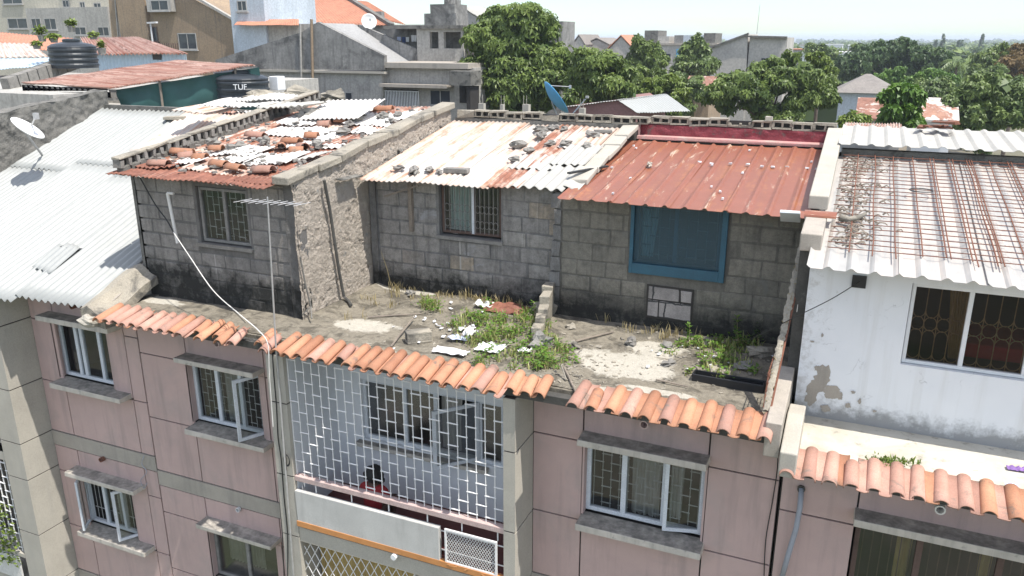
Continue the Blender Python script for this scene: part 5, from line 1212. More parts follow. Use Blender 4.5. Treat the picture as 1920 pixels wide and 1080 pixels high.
cable(P1,.012,'cable','dark upper cable from the block room corner to the hanging pvc pipe')
cable([Yp(325,435,.2),Yp(355,480,-.1),Yp(400,545,-.4),Yp(450,590,-.7),Yp(485,620,-.9),Yp(502,645,-.93),Yp(505,700,-.93),Yp(512,800,-.9)],.008,'pvc','white cable sagging from the pvc pipe down to the tiled eave')
cable([Yp(385,530,-.1),Yp(420,565,-.4),Yp(460,605,-.8)],.006,'cable','thin dark cable hanging beside the white cable')
mb=MB(); a=Yp(314,362,.30); b=Yp(333,456,.26); mb.tube([a,b],.028,10); mb.tube([a+V((0,0,.0)),a+V((.14,0,.0))],.024,8); single(mb,'pvc_pipe',MT['pvc'],'white plastic elbow pipe hanging in front of the left block wall','pipe')
for i,(du,l) in enumerate(((0,'black cable running down the left fin beside the mast, outermost'),(7,'black cable running down the left fin, innermost and looping'),(14,'thin black cable hugging the mast at the balcony cage'))):
    pts=[Yp(505+du+(v-650)*.07+R.uniform(-3,3),v,-.67-.02*i) for v in (655,700,760,820,860,930,1000,1080)]
    cable(pts,.009,'cable',l)
mb=MB(); c=Yp(537,862,-.72)
for k in range(4): mb.tube([c+V((.06*math.cos(t*.4)+.01*k,-.01*k,.10*math.sin(t*.4))) for t in range(17)],.007,4,False)
single(mb,'cable_coil',MT['cable'],'tangle of black cable tied to the fin at the balcony rail','cable')
cable([Yp(1440,740,-.02),Yp(1458,850,-.03),Yp(1450,930,-.03),Yp(1436,1010,-.03),Yp(1432,1090,-.03)],.008,'cable','thin black cable running down the pink wall beside the building joint')
mb=MB(); mb.tube([Yp(1503,915,-.02),Yp(1500,950,-.10),Yp(1493,990,-.12),Yp(1478,1040,-.12),Yp(1464,1090,-.12)],.035,8); single(mb,'conduit',MT['conduit'],'grey curved conduit coming out of the wall below the right tiles','conduit',smooth=True)
cable([Yp(1612,528,.73),Yp(1560,560,.55),Yp(1500,590,.3),Yp(1450,615,.6),Yp(1400,640,1.2)],.006,'cable','thin cable from the vent hole across the kerb to the weeds')
cable([Yp(1508,470,1.0),Yp(1500,540,.9),Yp(1494,585,.85)],.006,'pvc','thin pale wire hanging in the dark gap beside the white wall')
pts=[V((-11.98+.03*math.sin(k),-.04,-8.12-.09*k)) for k in range(8)]; cable([Yp(270,855,-.05),Yp(266,870,-.06),Yp(275,885,-.05),Yp(264,900,-.06),Yp(270,915,-.05),Yp(276,905,-.05)],.008,'conduit','looped grey wire sticking out of the pale floor band')
# dish on the far left roof
def vn(u,v,a,b,f):
    q=ray(u,v).normalized(); rr=q.cross(UZ).normalized(); uu=rr.cross(q); return (rr*a+uu*b)*math.sqrt(1-f*f)-q*f
def dish(base,c,nrm,r,mt,label,mountto):
    T=thing('satellite_dish',label,'satellite dish',base)
    z=V(nrm).normalized(); x=z.orthogonal().normalized(); y=z.cross(x)
    mb=MB(); mb.grid(lambda s,t:(V(c)+x*r*t*math.cos(2*math.pi*s)+y*r*t*math.sin(2*math.pi*s)+z*(.28*r*t*t-.28*r),(s,t)),32,8); mb.build('reflector',MT[mt],T,smooth=True,solid=.012)
    mb=MB(); f=V(c)+z*r*.9; e=V(c)+y*r*.95
    mb.tube([e,f],.018,5); mb.obox(f,Matrix.Identity(3),.09,.09,.14); mb.build('feed_arm',MT['steel'],T)
    mb=MB(); mb.tube([V(base),V(c)-z*.28*r*1.1],.03,6); mb.build('stand',MT['steel'],T); return T
c=Yp(52,240,2.6); bb=Sl(80,292,-.7,-4.55,.404); dish(bb,c,vn(52,240,.62,.78,.30),.38,'dishwhite','white tilted dish on the stone wall side of the far left roof',None)
# person behind the balcony cage
h=Yp(703,893,-.12)
PT=None
def skin_body(name,verts,edges,rad,mat,root=0,sub=2,parent=None):
    me=bpy.data.meshes.new(name); me.from_pydata([tuple(v) for v in verts],edges,[]); o=bpy.data.objects.new(name,me); COL.objects.link(o)
    s=o.modifiers.new('skin','SKIN'); sv=me.skin_vertices[0].data
    for i,r in enumerate(rad): sv[i].radius=(r,r) if not isinstance(r,tuple) else r
    for i in range(len(verts)): sv[i].use_root=(i==root)
    d=o.modifiers.new('sub','SUBSURF'); d.levels=sub; d.render_levels=sub
    me.materials.append(mat)
    if parent: o.parent=parent
    return o
fz=-7.75; hx,hy,hz=h.x,h.y,h.z
# seated on a low stool with the back to the street, head bowed over the lap
B=[V((0,0,.30)),V((0,-.01,.46)),V((0,.0,.62)),V((0,.04,.74)),V((0,.07,.82)),V((0,.09,.90)),V((0,.10,.98)),
   V((-.19,.03,.71)),V((-.25,.10,.50)),V((-.17,.30,.42)),V((.19,.03,.71)),V((.25,.10,.50)),V((.17,.30,.42)),
   V((-.10,.02,.30)),V((-.16,.38,.36)),V((-.14,.36,.06)),V((-.14,.48,.04)),V((.10,.02,.30)),V((.16,.38,.36)),V((.14,.36,.06)),V((.14,.48,.04)),V((-.15,.37,.41)),V((.15,.37,.41))]
E=[(0,1),(1,2),(2,3),(3,4),(4,5),(5,6),(3,7),(7,8),(8,9),(9,21),(3,10),(10,11),(11,12),(12,22),(0,13),(13,14),(14,15),(15,16),(0,17),(17,18),(18,19),(19,20)]
r_=[(.16,.13),(.15,.11),(.17,.11),(.10,.08),.052,(.075,.09),(.07,.085),.062,.045,.034,.062,.045,.034,.09,.065,.045,.03,.09,.065,.045,.03,.03,.03]
off=V((hx,hy-.09,fz+.02)); dzh=hz-(fz+.02+.93)
PB=skin_body('person',B,E,r_,MT['skin'],0,2); PB.location=off+V((0,0,max(-.1,min(.15,dzh)))); tag(PB,'person with big black hair and red top sitting behind the balcony cage','person')
sb=skin_body('shirt',[V((0,0,.26)),V((0,-.01,.46)),V((0,.0,.62)),V((0,.035,.73)),V((-.20,.03,.705)),V((-.245,.08,.56)),V((.20,.03,.705)),V((.245,.08,.56))],[(0,1),(1,2),(2,3),(3,4),(4,5),(3,6),(6,7)],[(.18,.15),(.17,.13),(.19,.13),(.11,.09),.075,.062,.075,.062],MT['redcloth'],0,2,PB)
hm=MB(); hm.ball(V((0,.05,.955)),.16,18,12,.35,(1,1,.92),4); hm.ball(V((-.13,.06,.90)),.075,12,8,.4,(1,1,1.1),8); hm.ball(V((.12,.07,.88)),.07,12,8,.4,(1,1,1.1),9)
ho=hm.build('hair',MT['hair'],None,smooth=True); ho.parent=PB
# fingers resting on the knees and a face (turned away)
for sg in (-1,1):
    fv=[V((sg*.15,.36,.41))]; fe=[]; fr_=[.026]
    for i,dx in enumerate((-.03,-.01,.01,.03)):
        n0=len(fv); fv+=[V((sg*.15+dx,.41,.405)),V((sg*.15+dx*1.15,.44+.008*(i%3),.385)),V((sg*.15+dx*1.2,.45+.006*(i%3),.36))]; fe+=[(0,n0),(n0,n0+1),(n0+1,n0+2)]; fr_+=[.010,.0085,.008]
    n0=len(fv); fv+=[V((sg*.15-sg*.045,.375,.40)),V((sg*.15-sg*.055,.41,.385))]; fe+=[(0,n0),(n0,n0+1)]; fr_+=[.011,.009]
    q=skin_body('hand',fv,fe,fr_,MT['skin'],0,1,PB)
fc=MB()
fc.ball(V((0,.185,.925)),.018,8,6,0,(1,1.1,1.2)); fc.ball(V((-.03,.168,.95)),.013,8,6); fc.ball(V((.03,.168,.95)),.013,8,6); fc.ball(V((0,.165,.885)),.022,8,6,0,(1.2,.5,.4)); fc.ball(V((-.088,.09,.93)),.022,8,6,0,(.4,.8,1.3)); fc.ball(V((.088,.09,.93)),.022,8,6,0,(.4,.8,1.3))
fo=fc.build('face',MT['skin'],None,smooth=True); fo.parent=PB
mb=MB(); so=PB.location
mb.box(so.x-.18,so.x+.18,so.y-.16,so.y+.16,so.z+.15,so.z+.19)
for sx in (-1,1):
    for sy in (-1,1): mb.box(so.x+sx*.15-.02,so.x+sx*.15+.02,so.y+sy*.13-.02,so.y+sy*.13+.02,-7.75,so.z+.15)
single(mb,'stool',MT['wood'],'low wooden stool under the person on the caged balcony','stool',bevel=.006)
p=Yp(1905,845,.2); mb=MB(); mb.grid(lambda s,t:(V((p.x-.06+.2*s,p.y-.05+.09*t,ZC+.03+.03*noise.noise(V((s*5,t*5,1))))),(s,t)),16,10); single(mb,'rag',MT['purple'],'purple rag lying on the white terrace at the right edge','rag',solid=.006)
mb=MB()
for i in range(160):
    c=Zp(R.gauss(1665,22),R.gauss(868,5),ZC+.02); tuft(mb,c,2,.06,.01,.01)
single(mb,'moss',MT['leafyellow'],'bright yellow green moss and weeds behind the right eave tiles','moss',kind='stuff')
p=Zp(1893,915,-4.93); mb=MB(); mb.grid(lambda s,t:(p+V((-.06+.14*s,-.05+.1*t,.06+.02*noise.noise(V((s*5,t*5,1))))),(s,t)),8,6); single(mb,'rag',MT['bluecloth'],'scrap of pale blue plastic on the right eave tiles','rag',solid=.005)

# ------------------------------------------------------------------ BACKGROUND BUILDINGS
def rectY(u0,v0,u1,v1,y):           # x and z range of a photo rectangle on the plane y
    a=Yp(u0,(v0+v1)/2,y); b=Yp(u1,(v0+v1)/2,y); um=(u0+u1)/2
    return a.x,b.x,Yp(um,v1,y).z,Yp(um,v0,y).z
def small_window(parent,u0,v0,u1,v1,y,frame='farframe',rec=.12,pane='void',sill=True):
    x0,x1,z0,z1=rectY(u0,v0,u1,v1,y); f=.07; m=MB(); yy=y-.04
    m.box(x0,x0+f,yy,y+.02,z0,z1); m.box(x1-f,x1,yy,y+.02,z0,z1); m.box(x0+f,x1-f,yy,y+.02,z0,z0+f); m.box(x0+f,x1-f,yy,y+.02,z1-f,z1); m.box((x0+x1)/2-.03,(x0+x1)/2+.03,yy+.005,y+.02,z0+f,z1-f)
    if sill: m.box(x0-.1,x1+.1,y-.14,y+.01,z0-.1,z0-.003)
    w=m.build('window',MT[frame],parent)
    g=MB(); g.box(x0+f,x1-f,y-.012,y+.01,z0+f,z1-f); g.build('pane',MT['darkpane'],w)
    return w
MT['farframe']=mat_plain('old_white_frame',(.42,.41,.39),.3,2,.6)
MT['darkpane']=mat_plain('dark_pane',(.05,.06,.075),.5,1.5,.12,bumps=0)
def gable_roof(parent,x0,x1,y0,y1,ze,zr,mt,name='roof',ov=.3,ridge='x'):
    m=MB()
    if ridge=='x':
        ym=(y0+y1)/2
        for (ya,yb) in ((y0-ov,ym),(y1+ov,ym)):
            m.prism([V((x0-ov,ya,ze-.1)),V((x1+ov,ya,ze-.1)),V((x1+ov,yb,zr)),V((x0-ov,yb,zr))],(0,0,.12))
    else:
        xm=(x0+x1)/2
        for (xa,xb) in ((x0-ov,xm),(x1+ov,xm)):
            m.prism([V((xa,y0-ov,ze-.1)),V((xa,y1+ov,ze-.1)),V((xb,y1+ov,zr)),V((xb,y0-ov,zr))],(0,0,.12))
    return m.build(name,MT[mt],parent)

# shack with the rusty roof, tarpaulin and tanks on the next row of roofs
NR=thing('apartment_building','low grey apartment row behind the near roofs, carrying shack, tanks and tarpaulin','building',(-20,12,GZ))
XE=Yp(530,165,11.6).x
mb=MB(); mb.box(-34,XE,9.4,17.5,GZ,-2.5,.01); mb.build('wall',MT['greywall'],NR)
mb=MB(); mb.box(-34,XE-.2,9.4,9.55,-2.49,-2.2,.01); mb.build('parapet',MT['darkstone'],NR)
SH=thing('roof_shack','rooftop shack with rusty brown sheet roof on a hollow block wall beside green tarpaulin','shack',(-20,11,-2.5))
y0=9.6
a=Yp(35,158,y0); b=Yp(468,122,13.0); c=Yp(250,168,y0); 
# roof as four tilted sheets between photographed corners
PA=Yp(40,155,y0); PB_=Yp(205,165,y0-.1); PC=Yp(478,122,y0+1.9); PD=Yp(330,113,y0+4.2)
def fnR(s,t):
    q=PB_.lerp(PC,s); e=PA.lerp(PD,s); p=q.lerp(e,t); h=.03*math.sin(2*math.pi*s*56); return p+V((0,0,h+.04*noise.noise(V((s*6,t*4,1))))),(s*8,t*4)
mb=MB(); mb.grid(fnR,440,12); mb.build('roof',MT['backred'],SH,smooth=True,solid=.01)
mb=MB(); d=(PB_-PA)
for i in range(16):
    f=i/16; p=PA.lerp(PB_,f)+V((0,0,-.05)); 
    for k in range(2): mb.box(p.x,p.x+.05,p.y,p.y+.2,p.z-.32,p.z-.03)
    mb.box(p.x,p.x+.34,p.y+.02,p.y+.2,p.z-.36,p.z-.28); mb.box(p.x,p.x+.34,p.y+.06,p.y+.2,p.z-.1,p.z-.04)
mb.build('hollow_block_wall',MT['stone'],SH)
mb=MB(); 
def fnT(s,t):
    q=PB_.lerp(PC,s)+V((0,.25,-.05)); z1=q.z-.02; z0=-2.62; return V((q.x,q.y+.06*math.sin(s*17+t*3)+.08*noise.noise(V((s*9,t*3,2))),z1+(z0-z1)*t)),(s,t)
mb.grid(fnT,80,14); mb.build('tarpaulin',MT['tarp'],SH,smooth=True)
mb=MB(); q=PB_.lerp(PC,.32)+V((0,.15,0)); mb.tube([V((q.x,q.y,-2.7)),V((q.x,q.y,q.z))],.04,6); q=PB_.lerp(PC,.85)+V((0,.1,0)); mb.tube([V((q.x,q.y,-2.7)),V((q.x,q.y,q.z))],.04,6); mb.build('post',MT['wood'],SH)
def tank(u,vtop,vbot,w,y,label,ribs=4,letters=None):
    c=Yp(u,vbot,y); cz=Yp(u,vtop,y).z; D=(y+10)/ray(u,(vtop+vbot)/2).y; r=w*D/2/F
    T=thing('water_tank',label,'water tank',c); H=cz-c.z
    pr=[(r*.97,0)]
    for i in range(ribs): z=H*.72*(i+.2)/ribs; pr+=[(r*.96,z),(r,z+H*.04),(r,z+H*.09),(r*.96,z+H*.13)]
    pr+=[(r*.99,H*.72),(r*.97,H*.76),(r*.8,H*.84),(r*.34,H*.92),(r*.33,H),(r*.30,H*1.02)]
    mb=MB(); mb.lathe(c,pr,36); mb.build('shell',MT['tankblack'],T,smooth=False,bevel=0)
    mb=MB(); mb.lathe(c+V((0,0,H*.93)),[(r*.36,0),(r*.36,H*.06),(r*.2,H*.1)],24); mb.build('lid',MT['tankblack'],T)
    if letters:
        cu=bpy.data.curves.new('letter_text','FONT'); cu.body=letters; cu.size=.24; cu.extrude=.01; cu.align_x='CENTER'
        tmp=bpy.data.objects.new('tmp',cu); COL.objects.link(tmp); bpy.context.view_layer.update()
        me=bpy.data.meshes.new_from_object(tmp.evaluated_get(bpy.context.evaluated_depsgraph_get())); bpy.data.objects.remove(tmp); me.materials.clear(); me.materials.append(MT['white'])
        to=bpy.data.objects.new('lettering',me); COL.objects.link(to); to.parent=T
        an=.62; to.location=(r*1.06*math.sin(an),-r*1.06*math.cos(an),H*.40); to.rotation_euler=(math.pi/2,0,an)
    return T
tank(458,133,186,96,11.6,'black rooftop water tank with white letters beside the green tarpaulin',3,'TUF')
tank(432,128,160,54,13.6,'half hidden grey lidded tank behind the lettered tank',2)
tank(141,74,127,84,13.2,'black ribbed water tank with potted plants behind the rusty shack roof',4)
p=Yp(516,155,12.2); mb=MB(); mb.box(p.x-.25,p.x+.1,12.2,12.6,p.z-.25,p.z+.2); T=single(mb,'condenser_unit',MT['white'],'small white air conditioner unit beside the lettered tank','air conditioner',bevel=.02)
x0,x1,z0,z1=rectY(530,172,560,185,12.0); mb=MB()
for (a,b,c,d) in ((x0,x0+.03,z0-.3,z1),(x1-.03,x1,z0-.3,z1),(x0+.03,x1-.03,z1-.04,z1)): mb.box(a,b,12.0,12.03,c,d)
single(mb,'steel_frame',MT['white'],'white metal frame standing behind the ridge boulder','frame')
# far left roofs
NL=thing('apartment_building','leftmost neighbouring block with white sheet roofs and a block parapet','building',(-34,16,GZ))
mb=MB(); mb.box(-44,-26,14,25,GZ,-1.95,.01); mb.build('wall',MT['greywall'],NL)
def patchroof(u0,v0,u1,v1,z,mt,name,parent,sl=.06,seed=1):
    a=Zp(u0,v1,z); b=Zp(u1,v1,z); c=Zp(u0,v0,z); q=sheet(a.x,b.x,min(a.y,b.y),c.y,lambda y:z+sl*(y-a.y),.2,.02,seed=seed,nv=6,jag=.1,uneven=.05); return q.build(name,MT[mt],parent,smooth=True,solid=.01)
mb=MB(); a=Yp(-120,190,8.2); b=Yp(100,178,8.2); mb.box(a.x,b.x,8.2,9.2,-3.2,b.z-.0,.02); mb.build('parapet',MT['greywall'],NL)
def rq(pts,mt,name,parent,n=30,amp=.02,wl=20):
    A,B,C_,D_=pts; m=MB()
    m.grid(lambda s,t:(A.lerp(B,s).lerp(D_.lerp(C_,s),t)+V((0,0,amp*math.sin(2*math.pi*s*wl)+.03*noise.noise(V((s*5,t*5,amp)))) ),(s*6,t*3)),n*8,8)
    return m.build(name,MT[mt],parent,smooth=True,solid=.01)
rq([Yp(-60,175,9.2),Yp(205,172,9.2),Yp(190,150,13),Yp(-40,150,13)],'asbestos','flat_roof',NL,amp=0)
rq([Yp(-60,205,8.0),Yp(140,178,9.0),Yp(110,183,9.6),Yp(-60,185,9.6)],'asbestos','flat_roof',NL,amp=0)
rq([Yp(-60,135,13),Yp(60,125,13),Yp(110,108,17),Yp(-60,110,17)],'bluesheet','roof_sheet',NL,amp=.015)
rq([Yp(-60,110,17.2),Yp(90,106,17.2),Yp(60,82,23),Yp(-60,78,23)],'zincwarm','roof_sheet',NL,amp=.03,wl=14)
rq([Yp(-60,90,24),Yp(120,95,24),Yp(140,72,29),Yp(-60,55,29)],'orangetile','tiled_roof',NL,amp=.02,wl=30)
mb=MB(); a=Yp(10,160,10.2); b=Yp(165,108,14.6)
for i in range(9):
    f0=i/9; q=a.lerp(b,f0); q1=a.lerp(b,f0+.1); mb.bar(q,q1,.35,.5)
mb.build('block_parapet',MT['stone'],NL)
# sheet shack with pale blue walls
BS=thing('roof_shack','shack with pale blue sheet wall under a pink and rust striped roof','shack',(-30,18,-2))
y0=18.5
rq([Yp(165,102,y0-.3),Yp(352,100,y0-.3),Yp(262,70,y0+5),Yp(150,70,y0+5)],'backred','roof',BS,amp=.04,wl=26)
x0,x1,z0,z1=rectY(185,101,352,140,y0); mb=MB(); mb.grid(lambda s,t:(V((x0+(x1-x0)*s,y0+.03*math.sin(s*150),z0+(z1-z0)*t)),(s*7,t*2)),300,2); mb.build('wall',MT['bluesheet'],BS)
x0,x1,z0,z1=rectY(288,102,304,112,y0); mb=MB(); mb.box(x0,x1,y0-.06,y0-.05,z0,z1); mb.build('vent_opening',MT['groove'],BS)
def plant(u,v,h,w,y,label,n=160,mt='leafyellow'):
    c=Yp(u,v,y); T=thing('potted_plant',label,'plant',c); mb=MB()
    mb.lathe(c,[(.13,0),(.17,.25),(.15,.25)],12); mb.build('pot',MT['stone'],T)
    mb=MB(); mb.tube([c+V((0,0,.2)),c+V((.03,0,h*.7))],.02,5); mb.build('stem',MT['bark'],T)
    mb=MB()
    for i in range(n):
        d=V((R.gauss(0,1),R.gauss(0,1),R.gauss(0,.8))).normalized()*R.random()**.4
        q=c+V((d.x*w,d.y*w,h*.72+d.z*h*.32)); a=V((R.uniform(-1,1),R.uniform(-1,1),R.uniform(-.6,.5))).normalized()*.17; e=a.cross(V((.2,.3,.9))).normalized()*.055
        mb.add([q,q+a*.5+e,q+a,q+a*.5-e],[[0,1,2,3]],None,.3+.7*R.random())
    mb.build('leaves',MT[mt],T)
for (u,v,h,w,y,l) in ((80,78,.62,.26,14.5,'lush potted plant left of the ribbed water tank'),(102,80,.35,.3,14.6,'low spreading potted plant at the foot of the ribbed tank'),(135,60,.5,.22,15.5,'round leaved potted plant above the ribbed tank'),(70,92,.32,.2,14,'small potted plant nearest the left edge roofs'),(176,74,.3,.2,15.4,'low potted plant right of the ribbed tank'),(192,102,.5,.12,13.6,'thin shoot hanging at the side of the ribbed tank')):
    plant(u,v,h,w,y,l)
# cream block, brown block, white annex
CB=thing('apartment_building','cream apartment block with dark windows at the top left corner','building',(-60,45,GZ))
yb=44
x0,x1,z0,z1=rectY(-80,-40,205,75,yb); mb=MB(); mb.box(x0,x1,yb,yb+9,GZ,z1); mb.build('wall',MT['creamwall'],CB)
x0,x1,z0,z1=rectY(52,14,205,75,yb-1.2); mb=MB(); mb.box(x0,x1,yb-1.2,yb-.004,GZ,z1); mb.build('balcony_front',MT['greywall'],CB)
for r_ in ((5,-6,42,8),(15,34,52,54),(118,0,130,14),(150,3,160,15),(176,5,190,16),(112,-20,132,-6)): small_window(CB,*r_,yb if r_[3]<20 or r_[0]<50 else yb-1.2)
for r_ in ((60,34,78,60),(84,34,106,56),(140,50,162,66),(184,50,205,68)): small_window(CB,*r_,yb-1.2)
BB=thing('apartment_building','large brown rendered block with sloping gable and barred windows','building',(-42,44,GZ))
yb=40
pts=[(200,-40),(305,-40),(362,-2),(440,40),(442,130),(200,130)]; P=[Yp(u,v,yb) for u,v in pts]; P[4].z=P[5].z=GZ
mb=MB(); mb.prism(P,(0,8,0)); mb.build('wall',MT['brownwall'],BB)
mb=MB(); A=Yp(300,-45,yb-.1); B=Yp(443,39,yb-.1); mb.bar(A,B,.3,.18); mb.build('gable_coping',MT['greywall'],BB)
x0,x1,z0,z1=rectY(278,-10,323,22,yb-.3); mb=MB(); mb.box(x0,x1,yb-.5,yb-.003,z0,z1); mb.build('window_bay',MT['greywall'],BB)
small_window(BB,283,0,316,20,yb-.5); small_window(BB,335,62,369,93,yb); small_window(BB,278,50,296,78,yb,'brownframe')
x0,x1,z0,z1=rectY(225,-40,278,60,yb); mb=MB(); mb.box(x0,x1,yb-.35,yb-.004,GZ,z1); mb.build('stair_shaft',MT['brownwall'],BB)
mb=MB(); 
for i in range(9): 
    q=Yp(300+4*i,86,yb-1.2); mb.box(q.x,q.x+.06,yb-1.2,yb-1.14,q.z-.6,q.z+.2)
mb.build('balustrade',MT['brownframe'],BB)
for (u,l) in ((214,'a'),(218,'b')):
    mb=MB(); mb.tube([Yp(u,-20,yb-.12),Yp(u+8,70,yb-.12)],.06,6); mb.build('drain_or_shadow_tube',MT['greywall'],BB)
a=Yp(284,85,30); T=thing('street_lamp','grey double armed street lamp in front of the brown block','street lamp',V((a.x,30,GZ)))
mb=MB(); t=Yp(282,44,30); mb.tube([V((a.x,30,GZ)),t],.07,8,r2=.05); mb.build('pole',MT['lampgrey'],T); mb=MB(); mb.bar(Yp(277,43,30),Yp(294,42,30),.18,.1); mb.build('lamp_head',MT['lampgrey'],T)
WA=thing('house','white and pale blue annex with small dark window above an orange tile skirt','house',(-33,42,GZ))
yb=38.5
x0,x1,z0,z1=rectY(430,-40,494,40,yb); mb=MB(); mb.box(x0,x1,yb,yb+6,GZ,z1); mb.build('wall',MT['bluewhite'],WA); small_window(WA,445,1,463,21,yb)
x0,x1,z0,z1=rectY(437,45,600,110,yb+.2); mb=MB(); mb.box(x0,x1,yb+.2,yb+5,GZ,z1); mb.build('lower_wall',MT['greywall'],WA); small_window(WA,467,65,490,83,yb+.2)
rq([Yp(438,47,yb-.8),Yp(560,47,yb-.8),Yp(560,36,yb+.5),Yp(450,36,yb+.5)],'orangetile','tiled_skirt',WA,amp=.02,wl=30)
# orange tiled roofs
OT=thing('house','house with a long orange tiled roof falling to the right behind the grey gable','house',(-25,50,GZ))
yb=47
rq([Yp(495,47,yb),Yp(740,47,yb+1.5),Yp(640,-12,yb+9),Yp(494,-12,yb+9)],'orangetile','tiled_roof',OT,amp=.03,wl=40)
rq([Yp(635,20,yb+9),Yp(760,46,yb+9),Yp(690,3,yb+14),Yp(600,-6,yb+14)],'orangetile','tiled_roof',OT,amp=.03,wl=30)
mb=MB(); mb.bar(Yp(494,-4,yb+.3),Yp(582,50,yb-.6),.5,.25); mb.bar(Yp(640,-12,yb+8.8),Yp(735,47,yb+1.2),.4,.25); mb.build('roof_verge',MT['darkstone'],OT)
x0,x1,z0,z1=rectY(500,40,800,120,yb+2); mb=MB(); mb.box(x0,x1,yb+2,yb+8,GZ,z1-.3); mb.build('wall',MT['greywall'],OT)
x0,x1,z0,z1=rectY(660,22,720,50,yb+8.8); mb=MB(); mb.box(x0,x1,yb+8.4,yb+8.9,GZ,z1); mb.build('gable_wall',MT['greygable'],OT)
# grey gabled house
GH=thing('house','grey mould streaked gable house with white railed balcony left of the big tree','house',(-12,35,GZ))
yb=34
P=[Yp(u,v,yb) for u,v in ((404,112),(566,60),(596,41),(720,104),(720,131),(404,131))]
mb=MB(); mb.prism(P,(0,.35,0)); mb.build('gable_wall',MT['greygable'],GH)
dpt=3.9
mb=MB(); A=Yp(598,43,yb+.35); B=Yp(722,127,yb+.35); mb.prism([A,B,B+V((0,0,-.3)),A+V((0,0,-.3))],(0,dpt,0)); mb.build('roof_slope',MT['roofgrey'],GH)
mb=MB(); A=Yp(673,46,yb+dpt+.35); B=Yp(783,93,yb+dpt+.35); C_=Yp(783,124,yb+dpt+.35); mb.prism([A,B,C_,Yp(673,70,yb+dpt+.35)],(0,.3,0)); mb.build('rear_parapet',MT['greygable'],GH)
x0,x1,z0,z1=rectY(404,134,718,215,yb+.15); mb=MB(); mb.box(x0,x1,yb+.15,yb+8,GZ,z1); mb.build('wall',MT['greywall'],GH)
x0b,x1b,_,zs=rectY(404,131,722,134,yb); mb=MB(); mb.box(x0b,x1b,yb-.12,yb+.3,zs-.15,zs-.02); mb.build('string_course',MT['cementpale'],GH)
for u in (563,584): 
    mb=MB(); mb.tube([Yp(u,36 if u==584 else 45,yb-.15),Yp(u+3,200,yb-.15)],.09 if u==584 else .06,6); mb.build('drain_or_shadow_tube',MT['brownwall' if u==584 else 'greywall'],GH)
small_window(GH,635,172,662,200,yb+.15)
# right wing
x0,x1,z0,z1=rectY(718,125,888,215,yb+.6); mb=MB(); mb.box(x0,x1-.0,yb+.6,yb+9,GZ,Yp(800,126,yb+.6).z); mb.build('wing_wall',MT['greywall'],GH)
x0,x1,z0,z1=rectY(716,158,842,164,yb); mb=MB(); mb.box(x0,x1,yb-.3,yb+.62,z0,z1); mb.build('canopy_slab',MT['cement'],GH)
x0,x1,z0,z1=rectY(718,118,880,128,yb+.3); mb=MB(); mb.box(x0,x1,yb+.1,yb+9,z0,z1); mb.build('roof_slab',MT['cement'],GH)
x0,x1,z0,z1=rectY(720,170,784,205,yb+.3); mb=MB()
for i in range(23): xx=x0+(x1-x0)*i/22; mb.box(xx,xx+.045,yb+.3,yb+.34,z0,z1)
mb.box(x0,x1,yb+.345,yb+.37,z1-.06,z1); rail=mb.build('railing',MT['white'],GH)
x0,x1,z0,z1=rectY(720,168,784,210,yb+.55); mb=MB(); mb.box(x0,x1,yb+.5,yb+.59,z0,z1); mb.build('balcony_recess',MT['groove'],GH)
small_window(GH,806,168,846,198,yb+.6); 
x0,x1,z0,z1=rectY(848,133,888,160,yb-.4); mb=MB(); mb.box(x0,x1,yb-.8,yb+.6,z0,z1); mb.build('balcony_parapet',MT['darkstone'],GH)
x0,x1,z0,z1=rectY(850,162,886,195,yb-.3); mb=MB(); mb.box(x0,x1,yb+.5,yb+.595,z0,z1); mb.box(x1-.25,x1,yb-.6,yb+.5,z0-1,z1); mb.build('dark_balcony',MT['void'],GH)
# upper block with openings
yu=yb+4.2
x0,x1,z0,z1=rectY(782,50,868,122,yu); 
mb=MB(); oa=rectY(806,60,822,91,yu); ob=rectY(832,60,864,91,yu); holes_wall(mb,x0,x1,z0,z1,yu,yu+.3,[oa,ob]); mb.build('upper_wall',MT['greywall'],GH)
mb=MB(); mb.box(x0,x1+.0,yu+1.6,yu+4,z0,z1); mb.build('upper_back',MT['greygable'],GH)
xa,xb,za0,za1=rectY(722,48,872,54,yu); mb=MB(); mb.box(xa,xb,yu-.3,yu+4,za0,za1); mb.build('upper_roof_slab',MT['darkstone'],GH)
xa,xb,za0,za1=rectY(724,52,784,92,yu+1.5); mb=MB(); mb.box(xa,xb,yu+1.5,yu+1.7,za0-1,za1); mb.build('terrace_wall',MT['greygable'],GH)
for (r_) in ((801,25,860,52),(812,8,858,27),(838,-2,846,10)):
    xa,xb,za0,za1=rectY(*r_,yu+1); mb=MB(); mb.box(xa,xb,yu+.6,yu+2.4,za0,za1,.01); mb.build('roof_tank_base',MT['greygable'],GH)
c=Yp(692,40,yb+4.5); dish(Yp(688,62,yb+4.5),c,vn(692,38,.25,.35,.85),.52,'dishwhite','white round dish on the parapet of the grey gable house',None)
for i,(u,v,w,h,mt,l) in enumerate(((748,73,7,8,'bluecloth','pale blue garment at the left of the washing line'),(757,75,7,11,'navy','dark blue garment on the washing line'),(764,74,6,9,'whitecloth','small white garment between dark and large white laundry'),(776,72,10,12,'whitecloth','large white sheet at the right of the washing line'))):
    xa,xb,za0,za1=rectY(u-w/2,v-h/2,u+w/2,v+h/2,yu+1); mb=MB(); mb.grid(lambda s,t:(V((xa+(xb-xa)*s,yu+1+.03*math.sin(s*9+t),za1+(za0-za1)*t)),(s,t)),8,4); single(mb,'laundry',MT[mt],l,'laundry','washing on the line of the grey house',solid=.01)
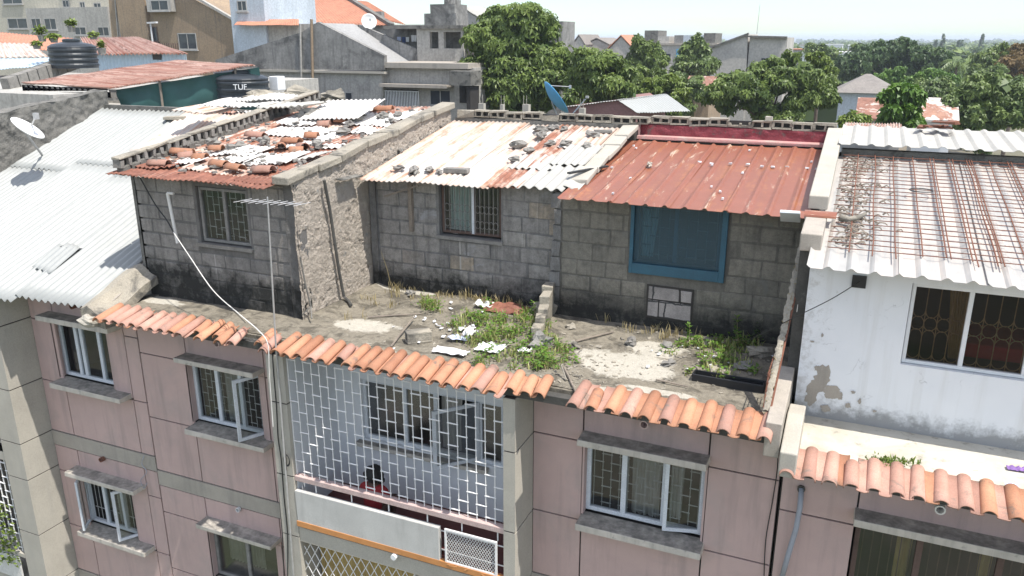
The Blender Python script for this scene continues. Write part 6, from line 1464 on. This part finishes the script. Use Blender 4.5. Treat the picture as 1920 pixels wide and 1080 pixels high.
# little tower left of the tree top
TB=thing('house','grey house with sloping grey roof peeping left of the big tree top','house',(0,75,GZ))
yb=70; x0,x1,z0,z1=rectY(866,30,905,75,yb); mb=MB(); P=[Yp(866,14,yb),Yp(905,40,yb),Yp(905,80,yb),Yp(866,80,yb)]; P[2].z=P[3].z=GZ; mb.prism(P,(0,8,0)); mb.build('wall',MT['farwall'],TB)
rq([Yp(868,14,yb-.2),Yp(920,46,yb-.2),Yp(960,30,yb+8),Yp(905,13,yb+8)],'asbestos','roof',TB,amp=.04)
x0,x1,z0,z1=rectY(1025,40,1055,75,yb+6); mb=MB(); mb.box(x0,x1,yb+6,yb+10,GZ,z1); mb.build('rear_wing',MT['greygable'],TB)

# ------------------------------------------------------------------ houses among the trees
def far_house(label,y,wall,roof,ridge='x',wm='farwall',rm='greytile',dy=8,wins=(),cat='house',ov=.3):
    x0,x1,z0,z1=rectY(*wall,y); T=thing('house',label,cat,((x0+x1)/2,y,GZ)); mb=MB()
    if roof is None: mb.box(x0,x1,y,y+dy,GZ,z1); mb.build('wall',MT[wm],T); m=MB(); m.box(x0-.2,x1+.2,y-.2,y+dy+.2,z1+.003,z1+.3); m.build('roof',MT[rm],T)
    else:
        zr=Yp((wall[0]+wall[2])/2,roof,y).z
        if ridge=='x': mb.box(x0,x1,y,y+dy,GZ,z1); gable_roof(T,x0,x1,y,y+dy,z1,zr,rm,ov=ov)
        elif ridge=='y':
            xm=(x0+x1)/2; mb.prism([V((x0,y,GZ)),V((x1,y,GZ)),V((x1,y,z1)),V((xm,y,zr)),V((x0,y,z1))],(0,dy,0)); gable_roof(T,x0,x1,y+.05,y+dy,z1,zr+.03,rm,ov=ov)if False else gable_roof(T,x0,x1,y,y+dy,z1+.1,zr+.12,rm,ridge='y',ov=ov)
        else:
            mb.box(x0,x1,y,y+dy,GZ,z1); m=MB(); o=.5; a=[V((x0-o,y-o,z1)),V((x1+o,y-o,z1)),V((x1+o,y+dy+o,z1)),V((x0-o,y+dy+o,z1))]; k=min(dy,(x1-x0))*.45; r0=V((x0+k,y+dy/2,zr)); r1=V((x1-k,y+dy/2,zr))
            m.add(a+[r0,r1],[[0,1,5,4],[1,2,5],[2,3,4,5],[3,0,4],[3,2,1,0]]); m.build('roof',MT[rm],T)
        mb.build('wall',MT[wm],T)
    for w in wins: small_window(T,*w,y)
    return T
# maroon gable with white roof
T=thing('house','dusky red gable house with a bright white roof behind the ridge wall','house',(8,36,GZ))
yb=34; mb=MB(); P=[Yp(1058,200,yb),Yp(1160,188,yb),Yp(1194,210,yb),Yp(1194,240,yb),Yp(1058,240,yb)]; P[3].z=P[4].z=GZ; mb.prism(P,(0,7,0)); mb.build('wall',MT['maroonwall'],T)
rq([Yp(1195,212,yb-.2),Yp(1294,208,yb+5.),Yp(1250,176,yb+7.6),Yp(1158,187,yb-.2)],'zinc','roof',T,amp=.02,wl=20)
rq([Yp(1057,201,yb-.25),Yp(1160,187,yb-.25),Yp(1250,176,yb+7.6),Yp(1140,190,yb+7.6)],'zinc','rear_roof',T,amp=.02,wl=20)
# big blue dish on its post
c=Yp(1043,183,24); dish(Yp(1050,230,24),c,vn(1043,183,.79,.61,-.18),.86,'dishblue','large blue dish tilted in front of the red gable house',None)
mb=MB(); mb.tube([Yp(1072,216,24),Yp(1098,186,24)],.03,6); q=Yp(1101,182,24); mb.obox(q,Matrix.Identity(3),.12,.12,.1); single(mb,'dish_feed',MT['steel'],'grey feed arm with small box beside the blue dish','dish arm')
for i,(u,v,l) in enumerate(((902,200,'first unfinished column stub left of the blue dish'),(985,198,'column stub with thin rods in front of the dark tree'),(940,200,'slim column stub between two others by the dark tree'),(1090,207,'column stub right of the blue dish'))):
    x0,x1,z0,z1=rectY(u-(5,6,3,5)[i],v-(6,2,4,4)[i],u+(5,6,3,5)[i],v+25,20); mb=MB(); mb.box(x0,x1,20,20.2,-4,z1,.01)
    for dx in (.02,.15): mb.tube([V((x0+dx,20.1,z1)),V((x0+dx,20.1,z1+.35))],.01,4)
    single(mb,'column_stub',MT['cementpale'],l,'column')
far_house('pale small gable house at the left of the distant gabled row',92,(1073,85,1096,118),68,'y','farwall','greytile',8,ov=.1)
far_house('distant house with broken parapet between two gables',95,(1096,84,1140,120),74,'y','farwall','greytile',8,ov=.1)
far_house('pointed gable house with pink verge, tallest of the distant gabled row',90,(1140,93,1186,130),69,'y','farwall','orangetile',8,ov=.15,wins=())
T=far_house('distant flat roofed modern block with dark openings behind the trees',110,(1205,85,1340,140),None,'x','farwall','cement',10,wins=((1240,100,1258,112),))
for i,(r_,m_) in enumerate((((1207,57,1232,85),'darkstone'),((1232,68,1253,85),'farwall'),((1263,66,1280,85),'greygable'),((1280,66,1318,84),'bluewhite'),((1318,62,1340,84),'darkstone'))):
    x0,x1,z0,z1=rectY(*r_,110); mb=MB(); mb.box(x0,x1,110.4,116,z0,z1); mb.build('rooftop_block',MT[m_],T)
x0,x1,z0,z1=rectY(1268,92,1306,110,109.9); mb=MB(); mb.box(x0,x1,109.85,109.98,z0,z1); mb.build('blue_panel',MT['dishblue'],T)
# grey house with half gable and mast
yb=88; T=thing('house','weathered grey house with lean-to gable and thin mast on top','house',(40,90,GZ))
P=[Yp(1330,92,yb),Yp(1402,64,yb),Yp(1402,170,yb),Yp(1330,170,yb)]; P[2].z=P[3].z=GZ; mb=MB(); mb.prism(P,(0,9,0)); mb.build('gable_wall',MT['farwall'],T)
x0,x1,z0,z1=rectY(1402,70,1472,170,yb+.3); mb=MB(); mb.box(x0,x1,yb+.3,yb+9,GZ,z1); mb.build('wall',MT['farwall'],T)
mb=MB(); mb.bar(Yp(1400,68,yb),Yp(1476,70,yb),.6,.2); mb.bar(Yp(1328,91,yb),Yp(1404,63,yb),.6,.2); mb.build('roof_edge',MT['darkstone'],T)
mb=MB(); a=Yp(1419,64,yb+2); mb.tube([a,Yp(1425,8,yb+2)],.05,5,r2=.02); mb.build('mast',MT['steel'],T)
small_window(T,1426,108,1444,122,yb+.3)
far_house('grey hipped roof house with pale blue wall among the trees',70,(1572,174,1672,205),142,'hip','bluewhite','greytile',9)
far_house('rust streaked low roof shed left of the papaya tree',44,(1612,222,1662,240),192,'x','farwall','rustroof',5)
far_house('rust and white striped roof shed right of the papaya tree',44,(1715,224,1786,240),192,'x','whitewall','rustwhite',5)
far_house('brown roofed house under the yellowish tree crown',66,(1275,168,1330,190),148,'x','brownwall','rustroof',7)
rq([Yp(1575,246,12),Yp(1690,242,12),Yp(1690,232,15),Yp(1585,230,15)],'zincrusty','roof_sheet',tag(thing('roof_shack','low shed with rusty and white sheets just beyond the right roofs','shed',(5,13,GZ)),None,None))
mb=MB(); a=Yp(1580,246,12.1); b=Yp(1690,246,12.1); mb.box(a.x,b.x,12.2,15,GZ,a.z-.05); mb.build('wall',MT['greywall'],bpy.data.objects['roof_shack.002'] if 'roof_shack.002' in bpy.data.objects else NR)
k=0
for (u0,v0,u1,v1,y,wm,rm,l) in ((1535,98,1592,106,190,'farwhite','farwhite','long bright white warehouse roof left of the dark spreading tree'),(1505,98,1530,105,180,'farwhite','farwhite','small white building beside the grey house'),(1480,92,1508,100,200,'farwall','orangetile','faint orange roofed house behind the grey house'),(1500,84,1540,88,330,'farwhite','farwall','distant pale shed strip on the plain'),(1545,82,1580,86,420,'farwhite','farwhite','distant white shed near the horizon'),(1440,80,1475,84,380,'farwall','orangetile','distant red roof on the plain behind the mast house'),(1590,84,1600,89,300,'farwhite','farwhite','tiny white house beyond the dark tree, left one'),(1700,76,1712,79,700,'farwhite','farwhite','tiny white house near the horizon in the middle of the woods')):
    far_house(l,y,(u0,v0+2,u1,v1),None,'x',wm,rm,10)

# ------------------------------------------------------------------ TREES
def crown_mesh(blobs,leaf,n,seed,flat=.85):
    """leaves grouped in drooping rosettes over many lobes, with gaps between lobes"""
    rr=random.Random(seed); mb=MB()
    lobes=[]
    for (c,r) in blobs:
        k=max(7,int(13*(r/1.2)**.6))
        for i in range(k):
            d=V((rr.gauss(0,1),rr.gauss(0,1),rr.gauss(0,.9))).normalized()
            if d.z<-.55: d.z*=-.4
            q=r*rr.choice((.16,.22,.28,.36,.46)); ax=V((rr.uniform(.7,1.5),rr.uniform(.7,1.5),rr.uniform(.55,1.0)))
            lobes.append((c+d*(r*rr.uniform(.98,1.12)-q),q,rr.uniform(.0,1.),ax,rr.uniform(0,50)))
    tot=sum(l[1]**2 for l in lobes)
    for (c,r,tint,ax_,sd) in lobes:
        k=max(6,int(n*r*r/tot/5))
        for i in range(k):
            d=V((rr.gauss(0,1),rr.gauss(0,1),rr.gauss(.25,1))).normalized(); w_=1+.5*noise.noise(d*1.8+V((sd,sd,0))); q=c+V((d.x*ax_.x,d.y*ax_.y,d.z*ax_.z))*r*w_*max(.35,min(1.45,rr.gauss(.95,.2)))
            base=rr.uniform(0,6.28); ax=(d+V((rr.uniform(-.6,.6),rr.uniform(-.6,.6),rr.uniform(.1,.7)))).normalized(); x=ax.orthogonal().normalized(); y=ax.cross(x)
            t=max(0,min(1,.2+.5*tint+rr.uniform(-.25,.35))); lf=leaf*rr.uniform(.7,1.3)
            for j in range(5):
                w=base+j*1.2566+rr.uniform(-.4,.4); o=(x*math.cos(w)+y*math.sin(w)); L=lf*rr.uniform(.7,1.25); e=ax.cross(o)*L*.24
                m=q+o*L*.55+ax*L*.14; tip=q+o*L-UZ*L*.22
                mb.add([q,m+e,tip,m-e],[[0,1,2,3]],None,t)
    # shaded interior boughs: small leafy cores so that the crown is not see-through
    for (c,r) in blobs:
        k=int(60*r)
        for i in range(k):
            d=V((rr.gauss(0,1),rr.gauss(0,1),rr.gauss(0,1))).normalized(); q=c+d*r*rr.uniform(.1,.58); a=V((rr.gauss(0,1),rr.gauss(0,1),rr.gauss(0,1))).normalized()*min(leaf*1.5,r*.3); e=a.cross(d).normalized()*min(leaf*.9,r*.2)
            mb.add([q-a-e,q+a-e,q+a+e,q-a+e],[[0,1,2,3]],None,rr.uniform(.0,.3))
    return mb
def tree(label,D,blobs,mt,leaf=.42,n=9000,seed=1,spread=.35,trunk=True):
    leaf*=.72; n=int(n*1.6)
    rr=random.Random(seed*13+5)
    B=[]
    for (u,v,r) in blobs:
        rad=r*D/F; B.append((Pd(u,v,D+rr.uniform(-spread,spread)*rad*2.2),rad*1.10))
    cx=sum(c.x*r for c,r in B)/sum(r for c,r in B); cy=sum(c.y*r for c,r in B)/sum(r for c,r in B); zc_=sum(c.z for c,r in B)/len(B)
    T=thing('tree',label,'tree',(cx,cy,GZ))
    # crown continues down behind whatever hides its foot
    rm=max(r for c,r in B); lo=min(c.z for c,r in B)
    low=[(V((cx+rr.uniform(-1,1)*rm,cy+rr.uniform(-.6,.6)*rm,lo-rm*(.5+.4*i))),rm*.9) for i in range(2)]
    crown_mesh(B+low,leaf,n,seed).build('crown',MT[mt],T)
    mb=MB(); tp=V((cx,cy,max(GZ+2,lo-rm*.6))); tr=max(.14,rm*.13)
    mb.tube([V((cx,cy,GZ)),V((cx+.1,cy,(GZ+tp.z)/2)),tp],tr*1.3,9,r2=tr*.8)
    for (c,r) in B: mb.tube([tp+V((0,0,-.4)),tp.lerp(c,.5)+V((0,0,.15*r)),c],tr*.5,6,r2=.04)
    mb.build('trunk',MT['bark'],T); return T
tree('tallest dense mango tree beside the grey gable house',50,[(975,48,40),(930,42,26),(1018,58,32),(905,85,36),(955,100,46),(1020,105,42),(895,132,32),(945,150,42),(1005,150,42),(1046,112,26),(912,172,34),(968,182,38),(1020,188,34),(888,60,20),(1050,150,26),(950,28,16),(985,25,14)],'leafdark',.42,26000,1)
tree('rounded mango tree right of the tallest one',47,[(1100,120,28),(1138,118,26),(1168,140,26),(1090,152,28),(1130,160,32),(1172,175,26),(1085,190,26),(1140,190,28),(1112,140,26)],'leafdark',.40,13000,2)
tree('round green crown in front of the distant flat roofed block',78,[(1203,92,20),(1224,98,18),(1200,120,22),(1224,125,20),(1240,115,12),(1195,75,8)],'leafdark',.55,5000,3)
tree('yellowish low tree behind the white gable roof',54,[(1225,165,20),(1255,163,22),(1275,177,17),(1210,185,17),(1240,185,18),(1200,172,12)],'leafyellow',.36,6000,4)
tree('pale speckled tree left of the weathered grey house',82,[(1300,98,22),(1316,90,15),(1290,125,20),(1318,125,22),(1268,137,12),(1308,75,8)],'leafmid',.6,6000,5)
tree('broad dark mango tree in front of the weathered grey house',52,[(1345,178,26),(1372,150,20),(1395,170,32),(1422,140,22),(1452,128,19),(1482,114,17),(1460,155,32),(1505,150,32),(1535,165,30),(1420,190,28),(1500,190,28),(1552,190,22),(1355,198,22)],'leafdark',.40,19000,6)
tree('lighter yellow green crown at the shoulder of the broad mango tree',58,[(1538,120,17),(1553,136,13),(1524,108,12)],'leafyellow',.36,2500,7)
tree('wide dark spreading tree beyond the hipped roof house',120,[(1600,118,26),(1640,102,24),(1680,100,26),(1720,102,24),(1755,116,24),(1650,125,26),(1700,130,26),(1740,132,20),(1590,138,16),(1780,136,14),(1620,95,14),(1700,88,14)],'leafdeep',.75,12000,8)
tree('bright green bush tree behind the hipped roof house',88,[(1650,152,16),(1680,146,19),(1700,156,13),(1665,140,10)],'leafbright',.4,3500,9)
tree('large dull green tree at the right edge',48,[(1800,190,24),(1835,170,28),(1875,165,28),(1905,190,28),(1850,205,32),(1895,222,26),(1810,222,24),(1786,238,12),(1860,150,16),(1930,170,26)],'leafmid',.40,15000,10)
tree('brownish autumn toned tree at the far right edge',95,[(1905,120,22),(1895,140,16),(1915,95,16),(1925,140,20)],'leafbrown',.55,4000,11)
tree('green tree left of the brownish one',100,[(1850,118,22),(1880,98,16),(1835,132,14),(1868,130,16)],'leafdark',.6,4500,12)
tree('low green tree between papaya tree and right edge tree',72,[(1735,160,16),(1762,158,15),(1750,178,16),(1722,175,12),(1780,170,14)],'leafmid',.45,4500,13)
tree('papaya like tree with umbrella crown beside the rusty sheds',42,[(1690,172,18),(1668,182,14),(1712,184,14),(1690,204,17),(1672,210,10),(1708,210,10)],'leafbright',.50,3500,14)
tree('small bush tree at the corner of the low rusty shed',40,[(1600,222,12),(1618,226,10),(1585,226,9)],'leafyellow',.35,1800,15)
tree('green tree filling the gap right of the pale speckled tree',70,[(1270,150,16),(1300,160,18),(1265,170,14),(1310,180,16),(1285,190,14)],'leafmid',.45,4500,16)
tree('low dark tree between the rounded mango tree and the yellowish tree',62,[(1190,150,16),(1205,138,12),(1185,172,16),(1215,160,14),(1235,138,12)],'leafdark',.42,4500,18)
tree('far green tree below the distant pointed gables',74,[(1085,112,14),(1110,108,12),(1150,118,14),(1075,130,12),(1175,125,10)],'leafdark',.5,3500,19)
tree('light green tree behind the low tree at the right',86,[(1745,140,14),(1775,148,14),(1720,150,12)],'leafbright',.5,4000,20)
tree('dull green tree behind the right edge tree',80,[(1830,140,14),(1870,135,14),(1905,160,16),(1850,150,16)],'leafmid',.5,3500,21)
tree('grey green tree seen through the plain behind the hipped house',140,[(1612,92,12),(1520,92,10),(1540,95,10)],'leafdark',.8,1800,17)
# palm
p=Pd(1795,118,115); T=thing('palm_tree','pale coconut palm standing right of the dark spreading tree','palm tree',V((p.x,p.y,GZ)))
mb=MB(); mb.tube([V((p.x,p.y,GZ)),p],.25,8,r2=.15); mb.build('trunk',MT['bark'],T); mb=MB()
for i in range(22):
    a=R.uniform(0,6.28); L=R.uniform(2.2,3.4); up=R.uniform(-.2,1.2); o=V((math.cos(a),math.sin(a),0)); 
    prev=None
    for k in range(9):
        t=k/8; q=p+o*L*t+UZ*(up*L*t*.8-1.1*L*t*t*.7)
        if prev is not None:
            for s_ in (-1,1):
                e=o.cross(UZ)*s_*.55*(1-.5*t)-UZ*.35; mb.add([prev,q,q+e],[[0,1,2]],None,R.uniform(.3,.9))
        prev=q
mb.build('crown',MT['leafmid'],T)
# far woods: continuous canopy to the horizon
def fw_mesh():
    rr=random.Random(77); mb=MB()
    for i in range(3200):
        D=130*math.exp(rr.random()*3.05); u=rr.uniform(-150,2100)
        if D<260 and u<1160: continue
        d=ray(u,72); d.z=0; p=CAM+d*D; r=rr.uniform(2.5,5.2)*(1+D/2500); h=rr.uniform(3.,7.5)
        zc_=GZ+h; tint=rr.uniform(.1,.8); k=46 if D<500 else 20
        for j in range(k):
            q=V((rr.gauss(0,1),rr.gauss(0,1),abs(rr.gauss(.3,1)))).normalized(); c=V((p.x,p.y,zc_))+V((q.x*r,q.y*r,q.z*r*.7))*rr.uniform(.7,1.05); s=r*.34
            a=V((rr.gauss(0,1),rr.gauss(0,1),rr.gauss(0,.6))).normalized()*s; e=a.cross(q+V((.01,.02,.03))).normalized()*s*.7
            mb.add([c-a,c+e,c+a,c-e],[[0,1,2,3]],None,max(0,min(1,tint+rr.uniform(-.25,.25))))
        mb.box(p.x-r*.7,p.x+r*.7,p.y-r*.7,p.y+r*.7,GZ,zc_,r*.2,.15)
    return mb
single(fw_mesh(),'far_woods',MT['leafdark'],'wooded plain stretching to the hazy horizon','woods',kind='stuff')
for i,(u,l) in enumerate(((1524,'slim dark conifer standing above the far treeline, left of the pair'),(1561,'short dark conifer right of the slim one on the far treeline'),(1755,'tall thin conifer in the group at the right of the horizon'),(1768,'second conifer of the group on the right horizon'),(1798,'rounded conifer right of the thin horizon group'))):
    uu=1370+(u-1370)*1.0; D=420; p=Pd(u if u>1700 else u+280,78,D); p.z=GZ; T=thing('conifer_tree',l,'conifer',p); mb=MB(); H=13+3*(i%2)
    for k in range(160):
        t=R.random()**.8; rr_=1.9*(1-t)+.25; a=R.uniform(0,6.28); c=p+V((rr_*math.cos(a),rr_*math.sin(a),2+(H-2)*t)); s=.9; d=V((R.gauss(0,1),R.gauss(0,1),R.gauss(0,1))).normalized()*s; e=d.orthogonal().normalized()*s*.6
        mb.add([c-d,c+e,c+d,c-e],[[0,1,2,3]],None,R.uniform(0,.5))
    mb.build('crown',MT['leafdeep'],T); mb=MB(); mb.tube([p,p+V((0,0,H*.9))],.2,5,r2=.05); mb.build('trunk',MT['bark'],T)
# ------------------------------------------------------------------ ground
mb=MB(); S=9000
mb.grid(lambda s,t:(V((-S+2*S*s,-200+2*S*t,GZ)),(s,t)),40,40); structure(mb,'ground',MT['ground'],'dusty green plain below the houses reaching the horizon','ground')

hz=MB(); hz.box(-9600,9600,-260,9200,GZ-1,9.5)
m=bpy.data.materials.new('haze_air'); m.use_nodes=True; t=m.node_tree; t.nodes.remove(t.nodes['Principled BSDF'])
pv=t.nodes.new('ShaderNodeVolumePrincipled'); pv.inputs['Color'].default_value=(.80,.88,1,1); pv.inputs['Density'].default_value=.00035; t.links.new(pv.outputs[0],t.nodes['Material Output'].inputs['Volume'])
structure(hz,'haze',m,'thin blue haze over the plain','haze')['kind']='stuff'
# ------------------------------------------------------------------ light, sky, camera
SUNV=V((.45,-.13,1)).normalized()
sun=bpy.data.lights.new('sun','SUN'); sun.energy=3.2; sun.angle=math.radians(.53); sun.color=(1,.955,.88)
so=bpy.data.objects.new('sun',sun); COL.objects.link(so); so.rotation_euler=(-SUNV).to_track_quat('-Z','Y').to_euler(); so.location=(20,-20,40)
w=bpy.data.worlds.new('World'); sc.world=w; w.use_nodes=True; t=w.node_tree
bg=t.nodes['Background']; sky=t.nodes.new('ShaderNodeTexSky'); sky.sky_type='NISHITA'; sky.sun_disc=False
sky.sun_elevation=math.asin(SUNV.z); sky.sun_rotation=math.atan2(SUNV.x,SUNV.y); sky.air_density=1.0; sky.dust_density=.35; sky.ozone_density=1.0
# thin bright cloud veil
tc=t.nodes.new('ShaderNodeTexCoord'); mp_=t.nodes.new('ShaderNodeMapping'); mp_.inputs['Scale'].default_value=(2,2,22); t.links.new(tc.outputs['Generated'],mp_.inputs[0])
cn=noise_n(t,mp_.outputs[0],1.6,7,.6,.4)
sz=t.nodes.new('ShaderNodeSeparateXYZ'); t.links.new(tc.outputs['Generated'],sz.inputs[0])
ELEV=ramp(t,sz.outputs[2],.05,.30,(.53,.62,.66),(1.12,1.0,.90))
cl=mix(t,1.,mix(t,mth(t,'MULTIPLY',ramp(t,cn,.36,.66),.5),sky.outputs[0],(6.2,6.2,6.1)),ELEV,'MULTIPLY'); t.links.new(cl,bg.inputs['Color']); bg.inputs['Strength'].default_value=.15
cam=bpy.data.cameras.new('camera'); co=bpy.data.objects.new('camera',cam); COL.objects.link(co)
cam.sensor_width=36; cam.lens=F*36/1920; cam.clip_end=30000; cam.clip_start=.1
M=Matrix((RT,UP,-FW)).transposed().to_4x4(); M.translation=CAM; co.matrix_world=M
sc.camera=co
sc.view_settings.view_transform='Standard'; sc.view_settings.look='None'; sc.view_settings.exposure=1.0; sc.view_settings.gamma=1
